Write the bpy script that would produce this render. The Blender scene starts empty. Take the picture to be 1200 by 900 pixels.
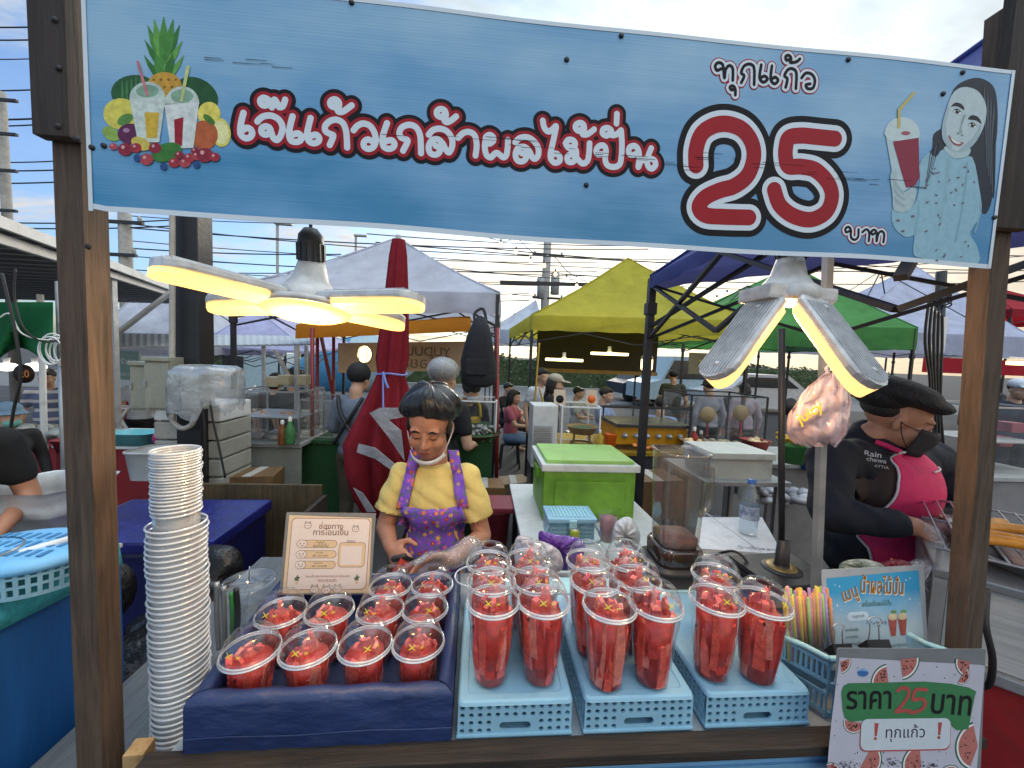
import bpy, bmesh, math, random
import numpy as np
from mathutils import Vector, Matrix, Euler
from mathutils.bvhtree import BVHTree
from mathutils.geometry import tessellate_polygon

S = bpy.context.scene
GZ = -0.18                     # the street lies this far below the stall's zero level
COL = S.collection
RND = random.Random(7)
PI = math.pi

# ------------------------------------------------------------------ camera
EYE = Vector((0, 0, 1.55))
FPX = 450.0
def _axes(yaw, pitch, roll):
    yaw, pitch, roll = map(math.radians, (yaw, pitch, roll))
    r = Vector((math.cos(yaw), math.sin(yaw), 0)); f = Vector((-math.sin(yaw), math.cos(yaw), 0)); u = Vector((0, 0, 1))
    f2 = f * math.cos(pitch) - u * math.sin(pitch); u2 = u * math.cos(pitch) + f * math.sin(pitch)
    return r * math.cos(roll) + u2 * math.sin(roll), u2 * math.cos(roll) - r * math.sin(roll), f2
RX, UX, FX = _axes(-4.5, 4.0, 2.25)
cam = bpy.data.cameras.new('camera'); camo = bpy.data.objects.new('camera', cam); COL.objects.link(camo)
cam.sensor_fit = 'HORIZONTAL'; cam.sensor_width = 36; cam.lens = 36 * FPX / 1200
cam.clip_start = 0.02; cam.clip_end = 3000
m = Matrix.Identity(4)
for i in range(3):
    m[i][0], m[i][1], m[i][2], m[i][3] = RX[i], UX[i], -FX[i], EYE[i]
camo.matrix_world = m
S.camera = camo

# ------------------------------------------------------------------ sky, sun, exposure
SUN_EL, SUN_AZ = math.radians(16), math.radians(22)      # veiled evening sun ahead, right of the view axis
w = bpy.data.worlds.new('World'); S.world = w; w.use_nodes = True
nt = w.node_tree; N = nt.nodes; L = nt.links; bg = N['Background']
sky = N.new('ShaderNodeTexSky'); sky.sky_type = 'NISHITA'; sky.sun_disc = False
sky.sun_elevation = SUN_EL; sky.sun_rotation = SUN_AZ; sky.altitude = 10; sky.dust_density = 2.0; sky.ozone_density = 2.0
tc = N.new('ShaderNodeTexCoord')
sep = N.new('ShaderNodeSeparateXYZ'); L.new(tc.outputs['Generated'], sep.inputs[0])
add = N.new('ShaderNodeMath'); add.operation = 'ADD'; add.inputs[1].default_value = 0.16; L.new(sep.outputs[2], add.inputs[0])
dx = N.new('ShaderNodeMath'); dx.operation = 'DIVIDE'; L.new(sep.outputs[0], dx.inputs[0]); L.new(add.outputs[0], dx.inputs[1])
dy = N.new('ShaderNodeMath'); dy.operation = 'DIVIDE'; L.new(sep.outputs[1], dy.inputs[0]); L.new(add.outputs[0], dy.inputs[1])
cmb = N.new('ShaderNodeCombineXYZ'); L.new(dx.outputs[0], cmb.inputs[0]); L.new(dy.outputs[0], cmb.inputs[1])
mapn = N.new('ShaderNodeMapping'); mapn.inputs['Scale'].default_value = (1.0, 1.7, 1); mapn.inputs['Rotation'].default_value = (0, 0, 0.35)
L.new(cmb.outputs[0], mapn.inputs[0])
n1 = N.new('ShaderNodeTexNoise'); n1.inputs['Scale'].default_value = 1.5; n1.inputs['Detail'].default_value = 8; n1.inputs['Roughness'].default_value = 0.58; n1.inputs['Distortion'].default_value = 0.5
L.new(mapn.outputs[0], n1.inputs['Vector'])
n2 = N.new('ShaderNodeTexNoise'); n2.inputs['Scale'].default_value = 9; n2.inputs['Detail'].default_value = 5
L.new(mapn.outputs[0], n2.inputs['Vector'])
# cloud cover thickens to the right of the view, thin veil on the left
bias = N.new('ShaderNodeMath'); bias.operation = 'MULTIPLY_ADD'; bias.inputs[1].default_value = 0.30; L.new(sep.outputs[0], bias.inputs[0]); L.new(n1.outputs[0], bias.inputs[2])
mx = N.new('ShaderNodeMath'); mx.operation = 'MULTIPLY_ADD'; mx.inputs[1].default_value = 0.16; L.new(n2.outputs[0], mx.inputs[0]); L.new(bias.outputs[0], mx.inputs[2])
ramp = N.new('ShaderNodeMapRange'); ramp.inputs[1].default_value = 0.36; ramp.inputs[2].default_value = 0.66; ramp.inputs[3].default_value = 0.12; ramp.inputs[4].default_value = 0.97; ramp.interpolation_type = 'SMOOTHSTEP'
L.new(mx.outputs[0], ramp.inputs[0])
# cloud colour: warm near the sun's azimuth low down, cool white above
cr = N.new('ShaderNodeValToRGB'); L.new(sep.outputs[2], cr.inputs[0])
e = cr.color_ramp.elements; e[0].position = 0.0; e[0].color = (1.0, 0.80, 0.56, 1); e[1].position = 0.6; e[1].color = (0.78, 0.89, 0.95, 1)
k = e.new(0.26); k.color = (0.98, 0.89, 0.74, 1); k = e.new(0.40); k.color = (0.86, 0.90, 0.90, 1)
shade = N.new('ShaderNodeMapRange'); shade.inputs[1].default_value = 0.3; shade.inputs[2].default_value = 0.72; shade.inputs[3].default_value = 8.0; shade.inputs[4].default_value = 6.2
L.new(n2.outputs[0], shade.inputs[0])
# sky boosted overhead and behind the viewer, out of view, as added fill
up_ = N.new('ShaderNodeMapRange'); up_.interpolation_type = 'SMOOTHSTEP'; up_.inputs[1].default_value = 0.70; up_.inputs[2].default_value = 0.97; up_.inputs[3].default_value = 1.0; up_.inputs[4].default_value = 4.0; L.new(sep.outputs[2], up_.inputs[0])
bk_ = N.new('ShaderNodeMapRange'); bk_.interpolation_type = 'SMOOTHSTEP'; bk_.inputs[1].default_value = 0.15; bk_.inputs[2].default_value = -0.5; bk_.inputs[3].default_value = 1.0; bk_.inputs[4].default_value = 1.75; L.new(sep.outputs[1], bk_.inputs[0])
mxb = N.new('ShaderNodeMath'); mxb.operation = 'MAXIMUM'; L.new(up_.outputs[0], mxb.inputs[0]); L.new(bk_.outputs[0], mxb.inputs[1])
# veiled sun: a broad brightening of the cloud round its direction
dt = N.new('ShaderNodeVectorMath'); dt.operation = 'DOT_PRODUCT'; L.new(tc.outputs['Generated'], dt.inputs[0]); dt.inputs[1].default_value = (math.sin(SUN_AZ) * math.cos(SUN_EL), math.cos(SUN_AZ) * math.cos(SUN_EL), math.sin(SUN_EL))
gl_ = N.new('ShaderNodeMapRange'); gl_.interpolation_type = 'SMOOTHSTEP'; gl_.inputs[1].default_value = 0.80; gl_.inputs[2].default_value = 1.0; gl_.inputs[3].default_value = 1.0; gl_.inputs[4].default_value = 1.7; L.new(dt.outputs['Value'], gl_.inputs[0])
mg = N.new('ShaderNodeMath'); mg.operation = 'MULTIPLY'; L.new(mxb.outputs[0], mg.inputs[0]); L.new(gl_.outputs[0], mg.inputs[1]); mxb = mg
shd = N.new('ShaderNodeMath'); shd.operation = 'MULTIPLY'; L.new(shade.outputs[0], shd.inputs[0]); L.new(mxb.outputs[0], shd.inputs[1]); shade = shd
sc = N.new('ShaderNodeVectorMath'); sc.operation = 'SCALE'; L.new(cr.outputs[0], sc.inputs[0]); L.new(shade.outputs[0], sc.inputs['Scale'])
skb = N.new('ShaderNodeMix'); skb.data_type = 'RGBA'; skb.blend_type = 'MULTIPLY'; skb.inputs[0].default_value = 1.0; skb.inputs[7].default_value = (1.15, 1.6, 2.15, 1)
L.new(sky.outputs[0], skb.inputs[6])
mixc = N.new('ShaderNodeMix'); mixc.data_type = 'RGBA'; L.new(ramp.outputs[0], mixc.inputs[0]); L.new(skb.outputs[2], mixc.inputs[6]); L.new(sc.outputs[0], mixc.inputs[7])
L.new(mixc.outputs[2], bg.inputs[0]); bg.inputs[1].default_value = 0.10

sun = bpy.data.lights.new('sun', 'SUN'); sun.energy = 1.4; sun.angle = math.radians(18); sun.color = (1, 0.9, 0.76)
suno = bpy.data.objects.new('sun', sun); COL.objects.link(suno)
sd = Vector((math.sin(SUN_AZ) * math.cos(SUN_EL), math.cos(SUN_AZ) * math.cos(SUN_EL), math.sin(SUN_EL)))
suno.rotation_euler = sd.to_track_quat('Z', 'Y').to_euler()

vs = S.view_settings
vs.view_transform = 'Standard'; vs.look = 'None'; vs.exposure = 0.38; vs.gamma = 1.0; vs.use_curve_mapping = False
S.render.engine = 'CYCLES'
cy = S.cycles
cy.use_denoising = True; cy.denoiser = 'OPENIMAGEDENOISE'
cy.max_bounces = 10; cy.diffuse_bounces = 4; cy.glossy_bounces = 4; cy.transmission_bounces = 6; cy.transparent_max_bounces = 40
cy.caustics_reflective = False; cy.caustics_refractive = False; cy.sample_clamp_indirect = 4.0

# ------------------------------------------------------------------ placement helpers: photo pixel (1200 x 900) -> world
def ray(x, y): return FX + RX * ((x - 600) / FPX) - UX * ((y - 450) / FPX)
def P(x, y, Y):
    d = ray(x, y); return EYE + d * (Y / d.y)
def PZ(x, y, z):
    d = ray(x, y); return EYE + d * ((z - EYE.z) / d.z)
def mpp(Y): return Y / FPX

# ------------------------------------------------------------------ colours and materials
def lin(c):
    if isinstance(c, str):
        c = [int(c[i:i + 2], 16) / 255 for i in (0, 2, 4)]
        c = [v / 12.92 if v <= 0.04045 else ((v + 0.055) / 1.055) ** 2.4 for v in c]
    return (c[0], c[1], c[2], 1)
MATS = {}
def _new(name):
    m = bpy.data.materials.new(name); m.use_nodes = True
    return m, m.node_tree.nodes, m.node_tree.links, m.node_tree.nodes['Principled BSDF']
def mat(name, col=None, rough=0.55, metal=0.0, var=0.12, scale=9.0, bump=0.08, bscale=None, stretch=None, col2=None, spec=0.5, coat=0.0, trans=0.0, emit=None, es=0.0, sub=0.0, grime=0.45):
    """Principled surface whose colour, roughness and relief are broken up by object-space noise."""
    if name in MATS: return MATS[name]
    m, N, L, b = _new(name)
    tc = N.new('ShaderNodeTexCoord'); mp = N.new('ShaderNodeMapping'); L.new(tc.outputs['Object'], mp.inputs[0])
    if stretch: mp.inputs['Scale'].default_value = stretch
    nz = N.new('ShaderNodeTexNoise'); nz.inputs['Scale'].default_value = scale; nz.inputs['Detail'].default_value = 5; nz.inputs['Roughness'].default_value = 0.62
    L.new(mp.outputs[0], nz.inputs['Vector'])
    c = lin(col); hi = lin(col2) if col2 else tuple(min(1, v * (1 + var)) for v in c[:3]) + (1,)
    lo = tuple(v * (1 - var) for v in c[:3]) + (1,)
    cr = N.new('ShaderNodeValToRGB'); cr.color_ramp.elements[0].position = 0.3; cr.color_ramp.elements[1].position = 0.7
    cr.color_ramp.elements[0].color = lo; cr.color_ramp.elements[1].color = hi
    L.new(nz.outputs[0], cr.inputs[0]); csrc = cr.outputs[0]
    if bump and grime:              # patchy dirt and rubbed spots, independent of any light
        g1 = N.new('ShaderNodeTexNoise'); g1.inputs['Scale'].default_value = scale * 0.55 + 1.5; g1.inputs['Detail'].default_value = 9; g1.inputs['Roughness'].default_value = 0.72; g1.inputs['Distortion'].default_value = 0.6; L.new(tc.outputs['Object'], g1.inputs['Vector'])
        gr = N.new('ShaderNodeMapRange'); gr.inputs[1].default_value = 0.52; gr.inputs[2].default_value = 0.74; gr.inputs[3].default_value = 0.0; gr.inputs[4].default_value = grime; L.new(g1.outputs[0], gr.inputs[0])
        gm = N.new('ShaderNodeMix'); gm.data_type = 'RGBA'; L.new(gr.outputs[0], gm.inputs[0]); L.new(csrc, gm.inputs[6]); gm.inputs[7].default_value = (c[0] * .30 + .012, c[1] * .28 + .010, c[2] * .26 + .008, 1); csrc = gm.outputs[2]
    L.new(csrc, b.inputs['Base Color'])
    mr = N.new('ShaderNodeMapRange'); mr.inputs[3].default_value = max(0, rough - 0.1); mr.inputs[4].default_value = min(1, rough + 0.1)
    L.new(nz.outputs[0], mr.inputs[0]); L.new(mr.outputs[0], b.inputs['Roughness'])
    b.inputs['Metallic'].default_value = metal; b.inputs['Specular IOR Level'].default_value = spec; b.inputs['Coat Weight'].default_value = coat
    if trans: b.inputs['Transmission Weight'].default_value = trans
    if sub:
        b.inputs['Subsurface Weight'].default_value = sub; b.inputs['Subsurface Scale'].default_value = 0.01
    if emit:
        b.inputs['Emission Color'].default_value = lin(emit); b.inputs['Emission Strength'].default_value = es
    if bump:
        n2 = N.new('ShaderNodeTexNoise'); n2.inputs['Scale'].default_value = bscale or scale * 4; n2.inputs['Detail'].default_value = 4
        L.new(mp.outputs[0], n2.inputs['Vector'])
        bp = N.new('ShaderNodeBump'); bp.inputs['Strength'].default_value = bump; bp.inputs['Distance'].default_value = 0.02
        L.new(n2.outputs[0], bp.inputs['Height']); L.new(bp.outputs[0], b.inputs['Normal'])
    MATS[name] = m; return m
def clear(name, tint=(0.97, 0.98, 0.98), edge=0.75, base=0.05, milk=0.0, rough=0.06, milkcol=(0.8, 0.82, 0.84), power=2.5, wrinkle=0.0, wscale=30):
    """Thin clear plastic: transparent face-on, mirror-like and milky towards grazing angles."""
    if name in MATS: return MATS[name]
    m, N, L, b = _new(name); N.remove(b); out = N['Material Output']
    t = N.new('ShaderNodeBsdfTransparent'); t.inputs[0].default_value = (*tint, 1)
    g = N.new('ShaderNodeBsdfGlossy'); g.inputs['Roughness'].default_value = rough; g.inputs[0].default_value = (0.95, 0.95, 0.95, 1)
    d = N.new('ShaderNodeBsdfDiffuse'); d.inputs[0].default_value = (*milkcol, 1)
    lw = N.new('ShaderNodeLayerWeight'); lw.inputs[0].default_value = 0.5
    pw = N.new('ShaderNodeMath'); pw.operation = 'POWER'; pw.inputs[1].default_value = power; L.new(lw.outputs['Facing'], pw.inputs[0])
    mr = N.new('ShaderNodeMapRange'); mr.inputs[3].default_value = base; mr.inputs[4].default_value = edge; L.new(pw.outputs[0], mr.inputs[0])
    mm = N.new('ShaderNodeMixShader'); mm.inputs[0].default_value = milk; L.new(t.outputs[0], mm.inputs[1]); L.new(d.outputs[0], mm.inputs[2])
    mx = N.new('ShaderNodeMixShader'); L.new(mr.outputs[0], mx.inputs[0]); L.new(mm.outputs[0], mx.inputs[1]); L.new(g.outputs[0], mx.inputs[2])
    L.new(mx.outputs[0], out.inputs[0])
    if wrinkle:
        tc = N.new('ShaderNodeTexCoord'); nz = N.new('ShaderNodeTexNoise'); nz.inputs['Scale'].default_value = wscale; nz.inputs['Detail'].default_value = 4; nz.inputs['Distortion'].default_value = 1.2
        L.new(tc.outputs['Object'], nz.inputs['Vector'])
        bp = N.new('ShaderNodeBump'); bp.inputs['Strength'].default_value = wrinkle; bp.inputs['Distance'].default_value = 0.03; L.new(nz.outputs[0], bp.inputs['Height'])
        L.new(bp.outputs[0], g.inputs['Normal']); L.new(bp.outputs[0], lw.inputs['Normal'])
    MATS[name] = m; return m
def glow(name, col=None, strength=None):
    if name in MATS: return MATS[name]
    m, N, L, b = _new(name)
    b.inputs['Base Color'].default_value = lin(col); b.inputs['Emission Color'].default_value = lin(col); b.inputs['Emission Strength'].default_value = strength
    lw = N.new('ShaderNodeTexNoise'); lw.inputs['Scale'].default_value = 18
    mr = N.new('ShaderNodeMapRange'); mr.inputs[3].default_value = strength * 0.8; mr.inputs[4].default_value = strength * 1.2
    L.new(lw.outputs[0], mr.inputs[0]); L.new(mr.outputs[0], b.inputs['Emission Strength'])
    MATS[name] = m; return m
def wood(name, dark, light, rough=0.75, axis='Z'):
    if name in MATS: return MATS[name]
    m, N, L, b = _new(name)
    tc = N.new('ShaderNodeTexCoord'); mp = N.new('ShaderNodeMapping'); L.new(tc.outputs['Object'], mp.inputs[0])
    sc = {'Z': (26, 26, 1.6), 'X': (1.6, 26, 26), 'Y': (26, 1.6, 26)}[axis]; mp.inputs['Scale'].default_value = sc
    nz = N.new('ShaderNodeTexNoise'); nz.inputs['Scale'].default_value = 2.4; nz.inputs['Detail'].default_value = 9; nz.inputs['Roughness'].default_value = 0.7; nz.inputs['Distortion'].default_value = 0.8
    L.new(mp.outputs[0], nz.inputs['Vector'])
    big = N.new('ShaderNodeTexNoise'); big.inputs['Scale'].default_value = 5; big.inputs['Detail'].default_value = 3; L.new(tc.outputs['Object'], big.inputs['Vector'])
    ad = N.new('ShaderNodeMath'); ad.operation = 'MULTIPLY_ADD'; ad.inputs[1].default_value = 0.55; L.new(big.outputs[0], ad.inputs[0]); L.new(nz.outputs[0], ad.inputs[2])
    cr = N.new('ShaderNodeValToRGB'); cr.color_ramp.elements[0].position = 0.5; cr.color_ramp.elements[1].position = 1.0
    cr.color_ramp.elements[0].color = lin(dark); cr.color_ramp.elements[1].color = lin(light); L.new(ad.outputs[0], cr.inputs[0])
    # knots and grey weathering
    m3 = N.new('ShaderNodeMapping'); m3.inputs['Scale'].default_value = {'Z': (9, 9, 4), 'X': (4, 9, 9), 'Y': (9, 4, 9)}[axis]; L.new(tc.outputs['Object'], m3.inputs[0])
    vk = N.new('ShaderNodeTexVoronoi'); vk.inputs['Scale'].default_value = 1.0; L.new(m3.outputs[0], vk.inputs['Vector'])
    ka = N.new('ShaderNodeMath'); ka.operation = 'MULTIPLY_ADD'; ka.inputs[1].default_value = 0.16; L.new(nz.outputs[0], ka.inputs[0]); L.new(vk.outputs['Distance'], ka.inputs[2])
    kr = N.new('ShaderNodeMapRange'); kr.inputs[1].default_value = 0.14; kr.inputs[2].default_value = 0.30; kr.inputs[3].default_value = 0.75; kr.inputs[4].default_value = 0.0; L.new(ka.outputs[0], kr.inputs[0])
    km = N.new('ShaderNodeMix'); km.data_type = 'RGBA'; L.new(kr.outputs[0], km.inputs[0]); L.new(cr.outputs[0], km.inputs[6]); km.inputs[7].default_value = (.010, .008, .006, 1)
    wg = N.new('ShaderNodeTexNoise'); wg.inputs['Scale'].default_value = 7; wg.inputs['Detail'].default_value = 8; L.new(mp.outputs[0], wg.inputs['Vector'])
    wr_ = N.new('ShaderNodeMapRange'); wr_.inputs[1].default_value = 0.5; wr_.inputs[2].default_value = 0.75; wr_.inputs[4].default_value = 0.5; L.new(wg.outputs[0], wr_.inputs[0])
    wm = N.new('ShaderNodeMix'); wm.data_type = 'RGBA'; L.new(wr_.outputs[0], wm.inputs[0]); L.new(km.outputs[2], wm.inputs[6]); wm.inputs[7].default_value = tuple(v * .8 + .02 for v in lin(light)[:3]) + (1,)
    L.new(wm.outputs[2], b.inputs['Base Color']); b.inputs['Roughness'].default_value = rough
    bp = N.new('ShaderNodeBump'); bp.inputs['Strength'].default_value = 0.8; bp.inputs['Distance'].default_value = 0.006; L.new(nz.outputs[0], bp.inputs['Height']); L.new(bp.outputs[0], b.inputs['Normal'])
    MATS[name] = m; return m

# ------------------------------------------------------------------ mesh builder (world coordinates in, one object out)
def frame(d, up=Vector((0, 0, 1))):
    d = Vector(d).normalized()
    if abs(d.dot(up)) > 0.98: up = Vector((0, 1, 0))
    a = d.cross(up).normalized(); return a, a.cross(d).normalized(), d
def crom(pts, n=6, closed=False):
    """Catmull-Rom through the points."""
    pts = [Vector(p) for p in pts]; out = []; k = len(pts)
    if k < 3: return pts
    for i in range(k if closed else k - 1):
        g = (lambda j: pts[j % k]) if closed else (lambda j: pts[max(0, min(k - 1, j))])
        p0, p1, p2, p3 = g(i - 1), g(i), g(i + 1), g(i + 2)
        for j in range(n):
            t = j / n
            out.append(0.5 * ((2 * p1) + (p2 - p0) * t + (2 * p0 - 5 * p1 + 4 * p2 - p3) * t * t + (3 * p1 - p0 - 3 * p2 + p3) * t ** 3))
    if not closed: out.append(pts[-1])
    return out
class MB:
    def __init__(s): s.v = []; s.f = []; s.sm = []; s.mi = []; s.cur = 0
    def add(s, vs, fs, smooth=False):
        o = len(s.v); s.v += [tuple(p) for p in vs]
        for f in fs: s.f.append([o + i for i in f]); s.sm.append(smooth); s.mi.append(s.cur)
        return s
    def box(s, c, d, rot=None, bev=0.0):
        c = Vector(c); h = Vector(d) / 2; M = rot or Matrix.Identity(3)
        if isinstance(M, Euler): M = M.to_matrix()
        if isinstance(M, (int, float)): M = Matrix.Rotation(M, 3, 'Z')
        b = min(bev, min(h) * 0.9)
        if b <= 0:
            vs = [c + M @ Vector((x * h.x, y * h.y, z * h.z)) for x in (-1, 1) for y in (-1, 1) for z in (-1, 1)]
            return s.add(vs, [(0, 1, 3, 2), (4, 6, 7, 5), (0, 4, 5, 1), (2, 3, 7, 6), (0, 2, 6, 4), (1, 5, 7, 3)])
        bm = bmesh.new(); bmesh.ops.create_cube(bm, size=1)
        for v in bm.verts: v.co = Vector((v.co.x * d[0], v.co.y * d[1], v.co.z * d[2]))
        bmesh.ops.bevel(bm, geom=bm.edges[:], offset=b, segments=2, affect='EDGES', profile=0.7)
        for v in bm.verts: v.co = c + M @ v.co
        bm.verts.index_update(); s.add([v.co.copy() for v in bm.verts], [[v.index for v in f.verts] for f in bm.faces], False); bm.free(); return s
    def beam(s, p0, p1, w, d, up=Vector((0, 0, 1))):
        p0, p1 = Vector(p0), Vector(p1); a, b, t = frame(p1 - p0, up)
        vs = [p + a * (i * w / 2) + b * (j * d / 2) for p in (p0, p1) for i, j in ((-1, -1), (1, -1), (1, 1), (-1, 1))]
        return s.add(vs, [(0, 1, 2, 3), (7, 6, 5, 4), (0, 4, 5, 1), (1, 5, 6, 2), (2, 6, 7, 3), (3, 7, 4, 0)])
    def tube(s, pts, r, n=8, caps=True):
        pts = [Vector(p) for p in pts]; rs = r if isinstance(r, (list, tuple)) else [r] * len(pts)
        a = None; vs = []; k = len(pts)
        for i, p in enumerate(pts):
            t = (pts[min(i + 1, k - 1)] - pts[max(i - 1, 0)])
            if t.length < 1e-9: t = Vector((0, 0, 1))
            t.normalize()
            if a is None: a = frame(t)[0]
            a = (a - t * a.dot(t)); a = a.normalized() if a.length > 1e-6 else frame(t)[0]
            b = t.cross(a)
            for j in range(n):
                q = 2 * PI * j / n; vs.append(p + (a * math.cos(q) + b * math.sin(q)) * rs[i])
        fs = [(i * n + j, i * n + (j + 1) % n, (i + 1) * n + (j + 1) % n, (i + 1) * n + j) for i in range(k - 1) for j in range(n)]
        if caps: fs += [list(range(n))[::-1], [(k - 1) * n + j for j in range(n)]]
        return s.add(vs, fs, True)
    def lathe(s, prof, c=(0, 0, 0), n=32, M=None, sx=1.0, sy=1.0, squ=0.0, a0=0.0, a1=2 * PI):
        """Revolve (r, z) pairs; squ > 0 squares the section off."""
        c = Vector(c); M = M or Matrix.Identity(3); vs = []; full = abs(a1 - a0 - 2 * PI) < 1e-6; m = n if full else n + 1
        for r, z in prof:
            for j in range(m):
                q = a0 + (a1 - a0) * j / n; x, y = math.cos(q), math.sin(q)
                if squ:
                    k = (abs(x) ** squ + abs(y) ** squ) ** (-1.0 / squ); x, y = x * k, y * k
                vs.append(c + M @ Vector((x * r * sx, y * r * sy, z)))
        fs = []
        for i in range(len(prof) - 1):
            for j in range(n):
                j2 = (j + 1) % m
                fs.append((i * m + j, i * m + j2, (i + 1) * m + j2, (i + 1) * m + j))
        return s.add(vs, fs, True)
    def disc(s, c, r, nrm=(0, 0, 1), n=20, sy=1.0):
        a, b, t = frame(nrm); c = Vector(c)
        return s.add([c + a * (math.cos(2 * PI * j / n) * r) + b * (math.sin(2 * PI * j / n) * r * sy) for j in range(n)], [list(range(n))])
    def ell(s, c, r, M=None, nu=20, nv=12):
        c = Vector(c); M = M or Matrix.Identity(3); r = (r, r, r) if isinstance(r, (int, float)) else r
        vs = [c + M @ Vector((0, 0, r[2]))]
        for i in range(1, nv):
            t = PI * i / nv
            for j in range(nu):
                p = 2 * PI * j / nu; vs.append(c + M @ Vector((math.sin(t) * math.cos(p) * r[0], math.sin(t) * math.sin(p) * r[1], math.cos(t) * r[2])))
        vs.append(c + M @ Vector((0, 0, -r[2]))); e = len(vs) - 1; fs = []
        for j in range(nu): fs.append((0, 1 + j, 1 + (j + 1) % nu)); fs.append((e, 1 + (nv - 2) * nu + (j + 1) % nu, 1 + (nv - 2) * nu + j))
        for i in range(nv - 2):
            for j in range(nu): a = 1 + i * nu; fs.append((a + j, a + nu + j, a + nu + (j + 1) % nu, a + (j + 1) % nu))
        return s.add(vs, fs, True)
    def cap(s, p0, p1, r0, r1, n=14):
        """Tapered capsule."""
        p0, p1 = Vector(p0), Vector(p1); a, b, t = frame(p1 - p0); L = (p1 - p0).length; vs = []; rings = []
        for i in range(5): q = -PI / 2 + PI / 2 * (i + 0.3) / 4.3; rings.append((math.sin(q) * r0, math.cos(q) * r0))
        for i in range(5): q = PI / 2 * i / 4.3; rings.append((L + math.sin(q) * r1, math.cos(q) * r1))
        for z, r in rings:
            for j in range(n): vs.append(p0 + t * z + (a * math.cos(2 * PI * j / n) + b * math.sin(2 * PI * j / n)) * r)
        fs = [(i * n + j, i * n + (j + 1) % n, (i + 1) * n + (j + 1) % n, (i + 1) * n + j) for i in range(9) for j in range(n)]
        fs += [list(range(n))[::-1], [9 * n + j for j in range(n)]]
        return s.add(vs, fs, True)
    def poly(s, pts, thick=None):
        """Flat polygon (any outline), optionally given depth along THICK."""
        pts = [Vector(p) for p in pts]; k = len(pts); tri = [list(t) for t in tessellate_polygon([pts])]
        if thick is None: return s.add(pts, tri)
        th = Vector(thick)
        return s.add(pts + [p + th for p in pts], tri + [[i + k for i in t[::-1]] for t in tri] + [(i, (i + 1) % k, (i + 1) % k + k, i + k) for i in range(k)])
    def grid(s, rows, smooth=True):
        n = len(rows[0]); o = [p for r in rows for p in r]
        return s.add(o, [(i * n + j, i * n + j + 1, (i + 1) * n + j + 1, (i + 1) * n + j) for i in range(len(rows) - 1) for j in range(n - 1)], smooth)
    def build(s, name, mats, parent=None, loc=None, solid=0.0, recalc=True, subsurf=0):
        base = Vector(parent_loc(parent)) if parent is not None else Vector(loc or (0, 0, 0))
        me = bpy.data.meshes.new(name)
        me.from_pydata([tuple(Vector(v) - base) for v in s.v], [], s.f)
        for p, q, k in zip(me.polygons, s.sm, s.mi): p.use_smooth = q; p.material_index = k
        for m in (mats if isinstance(mats, (list, tuple)) else [mats]): me.materials.append(m)
        if recalc:
            bm = bmesh.new(); bm.from_mesh(me); bmesh.ops.recalc_face_normals(bm, faces=bm.faces[:]); bm.to_mesh(me); bm.free()
        o = bpy.data.objects.new(name, me); COL.objects.link(o)
        if parent is not None: o.parent = parent
        else: o.location = base
        if solid:
            md = o.modifiers.new('solidify', 'SOLIDIFY'); md.thickness = solid; md.offset = 0
        if subsurf:
            md = o.modifiers.new('subsurf', 'SUBSURF'); md.levels = subsurf; md.render_levels = subsurf
        return o
def parent_loc(o):
    v = Vector((0, 0, 0))
    while o is not None: v += o.location; o = o.parent
    return v
def tag(o, label, cat, group=None, kind=None):
    o['label'] = label; o['category'] = cat
    if group: o['group'] = group
    if kind: o['kind'] = kind
    return o
def thing(name, label, cat, loc=(0, 0, 0), group=None):
    o = bpy.data.objects.new(name, None); COL.objects.link(o); o.location = loc; o.empty_display_size = 0.1
    return tag(o, label, cat, group)
def structure(o): o['kind'] = 'structure'; return o
def dup(root, loc, rotz=0.0, label=None, scale=None):
    r = root.copy(); COL.objects.link(r); r.location = loc; r.rotation_euler = (0, 0, rotz)
    if scale: r.scale = scale
    if label: r['label'] = label
    for ch in [c for c in bpy.data.objects if c.parent == root]:
        c = ch.copy(); COL.objects.link(c); c.parent = r
        for g in [q for q in bpy.data.objects if q.parent == ch]:
            d = g.copy(); COL.objects.link(d); d.parent = c
    return r
def remesh(mb, voxel, smooth=6, factor=0.5):
    """Fuse the builder's overlapping closed shapes into one continuous skin; returns an MB."""
    o = mb.build('tmp', [], None, recalc=True)
    md = o.modifiers.new('r', 'REMESH'); md.mode = 'VOXEL'; md.voxel_size = voxel
    if smooth: sm = o.modifiers.new('s', 'SMOOTH'); sm.iterations = smooth; sm.factor = factor
    dg = bpy.context.evaluated_depsgraph_get(); dg.update()
    me = bpy.data.meshes.new_from_object(o.evaluated_get(dg))
    out = MB(); out.add([v.co.copy() for v in me.vertices], [list(p.vertices) for p in me.polygons], True)
    bpy.data.objects.remove(o); bpy.data.meshes.remove(me); return out
def bvh(mb): return BVHTree.FromPolygons([Vector(v) for v in mb.v], mb.f)

def fabric(name, col=None, tl=0.4, var=0.2, scale=3.0, bump=0.9, bscale=5, rough=0.8):
    """Canopy cloth: diffuse with some light coming through, creased."""
    if name in MATS: return MATS[name]
    m = mat(name, col, rough=rough, var=var, scale=scale, bump=bump, bscale=bscale, spec=0.2); N, L = m.node_tree.nodes, m.node_tree.links
    b = N['Principled BSDF']; t = N.new('ShaderNodeBsdfTranslucent'); c = lin(col); t.inputs[0].default_value = tuple(min(1, v * 1.15) for v in c[:3]) + (1,)
    mx = N.new('ShaderNodeMixShader'); mx.inputs[0].default_value = tl; L.new(b.outputs[0], mx.inputs[1]); L.new(t.outputs[0], mx.inputs[2]); L.new(mx.outputs[0], N['Material Output'].inputs[0]); return m
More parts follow.
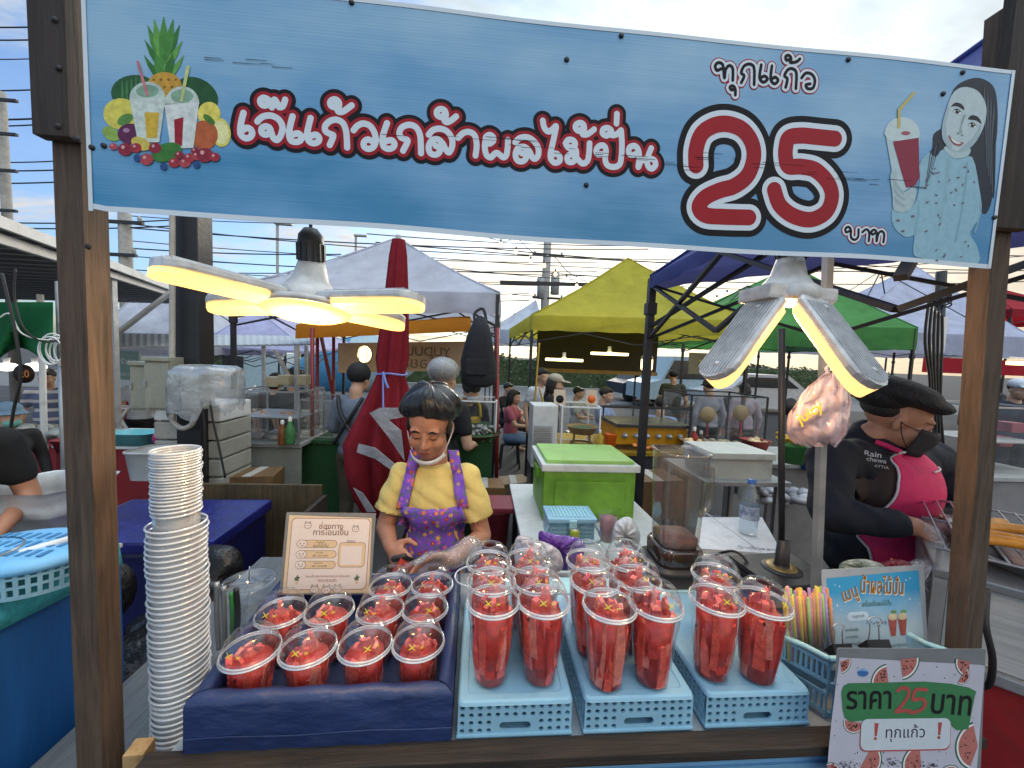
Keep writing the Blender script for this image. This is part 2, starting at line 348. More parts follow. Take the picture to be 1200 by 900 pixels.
# flat print on a surface given by origin O and unit axes EX, EY
def text2d(body, size=1.0, offset=0.0):
    cu = bpy.data.curves.new('t', 'FONT'); cu.body = body; cu.size = size; cu.offset = offset; cu.resolution_u = 4
    o = bpy.data.objects.new('t', cu); COL.objects.link(o)
    dg = bpy.context.evaluated_depsgraph_get(); dg.update()
    me = bpy.data.meshes.new_from_object(o.evaluated_get(dg))
    vs = [Vector((v.co.x, v.co.y, 0)) for v in me.vertices]; fs = [list(p.vertices) for p in me.polygons]
    bpy.data.objects.remove(o); bpy.data.curves.remove(cu); bpy.data.meshes.remove(me)
    return vs, fs
def text_on(mb, body, c, ex, ey, width=None, height=None, offset=0.0, shear=0.0):
    """Centre the text on C, scaled to WIDTH (or cap HEIGHT), lying in the plane of EX, EY."""
    v0, _ = text2d(body); x0, x1 = min(v.x for v in v0), max(v.x for v in v0); y0, y1 = min(v.y for v in v0), max(v.y for v in v0)
    k = width / (x1 - x0) if width else height / (y1 - y0); ky = height / (y1 - y0) if height else k
    vs, fs = text2d(body, 1.0, offset); c, ex, ey = Vector(c), Vector(ex), Vector(ey)
    mb.add([c + ex * ((v.x - (x0 + x1) / 2) * k + shear * (v.y - (y0 + y1) / 2) * k) + ey * ((v.y - (y0 + y1) / 2) * ky) for v in vs], fs); return mb
def sdf_fill(strokes, half, cell):
    """Outline of round-capped strokes (2-D polylines) as one non-overlapping sheet: marching squares on the distance field."""
    segs = np.array([(*a, *b) for s in strokes for a, b in zip(s[:-1], s[1:])])
    x0, y0 = segs[:, [0, 2]].min() - half - 2 * cell, segs[:, [1, 3]].min() - half - 2 * cell
    x1, y1 = segs[:, [0, 2]].max() + half + 2 * cell, segs[:, [1, 3]].max() + half + 2 * cell
    nx, ny = int((x1 - x0) / cell) + 2, int((y1 - y0) / cell) + 2
    X, Y = np.meshgrid(x0 + np.arange(nx) * cell, y0 + np.arange(ny) * cell); D = np.full(X.shape, 1e9)
    for ax, ay, bx, by in segs:
        i0, i1 = max(0, int((min(ax, bx) - half - 3 * cell - x0) / cell)), int((max(ax, bx) + half + 3 * cell - x0) / cell) + 1
        j0, j1 = max(0, int((min(ay, by) - half - 3 * cell - y0) / cell)), int((max(ay, by) + half + 3 * cell - y0) / cell) + 1
        xx, yy = X[j0:j1, i0:i1], Y[j0:j1, i0:i1]; vx, vy = bx - ax, by - ay; l2 = vx * vx + vy * vy + 1e-12
        t = np.clip(((xx - ax) * vx + (yy - ay) * vy) / l2, 0, 1)
        D[j0:j1, i0:i1] = np.minimum(D[j0:j1, i0:i1], np.hypot(xx - ax - t * vx, yy - ay - t * vy))
    F = half - D; vs = []; fs = []; vid = {}
    def vert(key, x, y):
        if key not in vid: vid[key] = len(vs); vs.append((x, y))
        return vid[key]
    ins = F > 0
    for j in range(ny - 1):
        i = 0
        while i < nx - 1:
            c = (ins[j, i], ins[j, i + 1], ins[j + 1, i + 1], ins[j + 1, i])
            if not any(c): i += 1; continue
            if all(c):
                k = i
                while k < nx - 1 and ins[j, k + 1] and ins[j + 1, k + 1]: k += 1
                a = [vert((j, i), X[j, i], Y[j, i]), vert((j, k), X[j, k], Y[j, k]), vert((j + 1, k), X[j + 1, k], Y[j + 1, k]), vert((j + 1, i), X[j + 1, i], Y[j + 1, i])]
                fs.append(a); i = k; continue
            q = [(j, i), (j, i + 1), (j + 1, i + 1), (j + 1, i)]; a = []
            for n in range(4):
                p, r = q[n], q[(n + 1) % 4]
                if ins[p]: a.append(vert(p, X[p], Y[p]))
                if ins[p] != ins[r]:
                    t = F[p] / (F[p] - F[r]); lo, hi = min(p, r), max(p, r)
                    a.append(vert((lo, hi), X[p] + t * (X[r] - X[p]), Y[p] + t * (Y[r] - Y[p])))
            if len(a) > 2: fs.append(a)
            i += 1
    return vs, fs
# ================================================================== GROUND
ASPH = mat('asphalt', (0.038, 0.038, 0.041), rough=0.9, var=0.35, scale=2.2, bump=0.4, bscale=120)
mb = MB(); mb.add([(-600, -60, GZ), (600, -60, GZ), (600, 1500, GZ), (-600, 1500, GZ)], [(0, 1, 2, 3)])
structure(mb.build('ground', ASPH))

# ================================================================== common materials
WOOD = wood('old_timber', '120f0c', '453830'); WOODW = wood('warm_timber', '19130e', '675445')
WOODX = wood('dark_plank', '0d0a08', '3a2f26', axis='X')
WHITE = mat('white_plastic', (0.78, 0.79, 0.78), rough=0.45, var=0.06, bump=0.03)
BLACK = mat('black_plastic', (0.018, 0.018, 0.02), rough=0.45, var=0.2)
STEEL = mat('galvanised_steel', (0.42, 0.43, 0.44), rough=0.42, metal=0.7, var=0.18)
BSTEEL = mat('black_steel', (0.028, 0.028, 0.032), rough=0.5, metal=0.3, var=0.25)
GREYP = mat('grey_plastic', (0.33, 0.34, 0.33), rough=0.5, var=0.12)
BLUEC = mat('light_blue_plastic', '8cb9cf', rough=0.42, var=0.12, scale=9, bump=0.06)
INK = mat('black_ink', (0.016, 0.015, 0.018), rough=0.6, var=0.2, bump=0, spec=.12)
PRED = mat('print_red', 'a0232e', rough=0.5, var=0.12, bump=0, spec=.15)
PWHITE = mat('print_white', 'd3dfe8', rough=0.5, var=0.04, bump=0)

# ================================================================== SIGNBOARD across the stall
SY = 0.62
def sp(x, y, lev=0): return P(x, y, SY - 0.00013 * lev)
def banner_mat():
    m, N, L, b = _new('sign_vinyl')
    tc = N.new('ShaderNodeTexCoord'); sep = N.new('ShaderNodeSeparateXYZ'); L.new(tc.outputs['Object'], sep.inputs[0])
    mp = N.new('ShaderNodeMapping'); mp.inputs['Scale'].default_value = (2.2, 1, 5); L.new(tc.outputs['Object'], mp.inputs[0])
    n1 = N.new('ShaderNodeTexNoise'); n1.inputs['Scale'].default_value = 1.8; n1.inputs['Detail'].default_value = 3; L.new(mp.outputs[0], n1.inputs['Vector'])
    mp2 = N.new('ShaderNodeMapping'); mp2.inputs['Scale'].default_value = (3, 1, 260); L.new(tc.outputs['Object'], mp2.inputs[0])
    n2 = N.new('ShaderNodeTexNoise'); n2.inputs['Scale'].default_value = 1.0; n2.inputs['Detail'].default_value = 4; L.new(mp2.outputs[0], n2.inputs['Vector'])
    a = N.new('ShaderNodeMath'); a.operation = 'MULTIPLY_ADD'; a.inputs[1].default_value = 0.20; L.new(n2.outputs[0], a.inputs[0]); L.new(n1.outputs[0], a.inputs[2])
    zz = N.new('ShaderNodeMapRange'); zz.inputs[1].default_value = -0.17; zz.inputs[2].default_value = 0.10; zz.inputs[3].default_value = -0.32; zz.inputs[4].default_value = 0.08; L.new(sep.outputs[2], zz.inputs[0])
    s = N.new('ShaderNodeMath'); L.new(a.outputs[0], s.inputs[0]); L.new(zz.outputs[0], s.inputs[1])
    cr = N.new('ShaderNodeValToRGB'); e = cr.color_ramp.elements
    e[0].position = 0.25; e[0].color = lin('3585b2'); e[1].position = 0.80; e[1].color = lin('93bcd8'); k = e.new(0.5); k.color = lin('669fca')
    L.new(s.outputs[0], cr.inputs[0]); L.new(cr.outputs[0], b.inputs['Base Color'])
    b.inputs['Roughness'].default_value = 0.42
    wv = N.new('ShaderNodeTexWave'); wv.bands_direction = 'Z'; wv.inputs['Scale'].default_value = 70; wv.inputs['Distortion'].default_value = 1.5; L.new(tc.outputs['Object'], wv.inputs['Vector'])
    bp = N.new('ShaderNodeBump'); bp.inputs['Strength'].default_value = 0.035; bp.inputs['Distance'].default_value = 0.003; L.new(wv.outputs[0], bp.inputs['Height']); L.new(bp.outputs[0], b.inputs['Normal'])
    return m
SIGN = thing('signboard', 'long light blue fruit smoothie banner with red and white Thai lettering and a large 25', 'sign', (0.15, SY, 1.9))
X0, X1, Z0, Z1 = -0.577, 0.880, 1.737, 2.066
mb = MB(); rows = []
for j in range(2):
    rows.append([])
for i in range(61):          # slightly wavy lower and upper edges
    t = i / 60; x = X0 + (X1 - X0) * t + 0
    wz = 0.0022 * math.sin(t * 9) + 0.0012 * math.sin(t * 23 + 1)
    rows[0].append(Vector((x, SY, Z0 + wz + (0.004 if i == 0 else 0)))); rows[1].append(Vector((x, SY, Z1 + wz * 0.7)))
mb.grid(rows, False); mb.build('panel', [banner_mat()], SIGN)
mb = MB()
inn = [r[:] for r in rows]
for a in (0, 1):
    e = rows[a]; off = Vector((0, 0, 0.0075 if a == 0 else -0.006))
    mb.grid([[p + Vector((0, -0.0006, 0)) for p in e], [p + off + Vector((0, -0.0006, 0)) for p in e]], False)
for x, s in ((X0, 1), (X1, -1)):
    mb.add([(x, SY - 0.0011, Z0 + 0.001), (x + s * 0.006, SY - 0.0011, Z0 + 0.001), (x + s * 0.006, SY - 0.0011, Z1), (x, SY - 0.0011, Z1)], [(0, 1, 2, 3)])
mb.build('white_border', PWHITE, SIGN)
mb = MB(); mb.box(((X0 + X1) / 2, SY + 0.004, (Z0 + Z1) / 2 + 0.002), (X1 - X0 - 0.004, 0.005, Z1 - Z0 - 0.012)); mb.build('backing_sheet', GREYP, SIGN)
# --- headline: strokes traced in three enlargements (0.15 photo px per unit)
def zs(ox, oy, k, pts, n=7): return [(ox + p[0] * k, oy + p[1] * k) for p in crom([Vector((x, y, 0)) for x, y in pts], n)]
A, B, Cc = (260, 90, .15), (420, 90, .15), (600, 90, .15)
HEAD = [
 (A, [(172,285),(155,350),(147,410),(152,455),(185,482),(222,475),(240,445),(228,414),(198,402),(166,420)]),
 (A, [(372,440),(345,455),(315,440),(315,405),(345,390),(375,402),(390,440),(405,480),(435,495),(465,455),(475,390),(445,335),(390,307),(335,310),(300,330),(280,352)]),
 (A, [(365,205),(342,228),(312,218),(302,188),(325,168),(360,178),(382,208),(393,242),(398,205),(415,182),(432,205),(448,238),(475,235),(490,205),(497,182)]),
 (A, [(555,312),(537,380),(527,450),(542,500),(580,512),(615,500),(622,468),(597,445),(556,455)]),
 (A, [(695,325),(677,400),(667,460),(682,505),(720,522),(755,508),(762,478),(737,455),(694,466)]),
 (A, [(845,535),(872,465),(850,450),(812,428),(810,385),(845,350),(895,338),(945,362),(970,420),(978,490),(980,555)]),
 (A, [(905,222),(882,240),(853,227),(850,197),(876,180),(905,188),(918,218),(906,260),(918,277),(950,273),(988,247),(1016,226)]),
 (B, [(-36,420),(-5,385),(40,368),(90,385),(125,435),(137,500),(120,548),(80,566),(46,548),(46,512),(75,492),(112,508)]),
 (B, [(225,365),(202,430),(190,490),(197,545),(235,566),(273,553),(283,522),(258,498),(214,506)]),
 (B, [(350,580),(385,508),(370,490),(332,475),(322,435),(345,395),(400,378),(450,397),(480,450),(488,520),(490,600)]),
 (B, [(550,455),(585,418),(640,408),(695,430),(730,485),(733,545),(710,592),(685,575),(660,525),(620,490),(575,500),(550,545),(560,595),(600,612),(633,592),(633,558),(603,542)]),
 (B, [(672,300),(648,317),(617,303),(614,272),(640,254),(672,264),(685,300),(672,342),(690,357),(720,347),(764,312)]),
 (B, [(780,480),(820,442),(868,434),(908,460),(923,520),(922,570),(915,618)]),
 (B, [(1045,512),(1022,525),(996,505),(998,472),(1026,457),(1053,474),(1052,505),(1030,515),(995,500),(988,560),(1002,615),(1035,632),(1062,605),(1082,597),(1105,612),(1132,632),(1155,615),(1165,560),(1168,495)]),
 (Cc, [(25,515),(60,482),(115,474),(165,500),(203,555),(205,610),(183,642),(158,632),(133,580),(95,550),(47,560),(27,610),(42,655),(80,663),(108,640),(103,607),(76,600)]),
 (Cc, [(240,345),(252,400),(282,430),(312,415),(343,388),(335,440),(320,510),(302,590),(302,640),(330,673),(368,663),(373,628),(345,602),(312,612)]),
 (Cc, [(418,522),(440,494),(478,500),(493,530),(468,552),(435,548),(418,522),(440,556),(492,568),(502,600),(497,640),(472,668),(437,663),(432,627),(465,607),(503,637),(550,680),(588,658),(600,600),(605,522)]),
 (Cc, [(548,410),(522,425),(497,407),(500,377),(530,362),(558,378),(562,420),(550,450),(582,453),(612,436),(640,413)]),
 (Cc, [(698,606),(667,607),(657,575),(682,542),(718,542),(733,580),(726,640),(742,690),(790,707),(838,688),(853,620),(857,520),(852,425)]),
 (Cc, [(765,442),(737,463),(707,445),(712,412),(745,402),(773,422),(778,458),(815,452),(850,420)]),
 (Cc, [(818,292),(815,368)]),
 (Cc, [(958,608),(930,617),(910,590),(920,552),(960,543),(987,580),(992,640),(985,708),(1005,665),(1050,642),(1105,650),(1120,690),(1090,720),(1060,697),(1056,640),(1086,560)]),
]
NUMS = [[(780 + x * .2778, 50 + y * .2778) for x, y in q] for q in (
 [(v.x, v.y) for v in crom([Vector((a, b, 0)) for a, b in [(127,518),(128,450),(152,385),(205,350),(265,345),(325,370),(363,425),(370,490),(345,560),(290,605),(225,625),(165,655),(140,695),(168,728),(240,735),(350,738)]], 7)],
 [(v.x, v.y) for v in crom([Vector((a, b, 0)) for a, b in [(712,406),(640,399),(570,393),(520,402),(506,440),(505,485),(518,522),(570,524),(630,538),(682,590),(700,650),(675,715),(610,747),(535,730),(480,685),(457,622)]], 7)])]
def strokes_xz(list_px): return [[(v.x, v.z) for v in (P(x, y, SY) for x, y in s)] for s in list_px]
def sheet_on_sign(name, strokes, half, lev, m, cell=0.0011):
    vs, fs = sdf_fill(strokes, half, cell); mb = MB(); mb.add([(x, SY - 0.00022 * lev, z) for x, z in vs], fs); return mb.build(name, m, SIGN)
HS = strokes_xz([zs(*k, pts) for k, pts in HEAD]); px = mpp(SY) * 1.0
sheet_on_sign('headline_dark_outline', HS, 10.9 * px, 2, INK); sheet_on_sign('headline_outline', HS, 6.9 * px, 3, PRED); sheet_on_sign('headline', HS, 3.3 * px, 4, PWHITE)  # printed layers: wide black outline, red outline, white letters
NS = strokes_xz(NUMS)
sheet_on_sign('price_dark_outline', NS, 22.5 * px, 2, INK); sheet_on_sign('price_outline', NS, 15.3 * px, 3, PWHITE); sheet_on_sign('price_number', NS, 9.2 * px, 4, PRED)  # printed layers: wide black outline, white outline, red figures
# --- small hand-lettered words: every cup / baht, traced from the fourth enlargement (0.2778 px per unit)
D4 = (780, 50, .2778)
WORD1 = [[(232,112),(215,118),(208,100),(220,86),(238,92),(243,115),(247,150),(252,115),(268,98),(282,112),(282,160)],
 [(290,190),(280,183),(270,190),(278,201),(292,196),(293,222)],
 [(318,170),(330,142),(318,128),(330,100),(355,92),(372,110),(372,178)],
 [(402,95),(395,150),(412,168),(428,155),(415,142),(398,152)], [(447,100),(442,155),(458,175),(473,160),(460,147),(443,158)],
 [(505,190),(512,155),(500,140),(515,115),(535,112),(550,130),(548,195)],
 [(522,72),(508,75),(505,60),(518,55),(528,68),(525,85),(550,82),(565,70)],
 [(572,150),(590,130),(615,135),(628,160),(620,192),(598,195),(590,180),(608,175)]]
WORD2 = [[(775,795),(760,800),(757,785),(770,778),(780,792),(780,820),(795,832),(810,820),(812,788)],
 [(828,800),(845,788),(857,802),(855,838)],
 [(880,805),(870,810),(866,798),(878,790),(888,802),(888,838),(895,808),(908,796),(920,808),(917,842)]]
for w_, h in ((WORD1, 1.75), (WORD2, 1.45)):
    st = strokes_xz([zs(*D4, q) for q in w_])
    sheet_on_sign('word_edge', st, h * 3.3 * px, 2, PRED, 0.0008); sheet_on_sign('word_outline', st, h * 2.6 * px, 3, PWHITE, 0.0008); sheet_on_sign('word', st, h * px, 4, INK, 0.0008)
# --- printed fruit group (left)
def sign_poly(mb, pts, lev, k=1.0, ox=0.0, oy=0.0): mb.poly([sp(ox + x * k, oy + y * k, lev * 1.5) for x, y in pts])
def circ(cx, cy, rx, ry=None, n=22, a=0.0):
    ry = ry or rx; return [(cx + rx * math.cos(q) * math.cos(a) - ry * math.sin(q) * math.sin(a), cy + rx * math.cos(q) * math.sin(a) + ry * math.sin(q) * math.cos(a)) for q in (2 * PI * i / n for i in range(n))]
class Print:
    """Coloured flat shapes collected per material for one printed part."""
    def __init__(s): s.d = {}
    def m(s, mt): return s.d.setdefault(mt.name, (mt, MB()))[1]
    def build(s, name, parent):
        mb = MB(); ms = []
        for i, (mt, q) in enumerate(s.d.values()):
            ms.append(mt); mb.cur = i; mb.add(q.v, q.f)
        return mb.build(name, ms, parent)
def ink(col, var=0.24, scale=90): return mat('ink_' + col, col, rough=0.5, var=var, scale=scale, bump=0, spec=.2)
F = Print(); K = 1 / 3
def fp(col, pts, lev): sign_poly(F.m(ink(col)), pts, lev, K)
fp('2f5d37', circ(475, 325, 85, 62), 2); fp('2b5632', circ(690, 335, 82, 60, a=.5), 2)
for i in range(7): fp('49804a', circ(430 + i * 16, 320 - abs(3 - i) * -4, 4, 48), 2.2)
for i, (x, y, h, a) in enumerate([(575,190,120,-.5),(575,190,120,.5),(572,185,125,-.25),(578,185,125,.25),(575,210,100,-.75),(577,210,95,.75),(575,185,130,0),(560,235,70,-.9),(592,235,70,.9),(570,240,60,-.4),(585,240,60,.4)]):
    dx, dy = math.sin(a), -math.cos(a)
    fp(['4f8c3f', '3b7434', '68a34d'][i % 3], [(x - dy * -13, y - dx * 13 + 40), (x + dx * h * .55 - dy * -17, y + dy * h * .55 + 20), (x + dx * h, y + dy * h), (x + dx * h * .55 + dy * -17, y + dy * h * .55 + 20), (x + dy * -13, y + dx * 13 + 40)], 3 + i * .15)
fp('c79a3c', circ(578, 305, 62, 52), 5)
for i in range(4):
    for j in range(3): fp('8a6428', circ(540 + i * 26 + (j % 2) * 12, 280 + j * 26, 5), 5.3)
fp('d9cf5e', circ(425, 400, 62, 55), 3); fp('e5d766', circ(735, 400, 40, 42), 3); fp('ddd36a', circ(775, 465, 36, 52, a=-.2), 3.2); fp('efe9a8', circ(775, 465, 28, 42, a=-.2), 3.5)
fp('b8623a', circ(718, 475, 48, 52), 4); fp('4d7a35', circ(735, 420, 26, 11, a=.7), 4.5)
fp('5d8f45', circ(440, 420, 30, 18, a=-.5), 4); fp('8fae55', circ(390, 470, 34, 22, a=.6), 4); fp('5f2a4f', circ(458, 470, 45, 36), 4.5); fp('a97fa0', circ(444, 458, 12, 8), 5)
CUPS_ = [([(455,345),(582,345),(560,500),(485,500)], 'c9d6cf'), ([(578,368),(700,360),(680,520),(600,522)], 'd5dcd9')]
for q, c in CUPS_: fp(c, q, 6)
fp('cfae3e', [(508,395),(560,395),(552,485),(515,485)], 6.4); fp('9b2530', [(612,420),(645,412),(640,512),(615,515)], 6.4)
fp('b9ccc4', [(455,345)] + [(518 + 63 * math.cos(q), 345 - 58 * math.sin(q)) for q in (PI - PI * i / 14 for i in range(15))], 5.6); fp('c3d2ca', [(578,365)] + [(640 + 61 * math.cos(q), 365 - 62 * math.sin(q)) for q in (PI - PI * i / 14 for i in range(15))], 5.7)
fp('7fa58e', circ(518, 320, 40, 22), 5.9); fp('86aa93', circ(640, 338, 40, 24), 5.9)
fp('c07a86', [(478,215),(487,213),(524,335),(514,338)], 7); fp('c2cf8d', [(655,230),(668,232),(642,358),(632,356)], 7)
fp('cdbb58', circ(495, 505, 36, 22, a=.4), 7); fp('3f7a38', circ(585, 535, 55, 32, a=-.3), 7)
for i, (x, y, r) in enumerate([(440,525,26),(478,520,20),(515,560,24),(545,520,22),(612,572,20),(650,572,20),(630,545,16),(665,555,20),(692,548,18),(720,545,30),(755,552,18),(398,515,14),(685,530,14)]):
    fp(['8f2c3c', 'a3353f', 'b04a50'][i % 3], circ(x, y, r, r * .85), 7.5 + i * .12); fp('d9a3a5', circ(x - r * .3, y - r * .3, r * .25), 9.4)
for x, y in [(575, 585), (690, 578), (482, 555)]: fp('2f4f85', circ(x, y, 13), 9)
F.build('fruit_picture', SIGN)
# --- printed woman with a smoothie (right)
F = Print(); K2 = .2667
def wp(col, pts, lev, n=0):
    if n: pts = [(v.x, v.y) for v in crom([Vector((a, b, 0)) for a, b in pts], n, True)]
    sign_poly(F.m(ink(col, .1)), pts, lev, K2, 1030, 80)
wp('2e3541', [(375,55),(440,42),(500,75),(520,150),(520,280),(505,400),(500,560),(470,640),(435,600),(425,500),(405,420),(350,380),(300,395),(265,415),(225,500),(205,535),(190,500),(205,420),(235,350),(240,290),(285,250),(310,150),(330,90)], 2, 3)
wp('93bccb', [(285,355),(250,390),(215,370),(175,430),(180,470),(165,580),(115,620),(70,600),(55,650),(70,705),(120,742),(155,735),(150,800),(170,830),(300,850),(435,858),(430,780),(400,720),(450,640),(440,520),(410,390),(350,400)], 3, 3)
wp('86b2c2', [(150,720),(165,650),(175,560),(180,640),(162,740)], 3.3); wp('7faabb', [(415,720),(445,640),(440,560),(452,630),(425,725)], 3.3)
wp('b3c8cc', [(285,350),(330,395),(390,385),(400,350),(340,330)], 4, 3)
wp('bccdd0', [(360,85),(325,110),(300,170),(278,250),(280,310),(310,352),(350,365),(400,350),(440,300),(468,230),(470,160),(440,105),(400,85)], 5, 4)
wp('b0c5c8', [(50,470),(60,560),(65,620),(110,632),(150,600),(165,540),(150,520),(110,545),(85,520),(75,440)], 5, 3)
wp('b9ced3', [(28,285),(75,560),(110,540),(165,500),(180,290),(100,270)], 4); wp('8d2f45', [(62,322),(175,305),(178,480),(160,515),(120,525),(100,460)], 5.5)
wp('c7d8d8', [(25,290)] + [(102 + 78 * math.cos(q), 290 - 75 * math.sin(q)) for q in (PI - PI * i / 14 for i in range(15))] + [(170, 305), (100, 320), (40, 315)], 5)
wp('a65a68', circ(118, 285, 20, 9), 6); wp('c9b96a', [(80,262),(84,178),(152,102),(162,108),(96,184),(94,262)], 6.5)
# portrait features, in printed tones
wp('a6bbc0', [(300,170),(278,250),(280,310),(310,352),(322,340),(300,300),(296,240),(312,180)], 5.6, 3); wp('a2b8be', [(440,300),(400,350),(350,365),(372,340),(415,300),(450,240)], 5.6, 3)
for pts in ([(316,168),(338,150),(366,160),(376,184),(352,170),(334,166)], [(392,222),(408,206),(436,214),(452,244),(430,230),(408,226)]): wp('252c34', pts, 6.2, 3)
for cx, cy, a in ((345, 190, .42), (412, 250, .42)):
    wp('dfe6e0', circ(cx, cy, 19, 9, a=a), 6.4); wp('2a2f36', circ(cx, cy, 9, 9), 6.8); wp('1d2228', [(cx - 20, cy - 6), (cx, cy - 13), (cx + 21, cy + 6), (cx + 14, cy + 2), (cx, cy - 7), (cx - 12, cy - 6)], 7, 3); wp('e9efe9', circ(cx + 3, cy - 4, 2.6), 7.2)
wp('93a8ae', [(372,205),(380,212),(362,262),(368,280),(352,284),(356,262)], 6.3, 3); wp('8a9a90', circ(348, 286, 6, 3.5, a=.4), 6.6); wp('8a9a90', circ(366, 293, 6, 3.5, a=.4), 6.6)
wp('9a5f68', [(306,292),(322,308),(346,322),(372,326),(360,340),(336,338),(314,318)], 6.4, 3); wp('e6ebe6', [(314,304),(330,315),(350,325),(362,328),(350,332),(330,326)], 6.8, 3)
for k in range(9): wp('59616c' if k % 2 else '222934', [(455 + k * 7, 95 + k * 12), (460 + k * 7, 95 + k * 12), (478 + k * 4, 330 + k * 22), (470 + k * 4, 420 + k * 18), (466 + k * 4, 330)], 2.5 + k * .02, 3)
for k in range(4): wp('59616c' if k % 2 else '222934', [(262 - k * 12, 330 + k * 10), (267 - k * 12, 330 + k * 10), (226 - k * 6, 480 + k * 10), (220 - k * 6, 500 + k * 8)], 3.6 + k * .02)
wp('8fb5c4', [(300,400),(318,420),(300,560),(270,700),(262,690),(285,560)], 3.6, 3); wp('83aaba', [(385,420),(392,440),(372,600),(340,760),(335,740),(365,600)], 3.6, 3)
wp('9db3b8', [(60,480),(90,520),(112,548),(105,556),(70,520)], 5.4); wp('9db3b8', [(62,520),(95,560),(122,575),(112,584),(72,555)], 5.45); wp('9db3b8', [(66,560),(95,590),(118,604),(105,610),(74,590)], 5.5)
rr = random.Random(4)
for i in range(34):
    x, y = rr.uniform(200, 420), rr.uniform(415, 845)
    if x > 330 and y > 700 and x > 400: continue
    a = rr.uniform(0, 3); r = rr.uniform(6, 11)
    wp('7d6a80', [(x + r * math.cos(a), y + r * math.sin(a)), (x + r * .4 * math.cos(a + 1.2), y + r * .4 * math.sin(a + 1.2)), (x - r * math.cos(a), y - r * math.sin(a)), (x + r * .5 * math.cos(a - 1.3), y + r * .5 * math.sin(a - 1.3))], 6 + i * .02)
for x, y in [(85,668),(150,650),(105,715)]: wp('7d6a80', circ(x, y, 8, 5), 6)
F.build('smoothie_portrait', SIGN)
# --- screws, nail holes and scratches
for x, y in [(412,3),(728,42),(994,70),(108,173),(122,171),(687,217),(1128,85),(1165,255),(664,70),(1105,110)]:
    MB().lathe([(0.0001, 0.0025), (0.0035, 0.002), (0.0042, 0)], sp(x, y, 3), 10, Matrix.Rotation(PI / 2, 3, 'X')).build('screw', BSTEEL, SIGN)
rr = random.Random(11)
for (x0, x1, y0, y1, nn) in [(800, 985, 178, 212, 18), (560, 800, 160, 205, 22), (230, 350, 62, 82, 7), (1000, 1095, 208, 222, 6), (420, 620, 150, 175, 7)]:
    mb = MB()
    for _ in range(nn):
        x = rr.uniform(x0, x1); l = rr.uniform(6, 32); y = y0 + (y1 - y0) * (x - x0) / (x1 - x0) * .8 + rr.uniform(-4, 6); t = rr.uniform(.2, .45)
        mb.add([sp(x, y, 9 + _ * .02), sp(x + l, y + l * .07, 9 + _ * .02), sp(x + l, y + l * .07 + t, 9 + _ * .02), sp(x, y + t * 1.6, 9 + _ * .02)], [(0, 1, 2, 3)])
    mb.build('scratch', INK, SIGN)

# ================================================================== POSTS
def screws(par, pts, Y):
    for x, y in pts: MB().lathe([(0.0001, 0.003), (0.004, 0.002), (0.0048, 0)], P(x, y, Y), 10, Matrix.Rotation(PI / 2, 3, 'X')).build('screw', BSTEEL, par)
pl = thing('timber_post', 'weathered square timber post at the left end of the banner', 'post', (-0.635, 0.67, 0))
MB().beam((-0.640, 0.671, GZ), (-0.633, 0.671, 2.25), 0.040, 0.040, Vector((0, 1, 0))).build('post_beam', WOODW, pl)
MB().box(((-0.660 - .612) / 2, 0.641, 2.06), (0.050, 0.019, 0.43), bev=.002).build('cleat_board', WOOD, pl)
screws(pl, [(64, 23), (69, 80), (68, 148), (90, 163)], 0.631); screws(pl, [(104, 289)], 0.650)
pr = thing('timber_post', 'leaning weathered timber post at the right end of the banner', 'post', (0.96, 0.67, 0))
p0, p1 = P(1130, 770, 0.65), P(1161, 315, 0.65); d = (p1 - p0) / (p1.z - p0.z)
b0 = p0 - d * (p0.z - GZ) + Vector((.0185, .0165, 0)); b1 = p1 + d * (2.2 - p1.z) + Vector((.0185, .0165, 0))
MB().beam(b0, b1, 0.037, 0.033, Vector((0, 1, 0))).build('post_beam', WOODW, pr)
q0, q1 = P(1178, 270, .642), P(1186, 90, .642)
MB().box((.925, .640, (q0.z + 2.3) / 2), (0.084, 0.018, 2.3 - q0.z), bev=.002).build('cleat_board', WOOD, pr)

# ================================================================== STALL COUNTER
TZ = 0.868
ct = thing('stall_counter', 'blue panelled stall counter with a worn dark timber front edge', 'counter', (0.2, 0.85, 0))
MB().box((0.235, 0.905, TZ - 0.012), (1.47, 0.53, 0.022)).build('counter_top', mat('counter_top', (.30, .33, .36), rough=.5), ct)
MB().box((0.215, 0.6145, TZ - 0.002), (1.49, 0.039, 0.019), bev=.003).build('front_plank', WOODX, ct)
BPAN = mat('blue_front_panel', '6d9dc0', rough=.45, var=.12, scale=3, stretch=(1, 1, 30), bump=.05)
mb = MB(); mb.box((0.20, 0.622, 0.48), (1.36, 0.012, 0.715)); mb.build('front_panel', BPAN, ct)
mb = MB()
for z in (.82, .74, .66): mb.box((0.20, 0.614, z), (1.36, 0.006, 0.012))
mb.build('panel_rib', BPAN, ct)
for x in (-.48, .94):
    for y in (.70, 1.12): MB().box((x, y, .335), (.035, .035, 1.028)).build('counter_leg', WOOD, ct)
mb = MB(); c = P(155, 888, .64); mb.box(c - Vector((0, -.012, .035)), (0.030, 0.03, 0.09), Euler((.05, .06, .1)), bev=.003); tag(mb.build('wood_offcut', wood('split_wood', '6b5030', 'c9a673')), 'short split wood stub standing beside the left post', 'wood block')
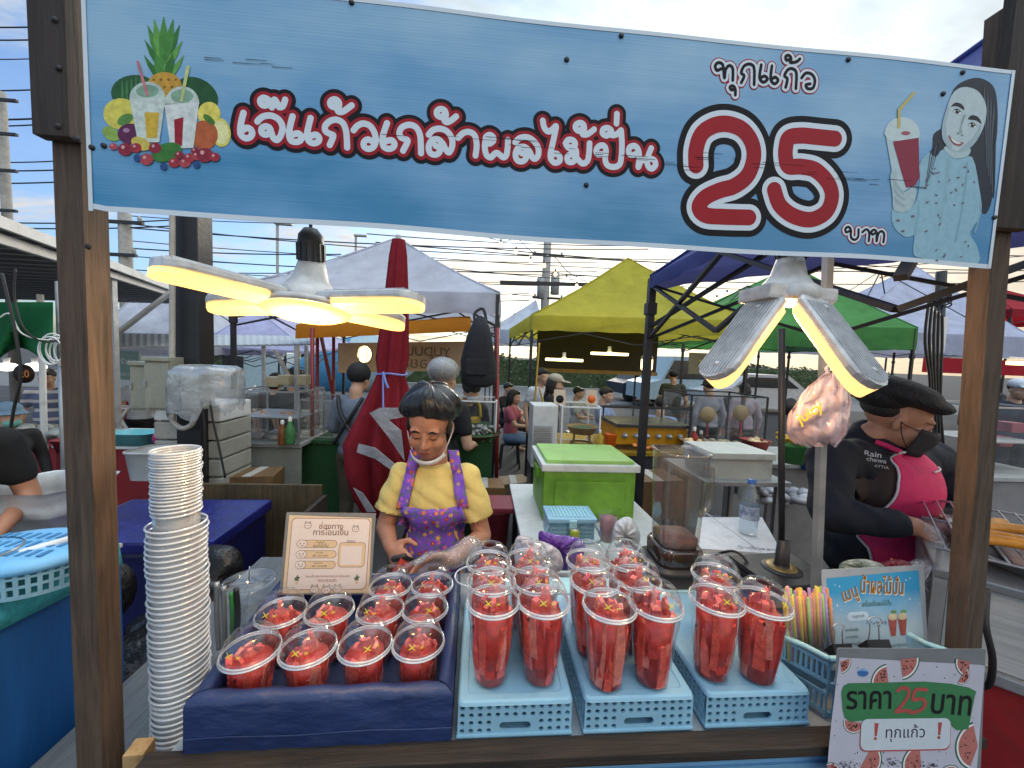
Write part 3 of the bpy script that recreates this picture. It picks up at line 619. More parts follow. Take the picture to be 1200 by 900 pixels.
# grey side shelf
sh = thing('side_shelf', 'grey grained low side shelf under the tall cup stack', 'shelf', (-.64, .95, .0))
MB().box((-.640, 1.02, .760), (.315, .86, .02), bev=.003).build('shelf_board', mat('grey_laminate', (.105, .115, .125), rough=.55, var=.3, scale=6, stretch=(30, 2, 1)), sh)
for x, y in [(-.77, .66), (-.77, 1.4), (-.51, 1.4)]: MB().box((x, y, .285), (.03, .03, .93)).build('shelf_leg', BSTEEL, sh)
# ================================================================== LED LAMPS with hinged blades
GLOW = glow('warm_led', (1.0, 0.60, 0.20), 1.15)
def fin_mat():
    m, N, L, b = _new('lamp_aluminium')
    b.inputs['Base Color'].default_value = (.50, .50, .49, 1); b.inputs['Roughness'].default_value = .5; b.inputs['Metallic'].default_value = .25
    tc = N.new('ShaderNodeTexCoord'); nz = N.new('ShaderNodeTexNoise'); nz.inputs['Scale'].default_value = 45; nz.inputs['Detail'].default_value = 6; L.new(tc.outputs['Object'], nz.inputs['Vector'])
    cr = N.new('ShaderNodeValToRGB'); cr.color_ramp.elements[0].position = .35; cr.color_ramp.elements[0].color = (.46, .45, .44, 1); cr.color_ramp.elements[1].position = .6; cr.color_ramp.elements[1].color = (.60, .60, .59, 1)
    L.new(nz.outputs[0], cr.inputs[0]); L.new(cr.outputs[0], b.inputs['Base Color'])
    return m
ALU = fin_mat()
def blade(parent, M, r0, r1, w, dp=.012):
    """M maps local (x radial, y across, z up) to the world."""
    def outline(off, z):
        pts = []; h = w / 2 - off
        for i in range(9): q = -PI / 2 + PI * i / 8; pts.append((r1 - h + math.cos(q) * h * .95 - off * 0, math.sin(q) * h, z))
        a, b = r0 + off, h * .72
        return pts + [(a + .012, h, z), (a, b, z), (a, -b, z), (a + .012, -h, z)]
    def loft(secs, name, m, par):
        mb = MB(); k = len(secs[0]); vs = [M @ Vector(p) for s in secs for p in s]
        fs = [(i * k + j, i * k + (j + 1) % k, (i + 1) * k + (j + 1) % k, (i + 1) * k + j) for i in range(len(secs) - 1) for j in range(k)]
        fs += [list(range(k))[::-1], [(len(secs) - 1) * k + j for j in range(k)]]
        mb.add(vs, fs); return mb.build(name, m, par)
    o = loft([outline(.001, 0), outline(0, .003), outline(0, .009), outline(.004, .012)], 'blade', ALU, parent)
    loft([outline(.016, -dp), outline(.008, -dp * .75), outline(.006, -.0002)], 'light_panel', GLOW, o)
    mb = MB()
    for i in range(-5, 6):
        y = i * w * .078; x1 = r1 - w / 2 + math.sqrt(max(0, (w / 2) ** 2 - y * y)) * .80
        a = [M @ Vector(p) for p in ((r0 + .018, y - .0012, .012), (r0 + .018, y + .0012, .012), (x1, y + .0012, .012), (x1, y - .0012, .012), (r0 + .018, y - .0008, .0148), (r0 + .018, y + .0008, .0148), (x1, y + .0008, .0148), (x1, y - .0008, .0148))]
        mb.add(a, [(0, 1, 2, 3), (4, 5, 6, 7), (0, 1, 5, 4), (1, 2, 6, 5), (2, 3, 7, 6), (3, 0, 4, 7)])
    for x in (r0 + .03, r1 - .03): mb.lathe([(.0045, .011), (.0045, .016), (.0001, .0165)], M @ Vector((x, .004, 0)), 10, M.to_3x3())
    mb.build('cooling_fin', ALU, o); return o
def led_lamp(label, hub, T, blades, disc_r, socket_top):
    t = thing('led_lamp', label, 'lamp', hub, 'LED lamps hanging behind the banner')
    R3 = T; hub = Vector(hub)
    MB().lathe([(.052, -.012), (.055, -.004), (.051, .010), (.040, .018), (.029, .034), (.0245, .052), (.0215, .064), (.0001, .064)], hub, 28, R3).build('lamp_neck', ALU, t)
    if disc_r: MB().lathe([(.0001, -.030), (disc_r * .75, -.029), (disc_r * .97, -.023), (disc_r, -.010), (disc_r * .9, -.0122)], hub, 36, R3).build('centre_panel', GLOW, t); MB().lathe([(disc_r + .0005, -.020), (disc_r + .005, -.019), (disc_r + .006, -.010), (disc_r * .8, -.008), (disc_r * .8, -.012), (disc_r + .0005, -.014), (disc_r + .0005, -.020)], hub, 36, R3).build('panel_ring', ALU, t)
    for ang, r0, r1, droop, w, dz in blades:
        a = math.radians(ang); q = math.radians(droop)
        rad = Vector((math.cos(a), math.sin(a), 0)); acr = Vector((-math.sin(a), math.cos(a), 0)); up = Vector((0, 0, 1))
        rd = rad * math.cos(q) - up * math.sin(q); ud = up * math.cos(q) + rad * math.sin(q)
        M3 = R3 @ Matrix((rd, acr, ud)).transposed()
        M = M3.to_4x4(); M.translation = hub + R3 @ (Vector((0, 0, dz)) + rad * (.030 if droop > 20 else 0)); blade(t, M, r0, r1, w, .022 if droop > 20 else .010)
    if not disc_r: MB().box(hub + R3 @ Vector((0, 0, -.004)), (.128, .085, .026), R3, bev=.006).build('hinge_block', ALU, t)
    s0 = hub + R3 @ Vector((0, 0, .056)); s1 = Vector(socket_top); ax = (s1 - s0); h = ax.length; a, b, c = frame(ax)
    Ms = Matrix((a, b, c)).transposed()
    prof = [(.0215, 0), (.0222, .004), (.0205, .006), (.0205, h * .62), (.0190, h * .8), (.0100, h * .97), (.0001, h)]
    so = MB().lathe(prof, s0, 22, Ms).build('socket', BLACK, t)
    mb = MB()
    for i in range(12):
        q = i * PI / 6; p = Vector((math.cos(q), math.sin(q), 0)) * .0207
        mb.beam(s0 + Ms @ (p + Vector((0, 0, .012))), s0 + Ms @ (p + Vector((0, 0, h * .6))), .003, .003)
    mb.build('socket_rib', BLACK, so)
    cb = crom([s1 - ax * .04, s1 + Vector((0, .004, .03)), s1 + Vector((.01, -.012, .09)), s1 + Vector((.03, -.025, .2))], 6); MB().tube(cb, .003, 8).build('flex', BLACK, t)
    L_ = bpy.data.lights.new('lamp_light', 'POINT'); L_.energy = 4.2; L_.color = (1, .66, .30); L_.shadow_soft_size = .05
    lo = bpy.data.objects.new('lamp_light', L_); COL.objects.link(lo); lo.parent = t; lo.location = R3 @ Vector((0, 0, -.075))
    return t
led_lamp('lit four bladed lamp spread flat, hanging under the banner at the left', P(362, 352, .68), Matrix.Rotation(math.radians(-10), 3, 'X'),
         [(-134, .035, .200, 0, .074, -.010), (-18, .035, .212, 2, .074, -.008), (28, .035, .165, 3, .072, -.008), (173, .035, .170, 2, .072, -.008)], .068, P(364, 266, .68))
led_lamp('lit lamp with grey ribbed blades folded down like a tent, at the right', P(921, 345, .68), Matrix.Rotation(math.radians(2), 3, 'Y'),
         [(-168, .012, .205, 54, .080, -.004), (-72, .012, .200, 53, .080, -.004)], 0, P(924, 272, .68))

# ================================================================== CUPS OF WATERMELON
CUPM = clear('clear_cup', (0.98, 0.98, 0.98), edge=.55, base=.035, milk=.0, power=3.0)
LIDM = clear('clear_lid', (0.96, 0.97, 0.975), edge=.6, base=.045, milk=.02, power=2.4, rough=.04)
RIMM = clear('cup_rim', (0.93, 0.95, 0.95), edge=.8, base=.18, milk=.38, power=1.5, rough=.12, milkcol=(.85, .87, .88))
MELON = [mat('melon_flesh_%s' % n, c, rough=.24, var=.28, scale=55, bump=.25, bscale=140, spec=.6) for n, c in (('bright', 'e25a4a'), ('deep', 'c43f38'), ('pale', 'e8806e'))]
YEL = mat('yellow_sticker', 'e8d23c', rough=.45, var=.06, bump=0)
SEED = mat('melon_seed', (.012, .01, .01), rough=.4)
def melon_fill(h, rb, rt, n, rnd, top):
    mb = MB(); rad = lambda z: rb + (rt - rb) * min(1, z / h)
    mb.cur = 4; mb.lathe([(.0001, .004), (rad(0) * .90, .004), (rad(h * .5) * .86, h * .5), (rad(h * .9) * .80, h * .9), (.0001, h * .92)], (0, 0, 0), 18)
    spots = [(0.86, i / n * 2 * PI + rnd.uniform(-.2, .2)) for i in range(n)] + [(0.30, i / 4 * 2 * PI) for i in range(4)]
    for q, (fr, a) in enumerate(spots):
        mb.cur = rnd.choice((0, 0, 1, 2)); zl = rnd.uniform(.004, h * .25) if rnd.random() < .6 else rnd.uniform(.2, .5) * h
        zt = min(h + top * (1.25 if fr < .5 else .45), zl + rnd.uniform(.5, .9) * h + (top * .9 if fr < .5 else 0))
        w, d = rnd.uniform(.011, .021), rnd.uniform(.009, .014); tw = rnd.uniform(-.35, .35)
        c0 = Vector((math.cos(a), math.sin(a), 0)) * (rad(zl) * fr - d * .35); c0.z = zl
        a2 = a + rnd.uniform(-.3, .3); c1 = Vector((math.cos(a2), math.sin(a2), 0)) * max(.002, rad(min(zt, h)) * fr - d * .4); c1.z = zt
        if zt > h: c1.x *= .62; c1.y *= .62
        vs = []
        for k, (c, s, t) in enumerate(((c0, 1, 0), ((c0 + c1) / 2 + Vector((rnd.uniform(-.002, .002), rnd.uniform(-.002, .002), 0)), rnd.uniform(.95, 1.12), tw / 2), (c1, rnd.uniform(.35, .9), tw))):
            ca, sa = math.cos(a + t), math.sin(a + t)
            for u, v in ((-1, -1), (1, -1), (1, 1), (-1, 1)):
                x, y = u * d / 2 * s, v * w / 2 * s
                z = c.z + (rnd.uniform(-.006, .006) if k == 2 else 0)
                vs.append((c.x + x * ca - y * sa, c.y + x * sa + y * ca, z))
        mb.add(vs, [(0, 1, 2, 3), (11, 10, 9, 8)] + [(r * 4 + j, r * 4 + (j + 1) % 4, r * 4 + 4 + (j + 1) % 4, r * 4 + 4 + j) for r in (0, 1) for j in range(4)])
    for _ in range(2):
        a = rnd.uniform(0, 6.28); z = rnd.uniform(.2, .9) * h; mb.cur = 3; mb.ell(Vector((math.cos(a) * rad(z) * .88, math.sin(a) * rad(z) * .88, z)), (.002, .002, .0035), nu=8, nv=6)
    return mb
DOME = [(.0478, .000), (.0488, .0015), (.0488, .0060), (.0462, .0068), (.0458, .0105), (.0442, .0200), (.0400, .0300), (.0330, .0375), (.0235, .0418), (.0165, .0425), (.0150, .0440), (.0135, .0425), (.0125, .0390)]
def dome_at(a, t):
    """Point on the lid's dome: azimuth a, profile position t in 4..9."""
    i = int(t); f = t - i; r = DOME[i][0] * (1 - f) + DOME[i + 1][0] * f; z = DOME[i][1] * (1 - f) + DOME[i + 1][1] * f
    return Vector((math.cos(a) * (r + .0007), math.sin(a) * (r + .0007), z + .0004))
def cup_proto(h, rb, rt, seed, top, label='cup'):
    rnd = random.Random(seed)
    t = thing('fruit_cup', label, 'cup', (0, 0, 0))
    prof = [(.0001, .004), (rb * .80, .0035), (rb * .92, .0), (rb, .003), (rb * 1.02, .010), (rb * 1.0 + (rt - rb) * .10, .014)]
    prof += [(rb + (rt - rb) * q, h * q) for q in (.3, .55, .78)] + [(rb + (rt - rb) * .8 + .0012, h * .80), (rb + (rt - rb) * .97, h * .97), (rt, h)]
    MB().lathe(prof, n=40).build('cup_body', CUPM, t)
    MB().lathe([(rt + .002 + .0022 * math.cos(q), h - .001 + .0022 * math.sin(q)) for q in [2 * PI * i / 8 for i in range(9)]], n=40).build('rim', RIMM, t)
    ld = MB().lathe([(r * rt / .0475, z + h) for r, z in DOME], n=40).build('lid', LIDM, t)
    MB().lathe([(rt * .0488 / .0475 + .0016 * math.cos(q), h + .0035 + .0022 * math.sin(q)) for q in [2 * PI * i / 8 for i in range(9)]], n=40).build('lid_bead', RIMM, ld)
    mb = MB(); az = -PI / 2 + rnd.uniform(-.15, .25)
    for (ca, ct, l, ww) in ((az - .05, 5.3, .15, .045), (az + .36, 5.2, .06, .03)):
        for s in (1, -1):
            rows = [[dome_at(ca + k * l - s * ww * 1.25, ct - s * k * 3.2 * l + ww * 1.6), dome_at(ca + k * l + s * ww * 1.25, ct - s * k * 3.2 * l - ww * 1.6)] for k in (-.9, -.45, 0, .45, .9)]
            mb.grid([[Vector((p.x * rt / .0475, p.y * rt / .0475, p.z + h + (.0003 if s > 0 else 0))) for p in r] for r in rows])
    mb.build('sticker', YEL, ld)
    melon_fill(h * .97, rb * 1.0, rt * .95, 17, rnd, top).build('watermelon', MELON + [SEED, mat('melon_core', 'b4362e', rough=.3, var=.3, scale=60)], t)
    return t
TALL = [cup_proto(.150, .0318, .0470, 100 + i, .030 if i % 2 else .012) for i in range(4)]
SHORT = [cup_proto(.104, .0300, .0470, 200 + i, .026 if i % 2 else .010) for i in range(4)]
def set_cup(protos, used, k, loc, rz, label, group):
    if k not in used: used.add(k); o = protos[k]; o.location = loc; o.rotation_euler.z = rz; o['label'] = label
    else: o = dup(protos[k], loc, rz, label)
    o['group'] = group; return o
CRZ = 0.9415; used = set(); i = 0
crate_cups = [('leftmost light blue crate', [(.035, .697), (.130, .696), (.033, .760), (.126, .762), (.029, .832), (.118, .838)]),
              ('middle light blue crate', [(.253, .681), (.344, .684), (.247, .757), (.342, .768), (.256, .838), (.346, .841)]),
              ('right light blue crate', [(.472, .694), (.560, .684), (.524, .777)])]
for cn, pts in crate_cups:
    for j, (x, y) in enumerate(pts):
        row = ['front row', 'second row', 'back row'][j // 2]; sd_ = ['left', 'right'][j % 2]
        lb = 'tall lidded watermelon cup, %s of the %s on the %s' % (sd_, row, cn) if not (cn[0] == 'r' and j == 2) else 'tall lidded watermelon cup standing behind the pair on the right light blue crate'
        set_cup(TALL, used, i % 4, (x, y - .007, CRZ), RND.uniform(-.3, .3), lb, 'tall watermelon cups on the blue crates'); i += 1
used = set(); i = 0; names4 = ['far left', 'inner left', 'inner right', 'far right']
for r, row in enumerate([[(-.409, .708), (-.309, .713), (-.206, .718), (-.106, .722)], [(-.409, .815), (-.311, .820), (-.204, .820), (-.108, .823)], [(-.202, .908), (-.104, .912)]]):
    for j, (x, y) in enumerate(row):
        lb = 'short lidded watermelon cup, %s in the %s of the navy box' % (names4[j], ['front row', 'middle row'][r]) if r < 2 else 'short lidded watermelon cup, %s of the two in the back row of the navy box' % ['left', 'right'][j]
        set_cup(SHORT, used, (i * 3 + r) % 4, (x, y, .884), RND.uniform(-.3, .3), lb, 'short watermelon cups in the navy box'); i += 1

# ================================================================== NAVY BOX
NAVY = mat('navy_vinyl', '1d2f5a', rough=.48, var=.22, scale=7, bump=.5, bscale=10, stretch=(1, 1, 2.2))
nb = thing('padded_box', 'open navy blue vinyl covered box holding short watermelon cups', 'box', (-.26, .8, TZ))
oc = [Vector((-.470, .628, 0)), Vector((-.032, .634, 0)), Vector((-.040, 1.010, 0)), Vector((-.498, 1.000, 0))]
cen = sum(oc, Vector()) / 4; ic = [cen + Vector(((p - cen).x * .875, (p - cen).y * .845, 0)) for p in oc]
mb = MB()
for i in range(4):
    a, b = oc[i], oc[(i + 1) % 4]; a2, b2 = ic[i], ic[(i + 1) % 4]; n = 14; rr = random.Random(i)
    prof = [(0, .870), (0, .955), (.12, .964), (.5, .968), (.88, .964), (1, .955), (1, .884)]; rows = []
    for k in range(n + 1):
        t = k / n; o_, i_ = a.lerp(b, t), a2.lerp(b2, t); wob = .0016 * math.sin(k * 2.1 + i) + rr.uniform(-.0008, .0008)
        rows.append([Vector(((o_.lerp(i_, f)).x, (o_.lerp(i_, f)).y, z + (wob if .1 < f < .9 else 0))) + (o_ - cen).normalized() * (wob if f == 0 and z < .95 else 0) for f, z in prof])
    mb.grid(rows)
mb.build('box_wall', NAVY, nb)
mb = MB(); mb.add([p + Vector((0, 0, .884)) for p in ic], [(0, 1, 2, 3)]); mb.build('box_floor', mat('navy_lining', '17294f', rough=.5), nb)
mb = MB()
for i in (0,):
    a, b = oc[0], oc[1]; mb.grid([[a.lerp(b, k / 12) + Vector((0, -.0012 - .0006 * math.sin(k * 1.7), .899 + .0015 * math.sin(k))) for k in range(13)], [a.lerp(b, k / 12) + Vector((0, -.0030, .9005 + .0015 * math.sin(k))) for k in range(13)], [a.lerp(b, k / 12) + Vector((0, -.0012, .902 + .0015 * math.sin(k))) for k in range(13)]])
mb.build('vinyl_seam', NAVY, nb)

# ================================================================== UPTURNED BLUE CRATES
def plate_with_holes(mb, O, ex, ey, W, H, cols, rows, hole, slot=None, thick=.003, nrm=Vector((0, 0, 1)), sq=False):
    """Perforated plate: a grid of cells with round holes; SLOT = (c0, c1, r) leaves one stadium handle."""
    cw, ch = W / cols, H / rows; M = 16
    def ring(x0, y0, w, h, hx, hy):
        cx, cy = x0 + w / 2, y0 + h / 2; out = []; inn = []
        for k in range(M):
            q = 2 * PI * (k + .5) / M; c, s = math.cos(q), math.sin(q)
            f = min((w / 2) / max(1e-9, abs(c)), (h / 2) / max(1e-9, abs(s))); out.append((cx + c * f, cy + s * f))
            if sq: g = min(hx / max(1e-9, abs(c)), hy / max(1e-9, abs(s))); inn.append((cx + c * g, cy + s * g))
            elif hx > hy * 1.5: inn.append((cx + (1 if c > 0 else -1) * (hx - hy) + c * hy, cy + s * hy))
            else: inn.append((cx + c * hx, cy + s * hy))
        # corner points so that cells tile without gaps
        tr = lambda p, d=0: O + ex * p[0] + ey * p[1] + nrm * d
        vs = [tr(p) for p in out] + [tr(p) for p in inn] + [tr(p, -thick) for p in inn]
        fs = []
        for k in range(M):
            j = (k + 1) % M; fs.append((k, j, M + j, M + k)); fs.append((M + k, M + j, 2 * M + j, 2 * M + k))
        mb.add(vs, fs)
        for k in range(M):              # fill the corner wherever the outline turns from one edge to the next
            a, b = out[k], out[(k + 1) % M]; xe = [abs(abs(p[0] - cx) - w / 2) < 1e-7 for p in (a, b)]
            if xe[0] != xe[1]: q = a if xe[0] else b; o_ = b if xe[0] else a; mb.add([tr(a), tr((q[0], o_[1])), tr(b)], [(0, 1, 2)])
    for r in range(rows):
        c = 0
        while c < cols:
            if slot and slot[2] <= r < slot[2] + slot[3] and c == slot[0]:
                n = slot[1] - slot[0]; c += n
                if r == slot[2]: ring((c - n) * cw, r * ch, cw * n, ch * slot[3], cw * n * .36, ch * .55)
                continue
            ring(c * cw, r * ch, cw, ch, hole * min(cw, ch), hole * (ch if sq else min(cw, ch))); c += 1
def crate(loc, label):
    t = thing('upturned_crate', label, 'crate', loc, 'light blue crates on the counter'); o = Vector(loc)
    W, D, H = .211, .310, .070; i = .003; f0 = .006; BV = .010
    # shell: rounded top plate
    mb = MB(); 
    def ringpts(w, d, z, r, n=5):
        pts = []
        for cx, cy, a0 in ((w / 2 - r, d / 2 - r, 0), (-w / 2 + r, d / 2 - r, PI / 2), (-w / 2 + r, -d / 2 + r, PI), (w / 2 - r, -d / 2 + r, 1.5 * PI)):
            for k in range(n + 1): q = a0 + PI / 2 * k / n; pts.append(o + Vector((cx + math.cos(q) * r, D / 2 + cy + math.sin(q) * r, z)))
        return pts
    secs = [ringpts(W - 2 * i + .004, D - 2 * i + .004, H - .008, .012), ringpts(W - 2 * i, D - 2 * i, H - .003, .011), ringpts(W - 2 * i - .006, D - 2 * i - .006, H, .010), ringpts(W - 2 * i - .03, D - 2 * i - .03, H + .0003, .010), ringpts(W - 2 * i - .034, D - 2 * i - .034, H - .001, .010)]
    k = len(secs[0]); mb.add([p for s in secs for p in s], [(a * k + j, a * k + (j + 1) % k, (a + 1) * k + (j + 1) % k, (a + 1) * k + j) for a in range(len(secs) - 1) for j in range(k)] + [[(len(secs) - 1) * k + j for j in range(k)]], False)
    mb.build('top_plate', BLUEC, t)
    mb = MB(); hz = H - .008
    fl, fr = o + Vector((-W / 2, 0, f0)), o + Vector((W / 2, 0, f0)); slope = Vector((0, i * .8, hz - f0)); ey = slope.normalized(); n_ = Vector((0, -1, 0))
    mb.cur = 0; Wf = W - 2 * i; plate_with_holes(mb, o + Vector((-Wf / 2, 0.0035, f0)), Vector((1, 0, 0)), ey, Wf, slope.length, 13, 4, .31, (4, 9, 0, 2), .004, n_)
    for s in (-1, 1):                       # side walls with slot rows
        plate_with_holes(mb, o + Vector((s * (W / 2 - .002), .012, f0)), Vector((0, 1, 0)), Vector((-s * i * .8, 0, hz - f0)).normalized(), D - .024, slope.length, 19, 4, .31, None, .004, Vector((s, 0, 0)))
        mb.add([o + Vector((s * Wf / 2, .0035, f0)), o + Vector((s * (W / 2 - .002), .012, f0)), o + Vector((s * (W / 2 - .010), .018, hz)), o + Vector((s * Wf / 2, .0115, hz))], [(0, 1, 2, 3)])
    mb.add([o + Vector((-W / 2 + .005, D - .004, f0)), o + Vector((W / 2 - .005, D - .004, f0)), o + Vector((W / 2 - .01, D - .012, hz)), o + Vector((-W / 2 + .01, D - .012, hz))], [(0, 1, 2, 3)])
    mb.build('perforated_wall', BLUEC, t)
    mb = MB(); mb.box(o + Vector((0, D / 2, .004)), (W - .002, D - .002, .007), bev=.003); mb.build('bottom_rim', BLUEC, t)
    return t
crate((.080, .636, TZ + .003), 'light blue perforated crate beside the navy box')
crate((.309, .636, TZ + .003), 'middle light blue perforated crate of the three')
crate((.541, .638, TZ + .003), 'light blue perforated crate beside the straw basket')

# ================================================================== NESTED CUP STACK
STK = clear('stacked_cup', (0.97, 0.97, 0.97), edge=.45, base=.07, milk=.30, power=1.5, rough=.12, milkcol=(.82, .86, .90))
STKR = clear('stacked_rim', (0.95, 0.95, 0.95), edge=.6, base=.12, milk=.60, power=1.3, rough=.15, milkcol=(.86, .90, .94))
SX, SYY = -.560, .745; zb = P(210, 868, SYY).z; zt = P(210, 612, SYY).z; ztop = P(211, 527, SYY).z
def stack_cup(label, r, h, z, proto=None):
    if proto is None:
        t = thing('nested_cup', label, 'cup', (SX, SYY, z), 'clear cups nested in the tall stack')
        o = Vector((SX, SYY, z))
        MB().lathe([(r, 0), (r * .97, -h * .3), (r * .93, -h * .55)], o, 36).build('cup_body', STK, t)
        MB().lathe([(r + .0018 + .0019 * math.cos(q), -.0006 + .0022 * math.sin(q)) for q in [2 * PI * i / 8 for i in range(9)]], o, 36).build('rim', STKR, t)
        return t
    return dup(proto, (SX + RND.uniform(-.0012, .0012), SYY + RND.uniform(-.0012, .0012), z), RND.uniform(0, 3), label)
n = 42; first = None
for i in range(n):
    z = zb + (zt - zb) * i / (n - 1)
    lb = 'clear wide cup nested in the lower part of the tall stack by the left post' if 0 < i < n - 1 else ('lowest clear wide cup of the tall stack, just above the red cup' if i == 0 else 'topmost of the wide clear cups in the tall stack')
    c = stack_cup(lb, .0425, .11, z, first); first = first or c
n = 21; first = None
for i in range(n):
    z = zt + .012 + (ztop - zt - .012) * ((i + 1) / n) ** .8
    lb = 'narrow clear cup nested in the upper part of the tall stack by the left post' if i < n - 1 else 'topmost narrow clear cup of the tall stack by the left post'
    c = stack_cup(lb, .0345 - .002 * i / n, .14, z, first); first = first or c
rc = thing('plastic_cup', 'dark red plastic cup under the tall stack of clear cups', 'cup', (SX, SYY, .77))
MB().lathe([(.001, .0), (.030, .0), (.037, .07), (.0385, .10), (.036, .10)], (SX, SYY, .772), 32).build('cup_body', mat('red_cup', '8e2b3c', rough=.35), rc)
# ================================================================== PAPER NOTICES
class Sheet:
    """A laminated sheet: enlargement units (u right, v down) mapped onto a tilted rectangle."""
    def __init__(s, c, O, k, ex, ey): s.c = c; s.O = Vector(O); s.ex = Vector(ex).normalized(); s.ey = Vector(ey).normalized(); s.k = k; s.n = s.ex.cross(s.ey).normalized(); s.p = Print()
    def pt(s, u, v, lev=0): return s.O + s.ex * ((u - s.c[0]) * s.k) + s.ey * (-(v - s.c[1]) * s.k) + s.n * (lev * .00035)
    def poly(s, m, pts, lev, n=0):
        if n: pts = [(v.x, v.y) for v in crom([Vector((a, b, 0)) for a, b in pts], n, True)]
        s.p.m(m).poly([s.pt(u, v, lev) for u, v in pts])
    def rrect(s, m, x0, y0, x1, y1, r, lev):
        pts = []
        for cx, cy, a in ((x1 - r, y1 - r, 0), (x0 + r, y1 - r, PI / 2), (x0 + r, y0 + r, PI), (x1 - r, y0 + r, 1.5 * PI)):
            pts += [(cx + r * math.cos(a + PI / 2 * i / 5), cy + r * math.sin(a + PI / 2 * i / 5)) for i in range(6)]
        s.poly(m, pts, lev)
    def line(s, m, pts, w, lev, n=5):
        pts = [(v.x, v.y) for v in crom([Vector((a, b, 0)) for a, b in pts], n)] if n and len(pts) > 2 else pts
        vs, fs = sdf_fill([pts], w / 2, max(w / 5, 1.2)); s.p.m(m).add([s.pt(x, y, lev) for x, y in vs], fs)
    def text(s, m, body, u, v, w, lev, h=None, off=0.0, rot=0.0, shear=0.0):
        q = math.radians(rot); ex = s.ex * math.cos(q) + s.ey * math.sin(q); ey = s.ey * math.cos(q) - s.ex * math.sin(q)
        text_on(s.p.m(m), body, s.pt(u, v, lev), ex, ey, w * s.k if w else None, h * s.k if h else None, off, shear)
    def slab(s, name, m, x0, y0, x1, y1, th, parent, lev=-1.0, r=10):
        mb = MB(); pts = []
        for cx, cy, a in ((x1 - r, y1 - r, 0), (x0 + r, y1 - r, PI / 2), (x0 + r, y0 + r, PI), (x1 - r, y0 + r, 1.5 * PI)):
            pts += [s.pt(cx + r * math.cos(a + PI / 2 * i / 4), cy + r * math.sin(a + PI / 2 * i / 4), lev) for i in range(5)]
        mb.poly(pts, -s.n * th); return mb.build(name, m, parent)
LAM = mat('laminate_grey', (.20, .21, .215), rough=.18, var=.15, spec=.6, bump=.05)
LAMC = clear('laminate_film', edge=.6, base=.04, milk=.02, wrinkle=.05)
# payment notice
PAY = thing('payment_notice', 'small cream laminated payment notice standing at the back of the navy box', 'notice', P(385, 697, .93))
q = Sheet((532, 470), P(385, 650, .93), .21 / 859, Vector((1, .02, -.012)), Vector((0.01, .16, 1)))
q.slab('laminate_edge', LAM, 100, 65, 962, 850, .0012, PAY, -.6)
cream, pinkw, tan, brown, dk = ink('d9c3a5', .05), ink('e0d4cd', .03), ink('d8bf9c', .05), ink('7c5a50', .1), ink('4a4542', .1)
q.poly(cream, [(130, 90), (925, 112), (945, 835), (130, 835)], 1)
q.rrect(brown, 160, 117, 915, 803, 45, 1.6); q.rrect(pinkw, 165, 122, 910, 798, 42, 2.2)
for i, dy in enumerate((190, 248)): q.text(brown, ['ช่องทาง', 'การโอนเงิน'][i], 538, dy, [230, 335][i], 3, h=[62, 66][i], off=.01)
for i, y in enumerate((365, 465, 565)):
    q.rrect(brown, 270, y - 37, 608, y + 37, 36, 3); q.rrect(tan, 274, y - 33, 604, y + 33, 33, 3.5)
    q.text(dk, ['ชื่อบัญชี', 'พร้อมเพย์', 'ธนาคาร'][i], 445, y - 17, 75, 4); q.text(dk, ['ผลไม้ปั่น', '081 234 5678', '081 234 5678'][i], 455, y + 13, 140, 4)
    q.poly(brown, circ(275, y, 52, 40), 3.7); q.poly(pinkw, circ(275, y, 48, 36), 4)
    for dx in (-16, 18): q.poly(dk, circ(275 + dx, y - 4, 5, 7), 4.4)
    q.line(dk, [(262, y + 12), (276, y + 18), (290, y + 12)], 4, 4.4)
q.rrect(brown, 626, 350, 885, 590, 34, 3); q.rrect(tan, 630, 354, 881, 586, 31, 3.5); q.rrect(pinkw, 652, 385, 850, 565, 8, 4)
q.text(dk, 'สแกน', 740, 338, 80, 3)
q.text(ink('8a3f45'), 'โอนแล้วกรุณาแจ้งหลักฐานการโอนเงิน', 540, 675, 420, 3); q.text(ink('8a3f45'), 'ขอบคุณค่ะ', 540, 714, 180, 3)
for x in (255, 820):
    q.poly(ink('5d6b57'), [(x, 655), (x + 12, 680), (x + 32, 678), (x + 14, 700), (x + 20, 715), (x - 18, 715), (x - 26, 690), (x - 10, 682)], 3); q.poly(tan, [(x - 16, 720), (x + 16, 720), (x + 11, 748), (x - 11, 748)], 3)
for x, y, r in ((315, 190, 36), (775, 222, 34), (425, 800, 42), (535, 806, 46), (640, 798, 42)):
    q.poly(dk, circ(x, y, r, r * .8), 3); q.poly(pinkw, circ(x, y, r - 4, r * .8 - 4), 3.5)
    for s_ in (-1, 1): q.line(dk, [(x + s_ * r * .75, y - r * .5), (x + s_ * r * .6, y - r * 1.15), (x + s_ * r * .2, y - r * .75)], 4, 3.7); q.poly(dk, circ(x + s_ * r * .3, y, 4), 4)
q.p.build('print', PAY)
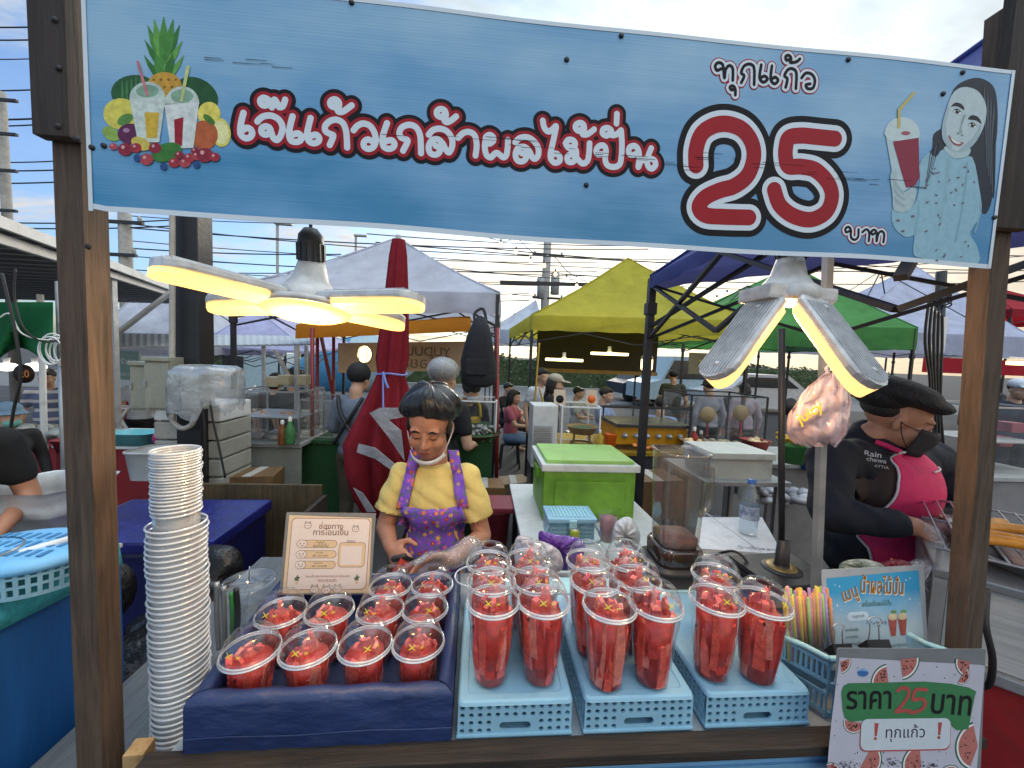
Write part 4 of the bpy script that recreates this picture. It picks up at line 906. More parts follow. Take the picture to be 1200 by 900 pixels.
# price sheet hanging off the counter edge
PRC = thing('price_sheet', 'laminated price sheet with watermelon slices and a green band reading 25 baht', 'notice', P(1062, 880, .59))
q = Sheet((600, 426), P(1065, 832, .59), .0530 / 197, Vector((1, .01, -.035)), Vector((-.02, .05, 1)))
q.slab('laminate_film', LAM, 62, 10, 1165, 900, .0010, PRC, -.8, 16)
pw = ink('b9b8c4', .06, 12); q.poly(pw, [(80, 70), (1125, 118), (1160, 125), (1130, 900), (18, 900), (25, 690), (40, 480)], 1)
gr, fl, rd, ln, hw = ink('3f7a50', .08), ink('b06e66', .12), ink('a9504c', .1), ink('e2e0e0', .03), ink('34614a', .1)
def slice_(x, y, r, a0, a1, lev):
    a0, a1 = math.radians(a0), math.radians(a1); n = 16
    for rr_, m_, l in ((r, hw, 0), (r * .93, ln, .3), (r * .85, fl, .6)): q.poly(m_, [(x, y)] + [(x + rr_ * math.cos(a0 + (a1 - a0) * i / n), y + rr_ * math.sin(a0 + (a1 - a0) * i / n)) for i in range(n + 1)], lev + l)
    g = random.Random(int(x + y))
    for _ in range(13):
        a = a0 + (a1 - a0) * g.uniform(.12, .88); d_ = r * g.uniform(.3, .76); q.poly(INK, circ(x + d_ * math.cos(a), y + d_ * math.sin(a), 7, 4, 8, a), lev + .9)
for a in ((85,100,80,-20,80,1.5), (440,240,130,175,260,1.5), (520,80,145,-5,80,1.5), (985,190,60,-60,120,2.9), (1040,95,110,90,190,1.5), (200,500,80,10,190,1.5), (285,760,130,-60,120,1.5), (705,800,145,100,262,1.5), (1130,680,175,110,255,1.5), (45,840,70,-120,60,1.5), (930,900,95,190,350,1.5)): slice_(*a)
q.poly(gr, [(150, 240), (300, 238), (700, 230), (900, 245), (1040, 272), (1100, 300), (1090, 330), (1050, 560), (960, 565), (880, 500), (270, 490), (170, 500), (130, 470), (115, 420), (100, 300), (115, 258)], 3)
q.rrect(rd, 246, 485, 916, 702, 46, 3.3); q.rrect(ink('c3ccd3', .04), 250, 480, 912, 692, 46, 3.7)
q.text(INK, 'ราคา', 300, 352, 320, 4.4, h=120, off=.012); q.text(INK, 'บาท', 912, 388, 300, 4.4, h=135, off=.012, rot=-4)
q.line(rd, [(505, 290), (540, 270), (585, 285), (580, 335), (530, 400), (500, 432), (560, 425), (610, 432)], 24, 4.4); q.line(rd, [(720, 285), (640, 285), (622, 350), (680, 345), (715, 375), (690, 415), (630, 438), (590, 432)], 24, 4.8)
q.text(ink('3d3448'), 'ทุกแก้ว', 575, 578, 290, 4.4)
for x in (357, 828):
    q.poly(rd, [(x - 12, 508), (x + 18, 508), (x + 8, 595), (x - 8, 595)], 4.4); q.poly(rd, circ(x - 2, 612, 11), 4.4)
q.poly(ink('7fa5c9'), circ(250, 170, 40, 28), 2); q.poly(ink('3f6fa8'), [(210, 165), (250, 158), (292, 170), (270, 195), (225, 192)], 2.4, 3)
g = random.Random(5)
for _ in range(46): x, y = g.uniform(60, 1100), g.uniform(90, 830); q.poly(INK, circ(x, y, g.uniform(4, 8), 3.5, 7, g.uniform(0, 3)), 1.3)
for cx, cy, w_ in ((170, 790, 90), (480, 770, 60), (760, 800, 90)):
    for _ in range(26): q.poly(ink('35323a'), circ(cx + g.gauss(0, w_ * .55), cy + g.gauss(0, 16), g.uniform(3, 11), g.uniform(2, 5), 7, g.uniform(0, 3)), 4.9 + _ * .01)
q.p.build('print', PRC)
# menu sheet with clips in the basket
MEN = thing('menu_sheet', 'sky blue laminated smoothie menu clipped upright in the straw basket', 'notice', P(1028, 765, .70))
q = Sheet((560, 480), P(1025, 722, .71), .215 / 860, Vector((1, .01, .035)), Vector((-.03, .12, 1)))
q.slab('laminate_edge', mat('laminate_clear', (.42, .44, .45), rough=.2, bump=.03), 95, 80, 1040, 900, .001, MEN, -.5, 22)
def grad(name, lo, hi, z0, z1):
    m, N, L, b = _new(name); tc = N.new('ShaderNodeTexCoord'); sp_ = N.new('ShaderNodeSeparateXYZ'); L.new(tc.outputs['Object'], sp_.inputs[0])
    nz = N.new('ShaderNodeTexNoise'); nz.inputs['Scale'].default_value = 14; L.new(tc.outputs['Object'], nz.inputs['Vector'])
    a = N.new('ShaderNodeMath'); a.operation = 'MULTIPLY_ADD'; a.inputs[1].default_value = .06; L.new(nz.outputs[0], a.inputs[0]); L.new(sp_.outputs[2], a.inputs[2])
    mr = N.new('ShaderNodeMapRange'); mr.inputs[1].default_value = z0 + .03; mr.inputs[2].default_value = z1 + .03; L.new(a.outputs[0], mr.inputs[0])
    mx = N.new('ShaderNodeMix'); mx.data_type = 'RGBA'; mx.inputs[6].default_value = lin(lo); mx.inputs[7].default_value = lin(hi); L.new(mr.outputs[0], mx.inputs[0]); L.new(mx.outputs[2], b.inputs['Base Color']); b.inputs['Roughness'].default_value = .35; return m
q.poly(grad('menu_sky_print', 'c3d3d8', '3f9fcb', .05, .12), [(135, 150), (985, 120), (1012, 890), (150, 890)], 1)
gold, cut = ink('a8702c', .2), ink('e8e0cf', .03)
def arc(word, u0, v0, w_, h_, rot, lev=2.6):
    q.text(cut, word, u0 + 4, v0 + 6, w_, lev, h_, .035, rot); q.text(gold, word, u0, v0, w_, lev + .5, h_, .012, rot)
arc('เมนู', 345, 305, 140, 120, 16); arc('น้ำผลไม้ปั่น', 640, 222, 395, 150, -5)
q.text(ink('2f6d52'), 'เครื่องดื่มผลไม้ปั่น', 580, 372, 265, 2.6, 50)
q.rrect(ink('d5e3ea', .03), 308, 435, 500, 508, 35, 2); q.text(INK, 'เมนูขายดี', 405, 472, 110, 2.6)
for i, wd in enumerate(('แตงโมปั่น', 'มะม่วงปั่น', 'กล้วยหอมปั่น')): q.text(ink('2f5a4f'), wd, 345, 575 + i * 57, [115, 105, 170][i], 2.6)
q.text(ink('2f5a4f'), 'เมนูทำได้ทุกวัน', 765, 728, 150, 2.6)
for x in (720, 810):
    q.poly(ink('b05a50'), [(x - 42, 505), (x + 40, 505), (x + 22, 648), (x - 22, 650)], 3.2 + (x == 810) * .5); q.poly(ink('d9c39a'), circ(x, 492, 42, 30), 3.4 + (x == 810) * .5); q.poly(ink('6f9a55'), circ(x + 15, 452, 25, 14), 3.6 + (x == 810) * .5)
for x, y, r in ((222,375,10),(248,220,7),(210,207,5),(890,355,9),(862,195,7),(900,180,6),(190,505,5),(980,398,6),(255,415,5),(185,405,4),(850,375,4),(935,352,4)): q.poly(PWHITE, circ(x, y, r, n=10), 2)
g = random.Random(9)
for _ in range(22): q.poly(ink('3f4a50'), circ(600 + g.gauss(0, 55), 535 + g.gauss(0, 16), g.uniform(4, 12), g.uniform(2, 5), 7, g.uniform(-.6, .3)), 2 + _ * .01)
q.p.build('print', MEN)
def binder_clip(label, x, y, Y, w, hh):
    c = P(x, y, Y); t = thing('binder_clip', label, 'clip', c, 'binder clips on the straw basket')
    mb = MB(); a = [c + Vector((sx * w / 2, sy, sz)) for sx in (-1, 1) for sy, sz in ((-.018, -.012), (.014, -.012), (-.003, .014))]
    mb.add(a, [(0, 1, 2), (3, 5, 4), (0, 3, 4, 1), (1, 4, 5, 2), (2, 5, 3, 0)]); mb.build('clip_body', BLACK, t)
    z = c + Vector((0, .004, .008)); pts = crom([z + Vector((-w * .24, 0, 0)), z + Vector((-w * .20, .002, hh * .6)), z + Vector((-w * .30, .003, hh * .85)), z + Vector((0, .004, hh)), z + Vector((w * .30, .003, hh * .85)), z + Vector((w * .20, .002, hh * .6)), z + Vector((w * .24, 0, 0))], 6)
    MB().tube(pts, .0011, 8).build('wire_handle', STEEL, t)
binder_clip('black binder clip with wire handle, beside the straws', 984, 761, .665, .040, .040)
binder_clip('black binder clip with wire handle, in the middle of the menu sheet', 1026, 756, .665, .048, .046)

# ================================================================== STRAW BASKET
sb = thing('straw_basket', 'light blue slotted basket holding wrapped straws and the menu sheet', 'basket', (.83, .75, TZ))
fl_, bl = P(972, 772, .648), PZ(915, 742, P(972, 772, .648).z); bzt = fl_.z
mb = MB(); d_ = (bl - fl_); ln_ = d_.length; fr_ = fl_ + Vector((.265, 0, 0)); dn = Vector((0, 0, -1)); hB = bzt - TZ - .004
plate_with_holes(mb, fl_ + dn * hB + Vector((.008, .004, 0)), d_.normalized(), (Vector((-.008, -.004, hB))).normalized(), ln_, hB, 9, 2, .36, None, .003, Vector((-1, -.3, 0)), True)
plate_with_holes(mb, fl_ + dn * hB + Vector((.006, .006, 0)), Vector((1, 0, 0)), (Vector((-.004, -.006, hB))).normalized(), .255, hB, 12, 2, .36, None, .003, Vector((0, -1, 0)), True)
mb.grid([[bl + dn * hB, bl], [bl + dn * hB + Vector((.265, 0, 0)), bl + Vector((.265, 0, 0))]], False); mb.grid([[fr_ + dn * hB, fr_], [bl + dn * hB + Vector((.265, 0, 0)), bl + Vector((.265, 0, 0))]], False)
mb.build('slotted_wall', BLUEC, sb, solid=.002)
MB().tube(crom([fl_, fl_ + d_ * .5, bl, bl + Vector((.13, .012, 0)), bl + Vector((.265, 0, 0)), fr_ + d_ * .5, fr_, fr_ + Vector((-.13, -.004, .002)), fl_], 4), .0055, 8).build('rim', mat('pale_blue_rim', 'a5d3d8', rough=.35), sb)
# straws: packs inside a clear bag
st = thing('straw_pack', 'bunch of pastel wrapped straws standing in the light blue basket', 'straws', P(948, 765, .73))
SC = [mat('straw_' + n, c, rough=.35, bump=.02) for n, c in (('yellow', 'e5c548'), ('pink', 'd98aa8'), ('green', 'a5cf6a'), ('violet', 'b294cc'), ('orange', 'e0924a'))]
for k in range(60):
    x = 922 + (k % 15) * 3.6 + RND.uniform(-1, 1); y = .70 + .012 * (k // 15) + RND.uniform(-.004, .004); b_ = P(x + 3, 775, y); t_ = P(x - 2 + RND.uniform(-2, 2), 692 + RND.uniform(-5, 10), y + .005)
    MB().tube([b_, t_], .0030, 7).build('straw', SC[k % 5 if RND.random() < .6 else RND.randrange(5)], st)
bg_ = [[P(918, 778, .695), P(948, 782, .690), P(978, 778, .695)], [P(919, 735, .695), P(948, 737, .688), P(979, 735, .693)], [P(922, 700, .698), P(948, 702, .692), P(976, 700, .70)]]
MB().grid(bg_).build('clear_bag', clear('bag_film', edge=.6, base=.05, milk=.04, wrinkle=.4, wscale=60), st, subsurf=2)

# ================================================================== BLENDER JUG
bj = thing('blender', 'clear square blender jug with black base on the counter behind the crates', 'blender', P(793, 690, 1.05))
c = P(794, 640, 1.05); zt_ = P(794, 529, 1.05).z; z0_ = P(794, 640, 1.05).z; mid = Vector((c.x, 1.07, 0))
MB().lathe([(.0001, z0_ + .004), (.054, z0_ + .004), (.055, z0_ + .01), (.060, (z0_ + zt_) / 2), (.065, zt_ - .01), (.070, zt_), (.068, zt_), (.062, zt_ - .01)], mid, 40, squ=5).build('jug', clear('smoky_jug', (.80, .79, .77), edge=.5, base=.06, milk=.07, milkcol=(.5, .47, .42)), bj)
MB().lathe([(.0001, z0_ - .002), (.050, z0_ - .002), (.053, z0_ + .03), (.0001, z0_ + .032)], mid, 30, squ=5).build('fruit_pulp', mat('pulp', '6d4038', rough=.5, var=.5, scale=70), bj)
MB().lathe([(.064, z0_ - .048), (.066, z0_ - .004), (.060, z0_ + .006), (.052, z0_ + .004)], mid, 30, squ=5).build('jug_collar', clear('brown_collar', (.35, .26, .2), edge=.4, base=.08, milk=.2, milkcol=(.1, .06, .04)), bj)
MB().lathe([(.0001, z0_ - .048), (.080, z0_ - .048), (.084, z0_ - .06), (.078, z0_ - .075), (.098, z0_ - .085), (.100, TZ + .004), (.0001, TZ + .004)], mid, 40, squ=5).build('motor_base', BLACK, bj)
mb = MB(); mb.box(mid + Vector((.02, -.115, TZ + .035)), (.10, .02, .05), Euler((.5, 0, 0)), bev=.004); mb.build('control_panel', mat('dark_grey_plastic', (.06, .06, .065), rough=.3), bj)
mb = MB(); mb.tube(crom([mid + Vector((.075, 0, zt_ - .05)), mid + Vector((.105, .01, zt_ - .06)), mid + Vector((.108, .01, zt_ - .16)), mid + Vector((.07, 0, zt_ - .2))], 6), .009, 8); mb.build('handle', bj.children[0].data.materials[0] if False else clear('smoky_jug'), bj)

# ================================================================== BACK COUNTER WITH BOXES
bt = thing('folding_table', 'white topped folding table behind the stall carrying the green cooler', 'table', (.75, 1.7, 0))
c0 = PZ(607, 600, .775); MB().box((.53, 1.80, .765), (.68, 1.0, .022), bev=.004).build('table_top', mat('table_white', (.62, .62, .60), rough=.5, var=.12), bt)
mb = MB()
for x in (.23, .83):
    for y in (1.34, 2.26): MB().box((x, y, .285), (.03, .03, .93)).build('leg', BSTEEL, bt)
fo = thing('foam_box', 'white foam box with blue writing on its lid, beside the blender', 'box', P(865, 655, 1.3))
a, b_, c_, d_ = P(818, 640, 1.24), P(915, 655, 1.22), P(893, 607, 1.62), P(815, 607, 1.62); zf = .925
quad = [PZ(812, 642, zf), PZ(918, 650, zf), PZ(893, 606, zf), PZ(818, 606, zf)]
FOAM = mat('foam_white', (.74, .75, .75), rough=.75, var=.07, scale=30, bump=.15, bscale=160)
MB().poly(quad, (0, 0, -.035)).build('lid', FOAM, fo); ctr = sum(quad, Vector()) / 4
MB().poly([ctr + (p - ctr) * .96 + Vector((0, 0, -.038)) for p in quad], (0, 0, -.11)).build('box_body', FOAM, fo)
mb = MB(); ex = (quad[1] - quad[0]).normalized(); ey = Vector((0, 0, 1)).cross(ex)
text_on(mb, 'ผลไม้สด', ctr + Vector((-.02, .16, .0008)), ex, ey, width=.12); text_on(mb, 'น้ำแข็งหลอด', ctr + Vector((.01, -.12, .0008)), ex, ey, width=.14)
mb.build('lettering', ink('5a6a8c'), fo)
MB().box(ctr + Vector((.0, .02, .0009)), (.004, .33, .0006)).build('tape_seam', mat('tape', (.5, .48, .44), rough=.3), fo)
fs_ = thing('box_stand', 'black stand under the white foam box', 'stand', ctr - Vector((0, 0, .3)))
MB().poly([ctr + (p - ctr) * .9 + Vector((0, 0, -.152)) for p in quad], (0, 0, -.02)).build('stand_top', BLACK, fs_)
for p in quad: MB().beam(ctr + (p - ctr) * .82 + Vector((0, 0, -.17)), Vector((ctr.x + (p - ctr).x * .82, ctr.y + (p - ctr).y * .82, GZ)), .03, .03, Vector((0, 1, 0))).build('leg', BLACK, fs_)
gv = MB()
for _ in range(7): gv.ell(P(848 + RND.uniform(-8, 8), 616, 1.5) + Vector((0, 0, RND.uniform(-.004, .006))), (.022, .016, .010), Euler((0, 0, RND.uniform(0, 3))).to_matrix(), 10, 6)
tag(remesh(gv, .004, 3).build('rubber_glove', BLACK), 'crumpled black glove lying on the white foam box lid', 'glove')
wb = thing('water_bottle', 'clear plastic water bottle with a blue label standing on the foam box', 'bottle', PZ(876, 628, zf))
o = PZ(876, 626, zf); hb = P(876, 562, o.y).z - zf
MB().lathe([(.0001, .002), (.028, .002), (.031, .01), (.030, hb * .35), (.032, hb * .4), (.032, hb * .6), (.030, hb * .64), (.028, hb * .74), (.013, hb * .9), (.012, hb * .95)], o, 26).build('bottle_body', clear('pet_bottle', (.9, .95, .97), edge=.6, base=.06, milk=.06), wb)
MB().lathe([(.0324, hb * .30), (.0328, hb * .32), (.0328, hb * .52), (.0324, hb * .54)], o, 26).build('label_band', mat('bottle_label', '2f5d9c', rough=.4, var=.5, scale=30, col2='c9d6e3'), wb)
MB().lathe([(.0145, hb * .93), (.0145, hb), (.0001, hb)], o, 18).build('bottle_cap', mat('blue_cap', '2c62a8', rough=.4), wb)
cord = crom([P(838, 650, 1.12), P(860, 646, 1.08), P(876, 660, 1.05), P(880, 690, 1.03), P(884, 720, 1.0)], 8)
tag(MB().tube(cord, .004, 8).build('electric_flex', BLACK), 'black power cord curling beside the blender base', 'cord')
# green cool box
gc = thing('cool_box', 'large lime green cool box with a white rimmed lid on the white table', 'cool box', (.53, 1.9, .776))
GRN = mat('lime_plastic', '5d8f22', rough=.5, var=.3, scale=3.5, bump=.12, col2='83b83a', grime=.8)
MB().box((.530, 1.935, .905), (.450, .36, .25), bev=.022).build('box_body', GRN, gc)
MB().box((.530, 1.751, .895), (.34, .012, .16), bev=.005).build('front_relief', GRN, gc)
MB().box((.530, 1.935, 1.040), (.475, .39, .034), bev=.008).build('rim', mat('cool_rim', (.60, .62, .58), rough=.45, var=.15), gc)
MB().box((.530, 1.935, 1.064), (.430, .35, .022), bev=.010).build('lid', mat('lid_green', '8ebc62', rough=.45, var=.12), gc)
MB().box((.296, 1.90, .985), (.020, .10, .05), bev=.006).build('handle', GRN, gc)
# small lunch basket with handle
lbk = thing('lunch_basket', 'small light blue lidded carry basket beside the green cool box', 'basket', P(670, 635, 1.45))
c = P(670, 618, 1.45); w_, h_ = .185, .085
o = MB(); plate_with_holes(o, c + Vector((-w_ / 2, 0, -h_ / 2 - .012)), Vector((1, 0, 0)), Vector((0, 0, 1)), w_, h_ * .8, 16, 4, .32, None, .003, Vector((0, -1, 0)), True)
o.box(c + Vector((0, .065, -.018)), (w_, .12, h_ * .8)); o.build('basket_body', BLUEC, lbk)
MB().box(c + Vector((0, .055, .030)), (w_ + .012, .14, .018), bev=.006).build('lid', BLUEC, lbk)
mb = MB()
for i in range(-5, 6): mb.box(c + Vector((i * .014, .055, .041)), (.006, .10, .004))
mb.build('lid_slats', mat('pale_blue_rim'), lbk); MB().box(c + Vector((0, -.018, .018)), (.03, .012, .035), bev=.004).build('latch', mat('pale_blue_rim'), lbk)
MB().tube(crom([c + Vector((w_ / 2, 0, .01)), c + Vector((w_ / 2 + .016, -.01, -.02)), c + Vector((w_ / 2 + .008, -.015, -.052)), c + Vector((-w_ / 2 - .004, -.02, -.054)), c + Vector((-w_ / 2 - .010, -.01, -.02)), c + Vector((-w_ / 2, 0, .01))], 6), .0045, 8).build('handle', BLUEC, lbk)
cu = thing('plastic_cup', 'clear cup holding pink smoothie beside the carry basket', 'cup', P(711, 636, 1.42)); c = P(711, 634, 1.42)
MB().lathe([(.0001, 0), (.026, 0), (.036, .11), (.038, .112)], c, 26).build('cup_body', CUPM, cu); MB().lathe([(.0001, .004), (.0245, .004), (.0325, .095), (.0001, .10)], c, 26).build('smoothie', mat('pink_smoothie', '94636a', rough=.5), cu)
cn = P(673, 634, 1.42); t = thing('small_can', 'tiny green and yellow can beside the carry basket', 'can', cn); MB().lathe([(.0001, 0), (.017, 0), (.018, .004), (.018, .042), (.016, .048), (.0001, .048)], cn, 20).build('can_body', mat('can_green', '7fa53a', rough=.35, col2='c9c23f', scale=40), t)
MB().lathe([(.0001, .049), (.0155, .049), (.0155, .046)], cn, 20).build('can_lid', STEEL, t)
def packet(name, label, cat, pts, Y0, th, m, extra=None):
    """Pillow shaped packet over a pixel outline."""
    ctr = (sum(p[0] for p in pts) / len(pts), sum(p[1] for p in pts) / len(pts)); ring = [(v.x, v.y) for v in crom([Vector((x, y, 0)) for x, y in pts], 6, True)]
    mb = MB(); k = len(ring); rows = []
    for f, d in ((1, 0), (.9, .45), (.7, .8), (.4, .97), (.03, 1)):
        rows.append([P(ctr[0] + (x - ctr[0]) * f, ctr[1] + (y - ctr[1]) * f, Y0 - th * d * (1 + .18 * math.sin(i * 1.9) + .12 * math.sin(i * .7))) for i, (x, y) in enumerate(ring)])
    vs = [p for r in rows for p in r]; fs = [(a * k + j, a * k + (j + 1) % k, (a + 1) * k + (j + 1) % k, (a + 1) * k + j) for a in range(4) for j in range(k)] + [[4 * k + j for j in range(k)]]
    back = [P(x, y, Y0 + th * .3) for x, y in ring]; o = len(vs); vs += back; fs += [(j, (j + 1) % k, o + (j + 1) % k, o + j) for j in range(k)] + [[o + j for j in range(k)]]
    mb.add(vs, fs, True); ob = mb.build(name, m); ob.name = name; return tag(ob, label, cat)
CRINK = dict(bump=.9, bscale=28)
packet('snack_packet', 'clear crinkled packet of pale snacks leaning behind the first crate', 'packet', [(605, 630), (628, 632), (655, 645), (658, 668), (630, 672), (606, 668)], 1.10, .03, mat('clear_packet', (.50, .46, .50), rough=.22, var=.35, scale=30, **CRINK))
packet('foil_packet', 'shiny purple packet lying behind the light blue crates', 'packet', [(632, 623), (650, 626), (682, 632), (684, 650), (668, 668), (645, 664), (634, 645)], 1.16, .025, mat('purple_foil', '5c2f96', rough=.25, var=.25, scale=20, **CRINK))
packet('paper_bag', 'crumpled white plastic bag beside the green cool box', 'bag', [(722, 612), (738, 606), (750, 625), (746, 645), (728, 648), (718, 632)], 1.36, .04, mat('white_bag', (.62, .62, .62), rough=.35, var=.15, **CRINK))
tb = thing('blue_tub', 'long light blue tub behind the crates of watermelon cups', 'tub', (.3, 1.02, TZ)); zb_ = TZ + .062
mb = MB(); mb.box((.295, 1.00, TZ + .028), (.60, .06, .05), bev=.004); mb.build('tub_body', BLUEC, tb); MB().box((.295, 1.00, TZ + .058), (.62, .075, .010), bev=.004).build('rim', mat('pale_blue_rim'), tb)
ec = thing('empty_cup', 'empty clear cup without a lid beside the navy box corner', 'cup', P(543, 690, .95)); c = PZ(541, 700, .885); c.y = .93
MB().lathe([(.0001, 0), (.029, 0), (.045, .098), (.047, .10)], (-.005, .955, .885), 32).build('cup_body', CUPM, ec); MB().lathe([(.047 + .0022 * math.cos(q), .10 + .0022 * math.sin(q)) for q in [2 * PI * i / 8 for i in range(9)]], (-.005, .955, .885), 32).build('rim', RIMM, ec)
# parasol foot and poles
pf = thing('parasol_foot', 'stack of black parasol foot slabs with a tall black pole', 'parasol foot', P(920, 680, 1.0)); c = P(922, 668, 1.0)
for i in range(4): MB().box(Vector((c.x + RND.uniform(-.004, .004), 1.02, c.z - .012 - i * .017)), (.215, .17, .013), .12 + RND.uniform(-.03, .03), bev=.004).build('slab', BLACK, pf)
MB().lathe([(.052, .0), (.046, .004), (.020, .006), (.019, .012), (.0155, .085), (.0001, .086)], Vector((c.x, 1.02, c.z - .004)), 24).build('pole_socket', BLACK, pf)
MB().lathe([(.040, .0045), (.038, .0065), (.021, .0065)], Vector((c.x, 1.02, c.z - .004)), 24).build('brass_ring', mat('brass', '8a7444', rough=.4, metal=.6), pf)
MB().tube([Vector((c.x, 1.02, c.z)), P(916, 385, 1.02)], .0085, 10).build('pole', BSTEEL, pf)
MB().box((c.x, 1.04, (c.z - .075 + TZ) / 2 - .0), (.24, .20, max(.01, c.z - .075 - TZ)), bev=.003).build('plinth', mat('dark_blue_tub', '22487c', rough=.45), pf)
sp_ = thing('steel_pole', 'slim bare steel pole with a pink bag tied to it', 'pole', P(963, 665, .86)); a = P(963, 660, .86); b_ = P(963, 295, .86)
MB().beam(a + Vector((0, 0, -.2)), b_ + Vector((0, 0, .25)), .016, .016, Vector((0, 1, 0))).build('pole_tube', STEEL, sp_)
# pink bag hung on the pole
pts = []
for yy, xl, xr, dep in ((438, 970, 980, .010), (443, 962, 988, .022), (449, 954, 993, .03), (456, 946, 996, .035), (464, 939, 997, .04), (472, 932, 998, .04), (480, 927, 997, .042), (488, 924, 996, .044), (496, 922, 996, .042), (504, 922, 995, .04), (511, 925, 993, .035), (517, 932, 988, .025), (521, 944, 980, .010)):
    r_ = []; g_ = random.Random(yy)
    for k in range(26):
        q = 2 * PI * k / 26; x_ = (xl + xr) / 2 - (xr - xl) / 2 * math.cos(q); y_ = yy + 3.5 * math.sin(q * 3 + yy) + g_.uniform(-.5, .5); r_.append(P(x_, y_, .835 - dep * math.sin(q) * (1 + .3 * math.sin(q * 4 + yy * .2)) + g_.uniform(-.0015, .0015) + .011 * math.sin(q * 9 + yy * .06)))
    pts.append(r_)
pb = thing('shopping_bag', 'translucent pink shopping bag with yellow letters tied to the steel pole', 'bag', P(963, 440, .83))
mb = MB(); mb.grid([r + [r[0]] for r in pts], True); PINKB = clear('pink_bag_film', (1, .92, .94), edge=.6, base=.08, milk=.5, rough=.22, power=1.6, wrinkle=.15, wscale=14, milkcol=(.92, .70, .75))
mb.build('bag_film', PINKB, pb); mb = MB(); mb.tube(crom([P(975, 440, .835), P(982, 430, .83), P(976, 426, .84), P(968, 432, .845), P(973, 440, .84)], 5), .004, 6); mb.build('tied_handle', PINKB, pb)
mb = MB(); ex = (P(966, 470, .75) - P(932, 492, .75)).normalized(); ey = Vector((0, -1, 0)).cross(ex) * -1
text_on(mb, 'juicy', P(950, 485, .768), ex, Vector((-ex.z, 0, ex.x)), width=.062, offset=.02); mb.build('lettering', YEL, pb)
# tongs pot and tub by the navy box
tp = thing('tongs_pot', 'clear plastic pot of tongs and a green knife left of the navy box', 'pot', P(268, 770, .93)); c = P(266, 765, .93)
MB().lathe([(.0001, 0), (.034, 0), (.045, .135), (.047, .137)], c, 30).build('pot_body', CUPM, tp)
for dx, m_, tz in ((-.018, STEEL, .175), (-.004, STEEL, .165), (.012, mat('knife_green', '3f8a4a', rough=.4), .15), (.022, BLACK, .16)):
    MB().tube(crom([c + Vector((dx, 0, .01)), c + Vector((dx * 1.2, 0, .1)), c + Vector((dx * 1.1 - .004, .004, tz))], 5), [.006] * 11, 8).build('utensil', m_, tp)
rt_ = thing('round_tub', 'round clear lidded tub behind the tongs pot', 'tub', P(293, 700, 1.05)); c = P(292, 704, 1.08)
MB().lathe([(.0001, 0), (.055, 0), (.064, .05), (.066, .052)], c, 34).build('tub_body', CUPM, rt_); MB().lathe([(.067, .05), (.068, .058), (.060, .060), (.058, .055), (.0001, .056)], c, 34).build('lid', LIDM, rt_)
MB().tube([c + Vector((.0, 0, .058)), c + Vector((.002, 0, .10))], .0018, 6).build('wire_pin', STEEL, rt_)
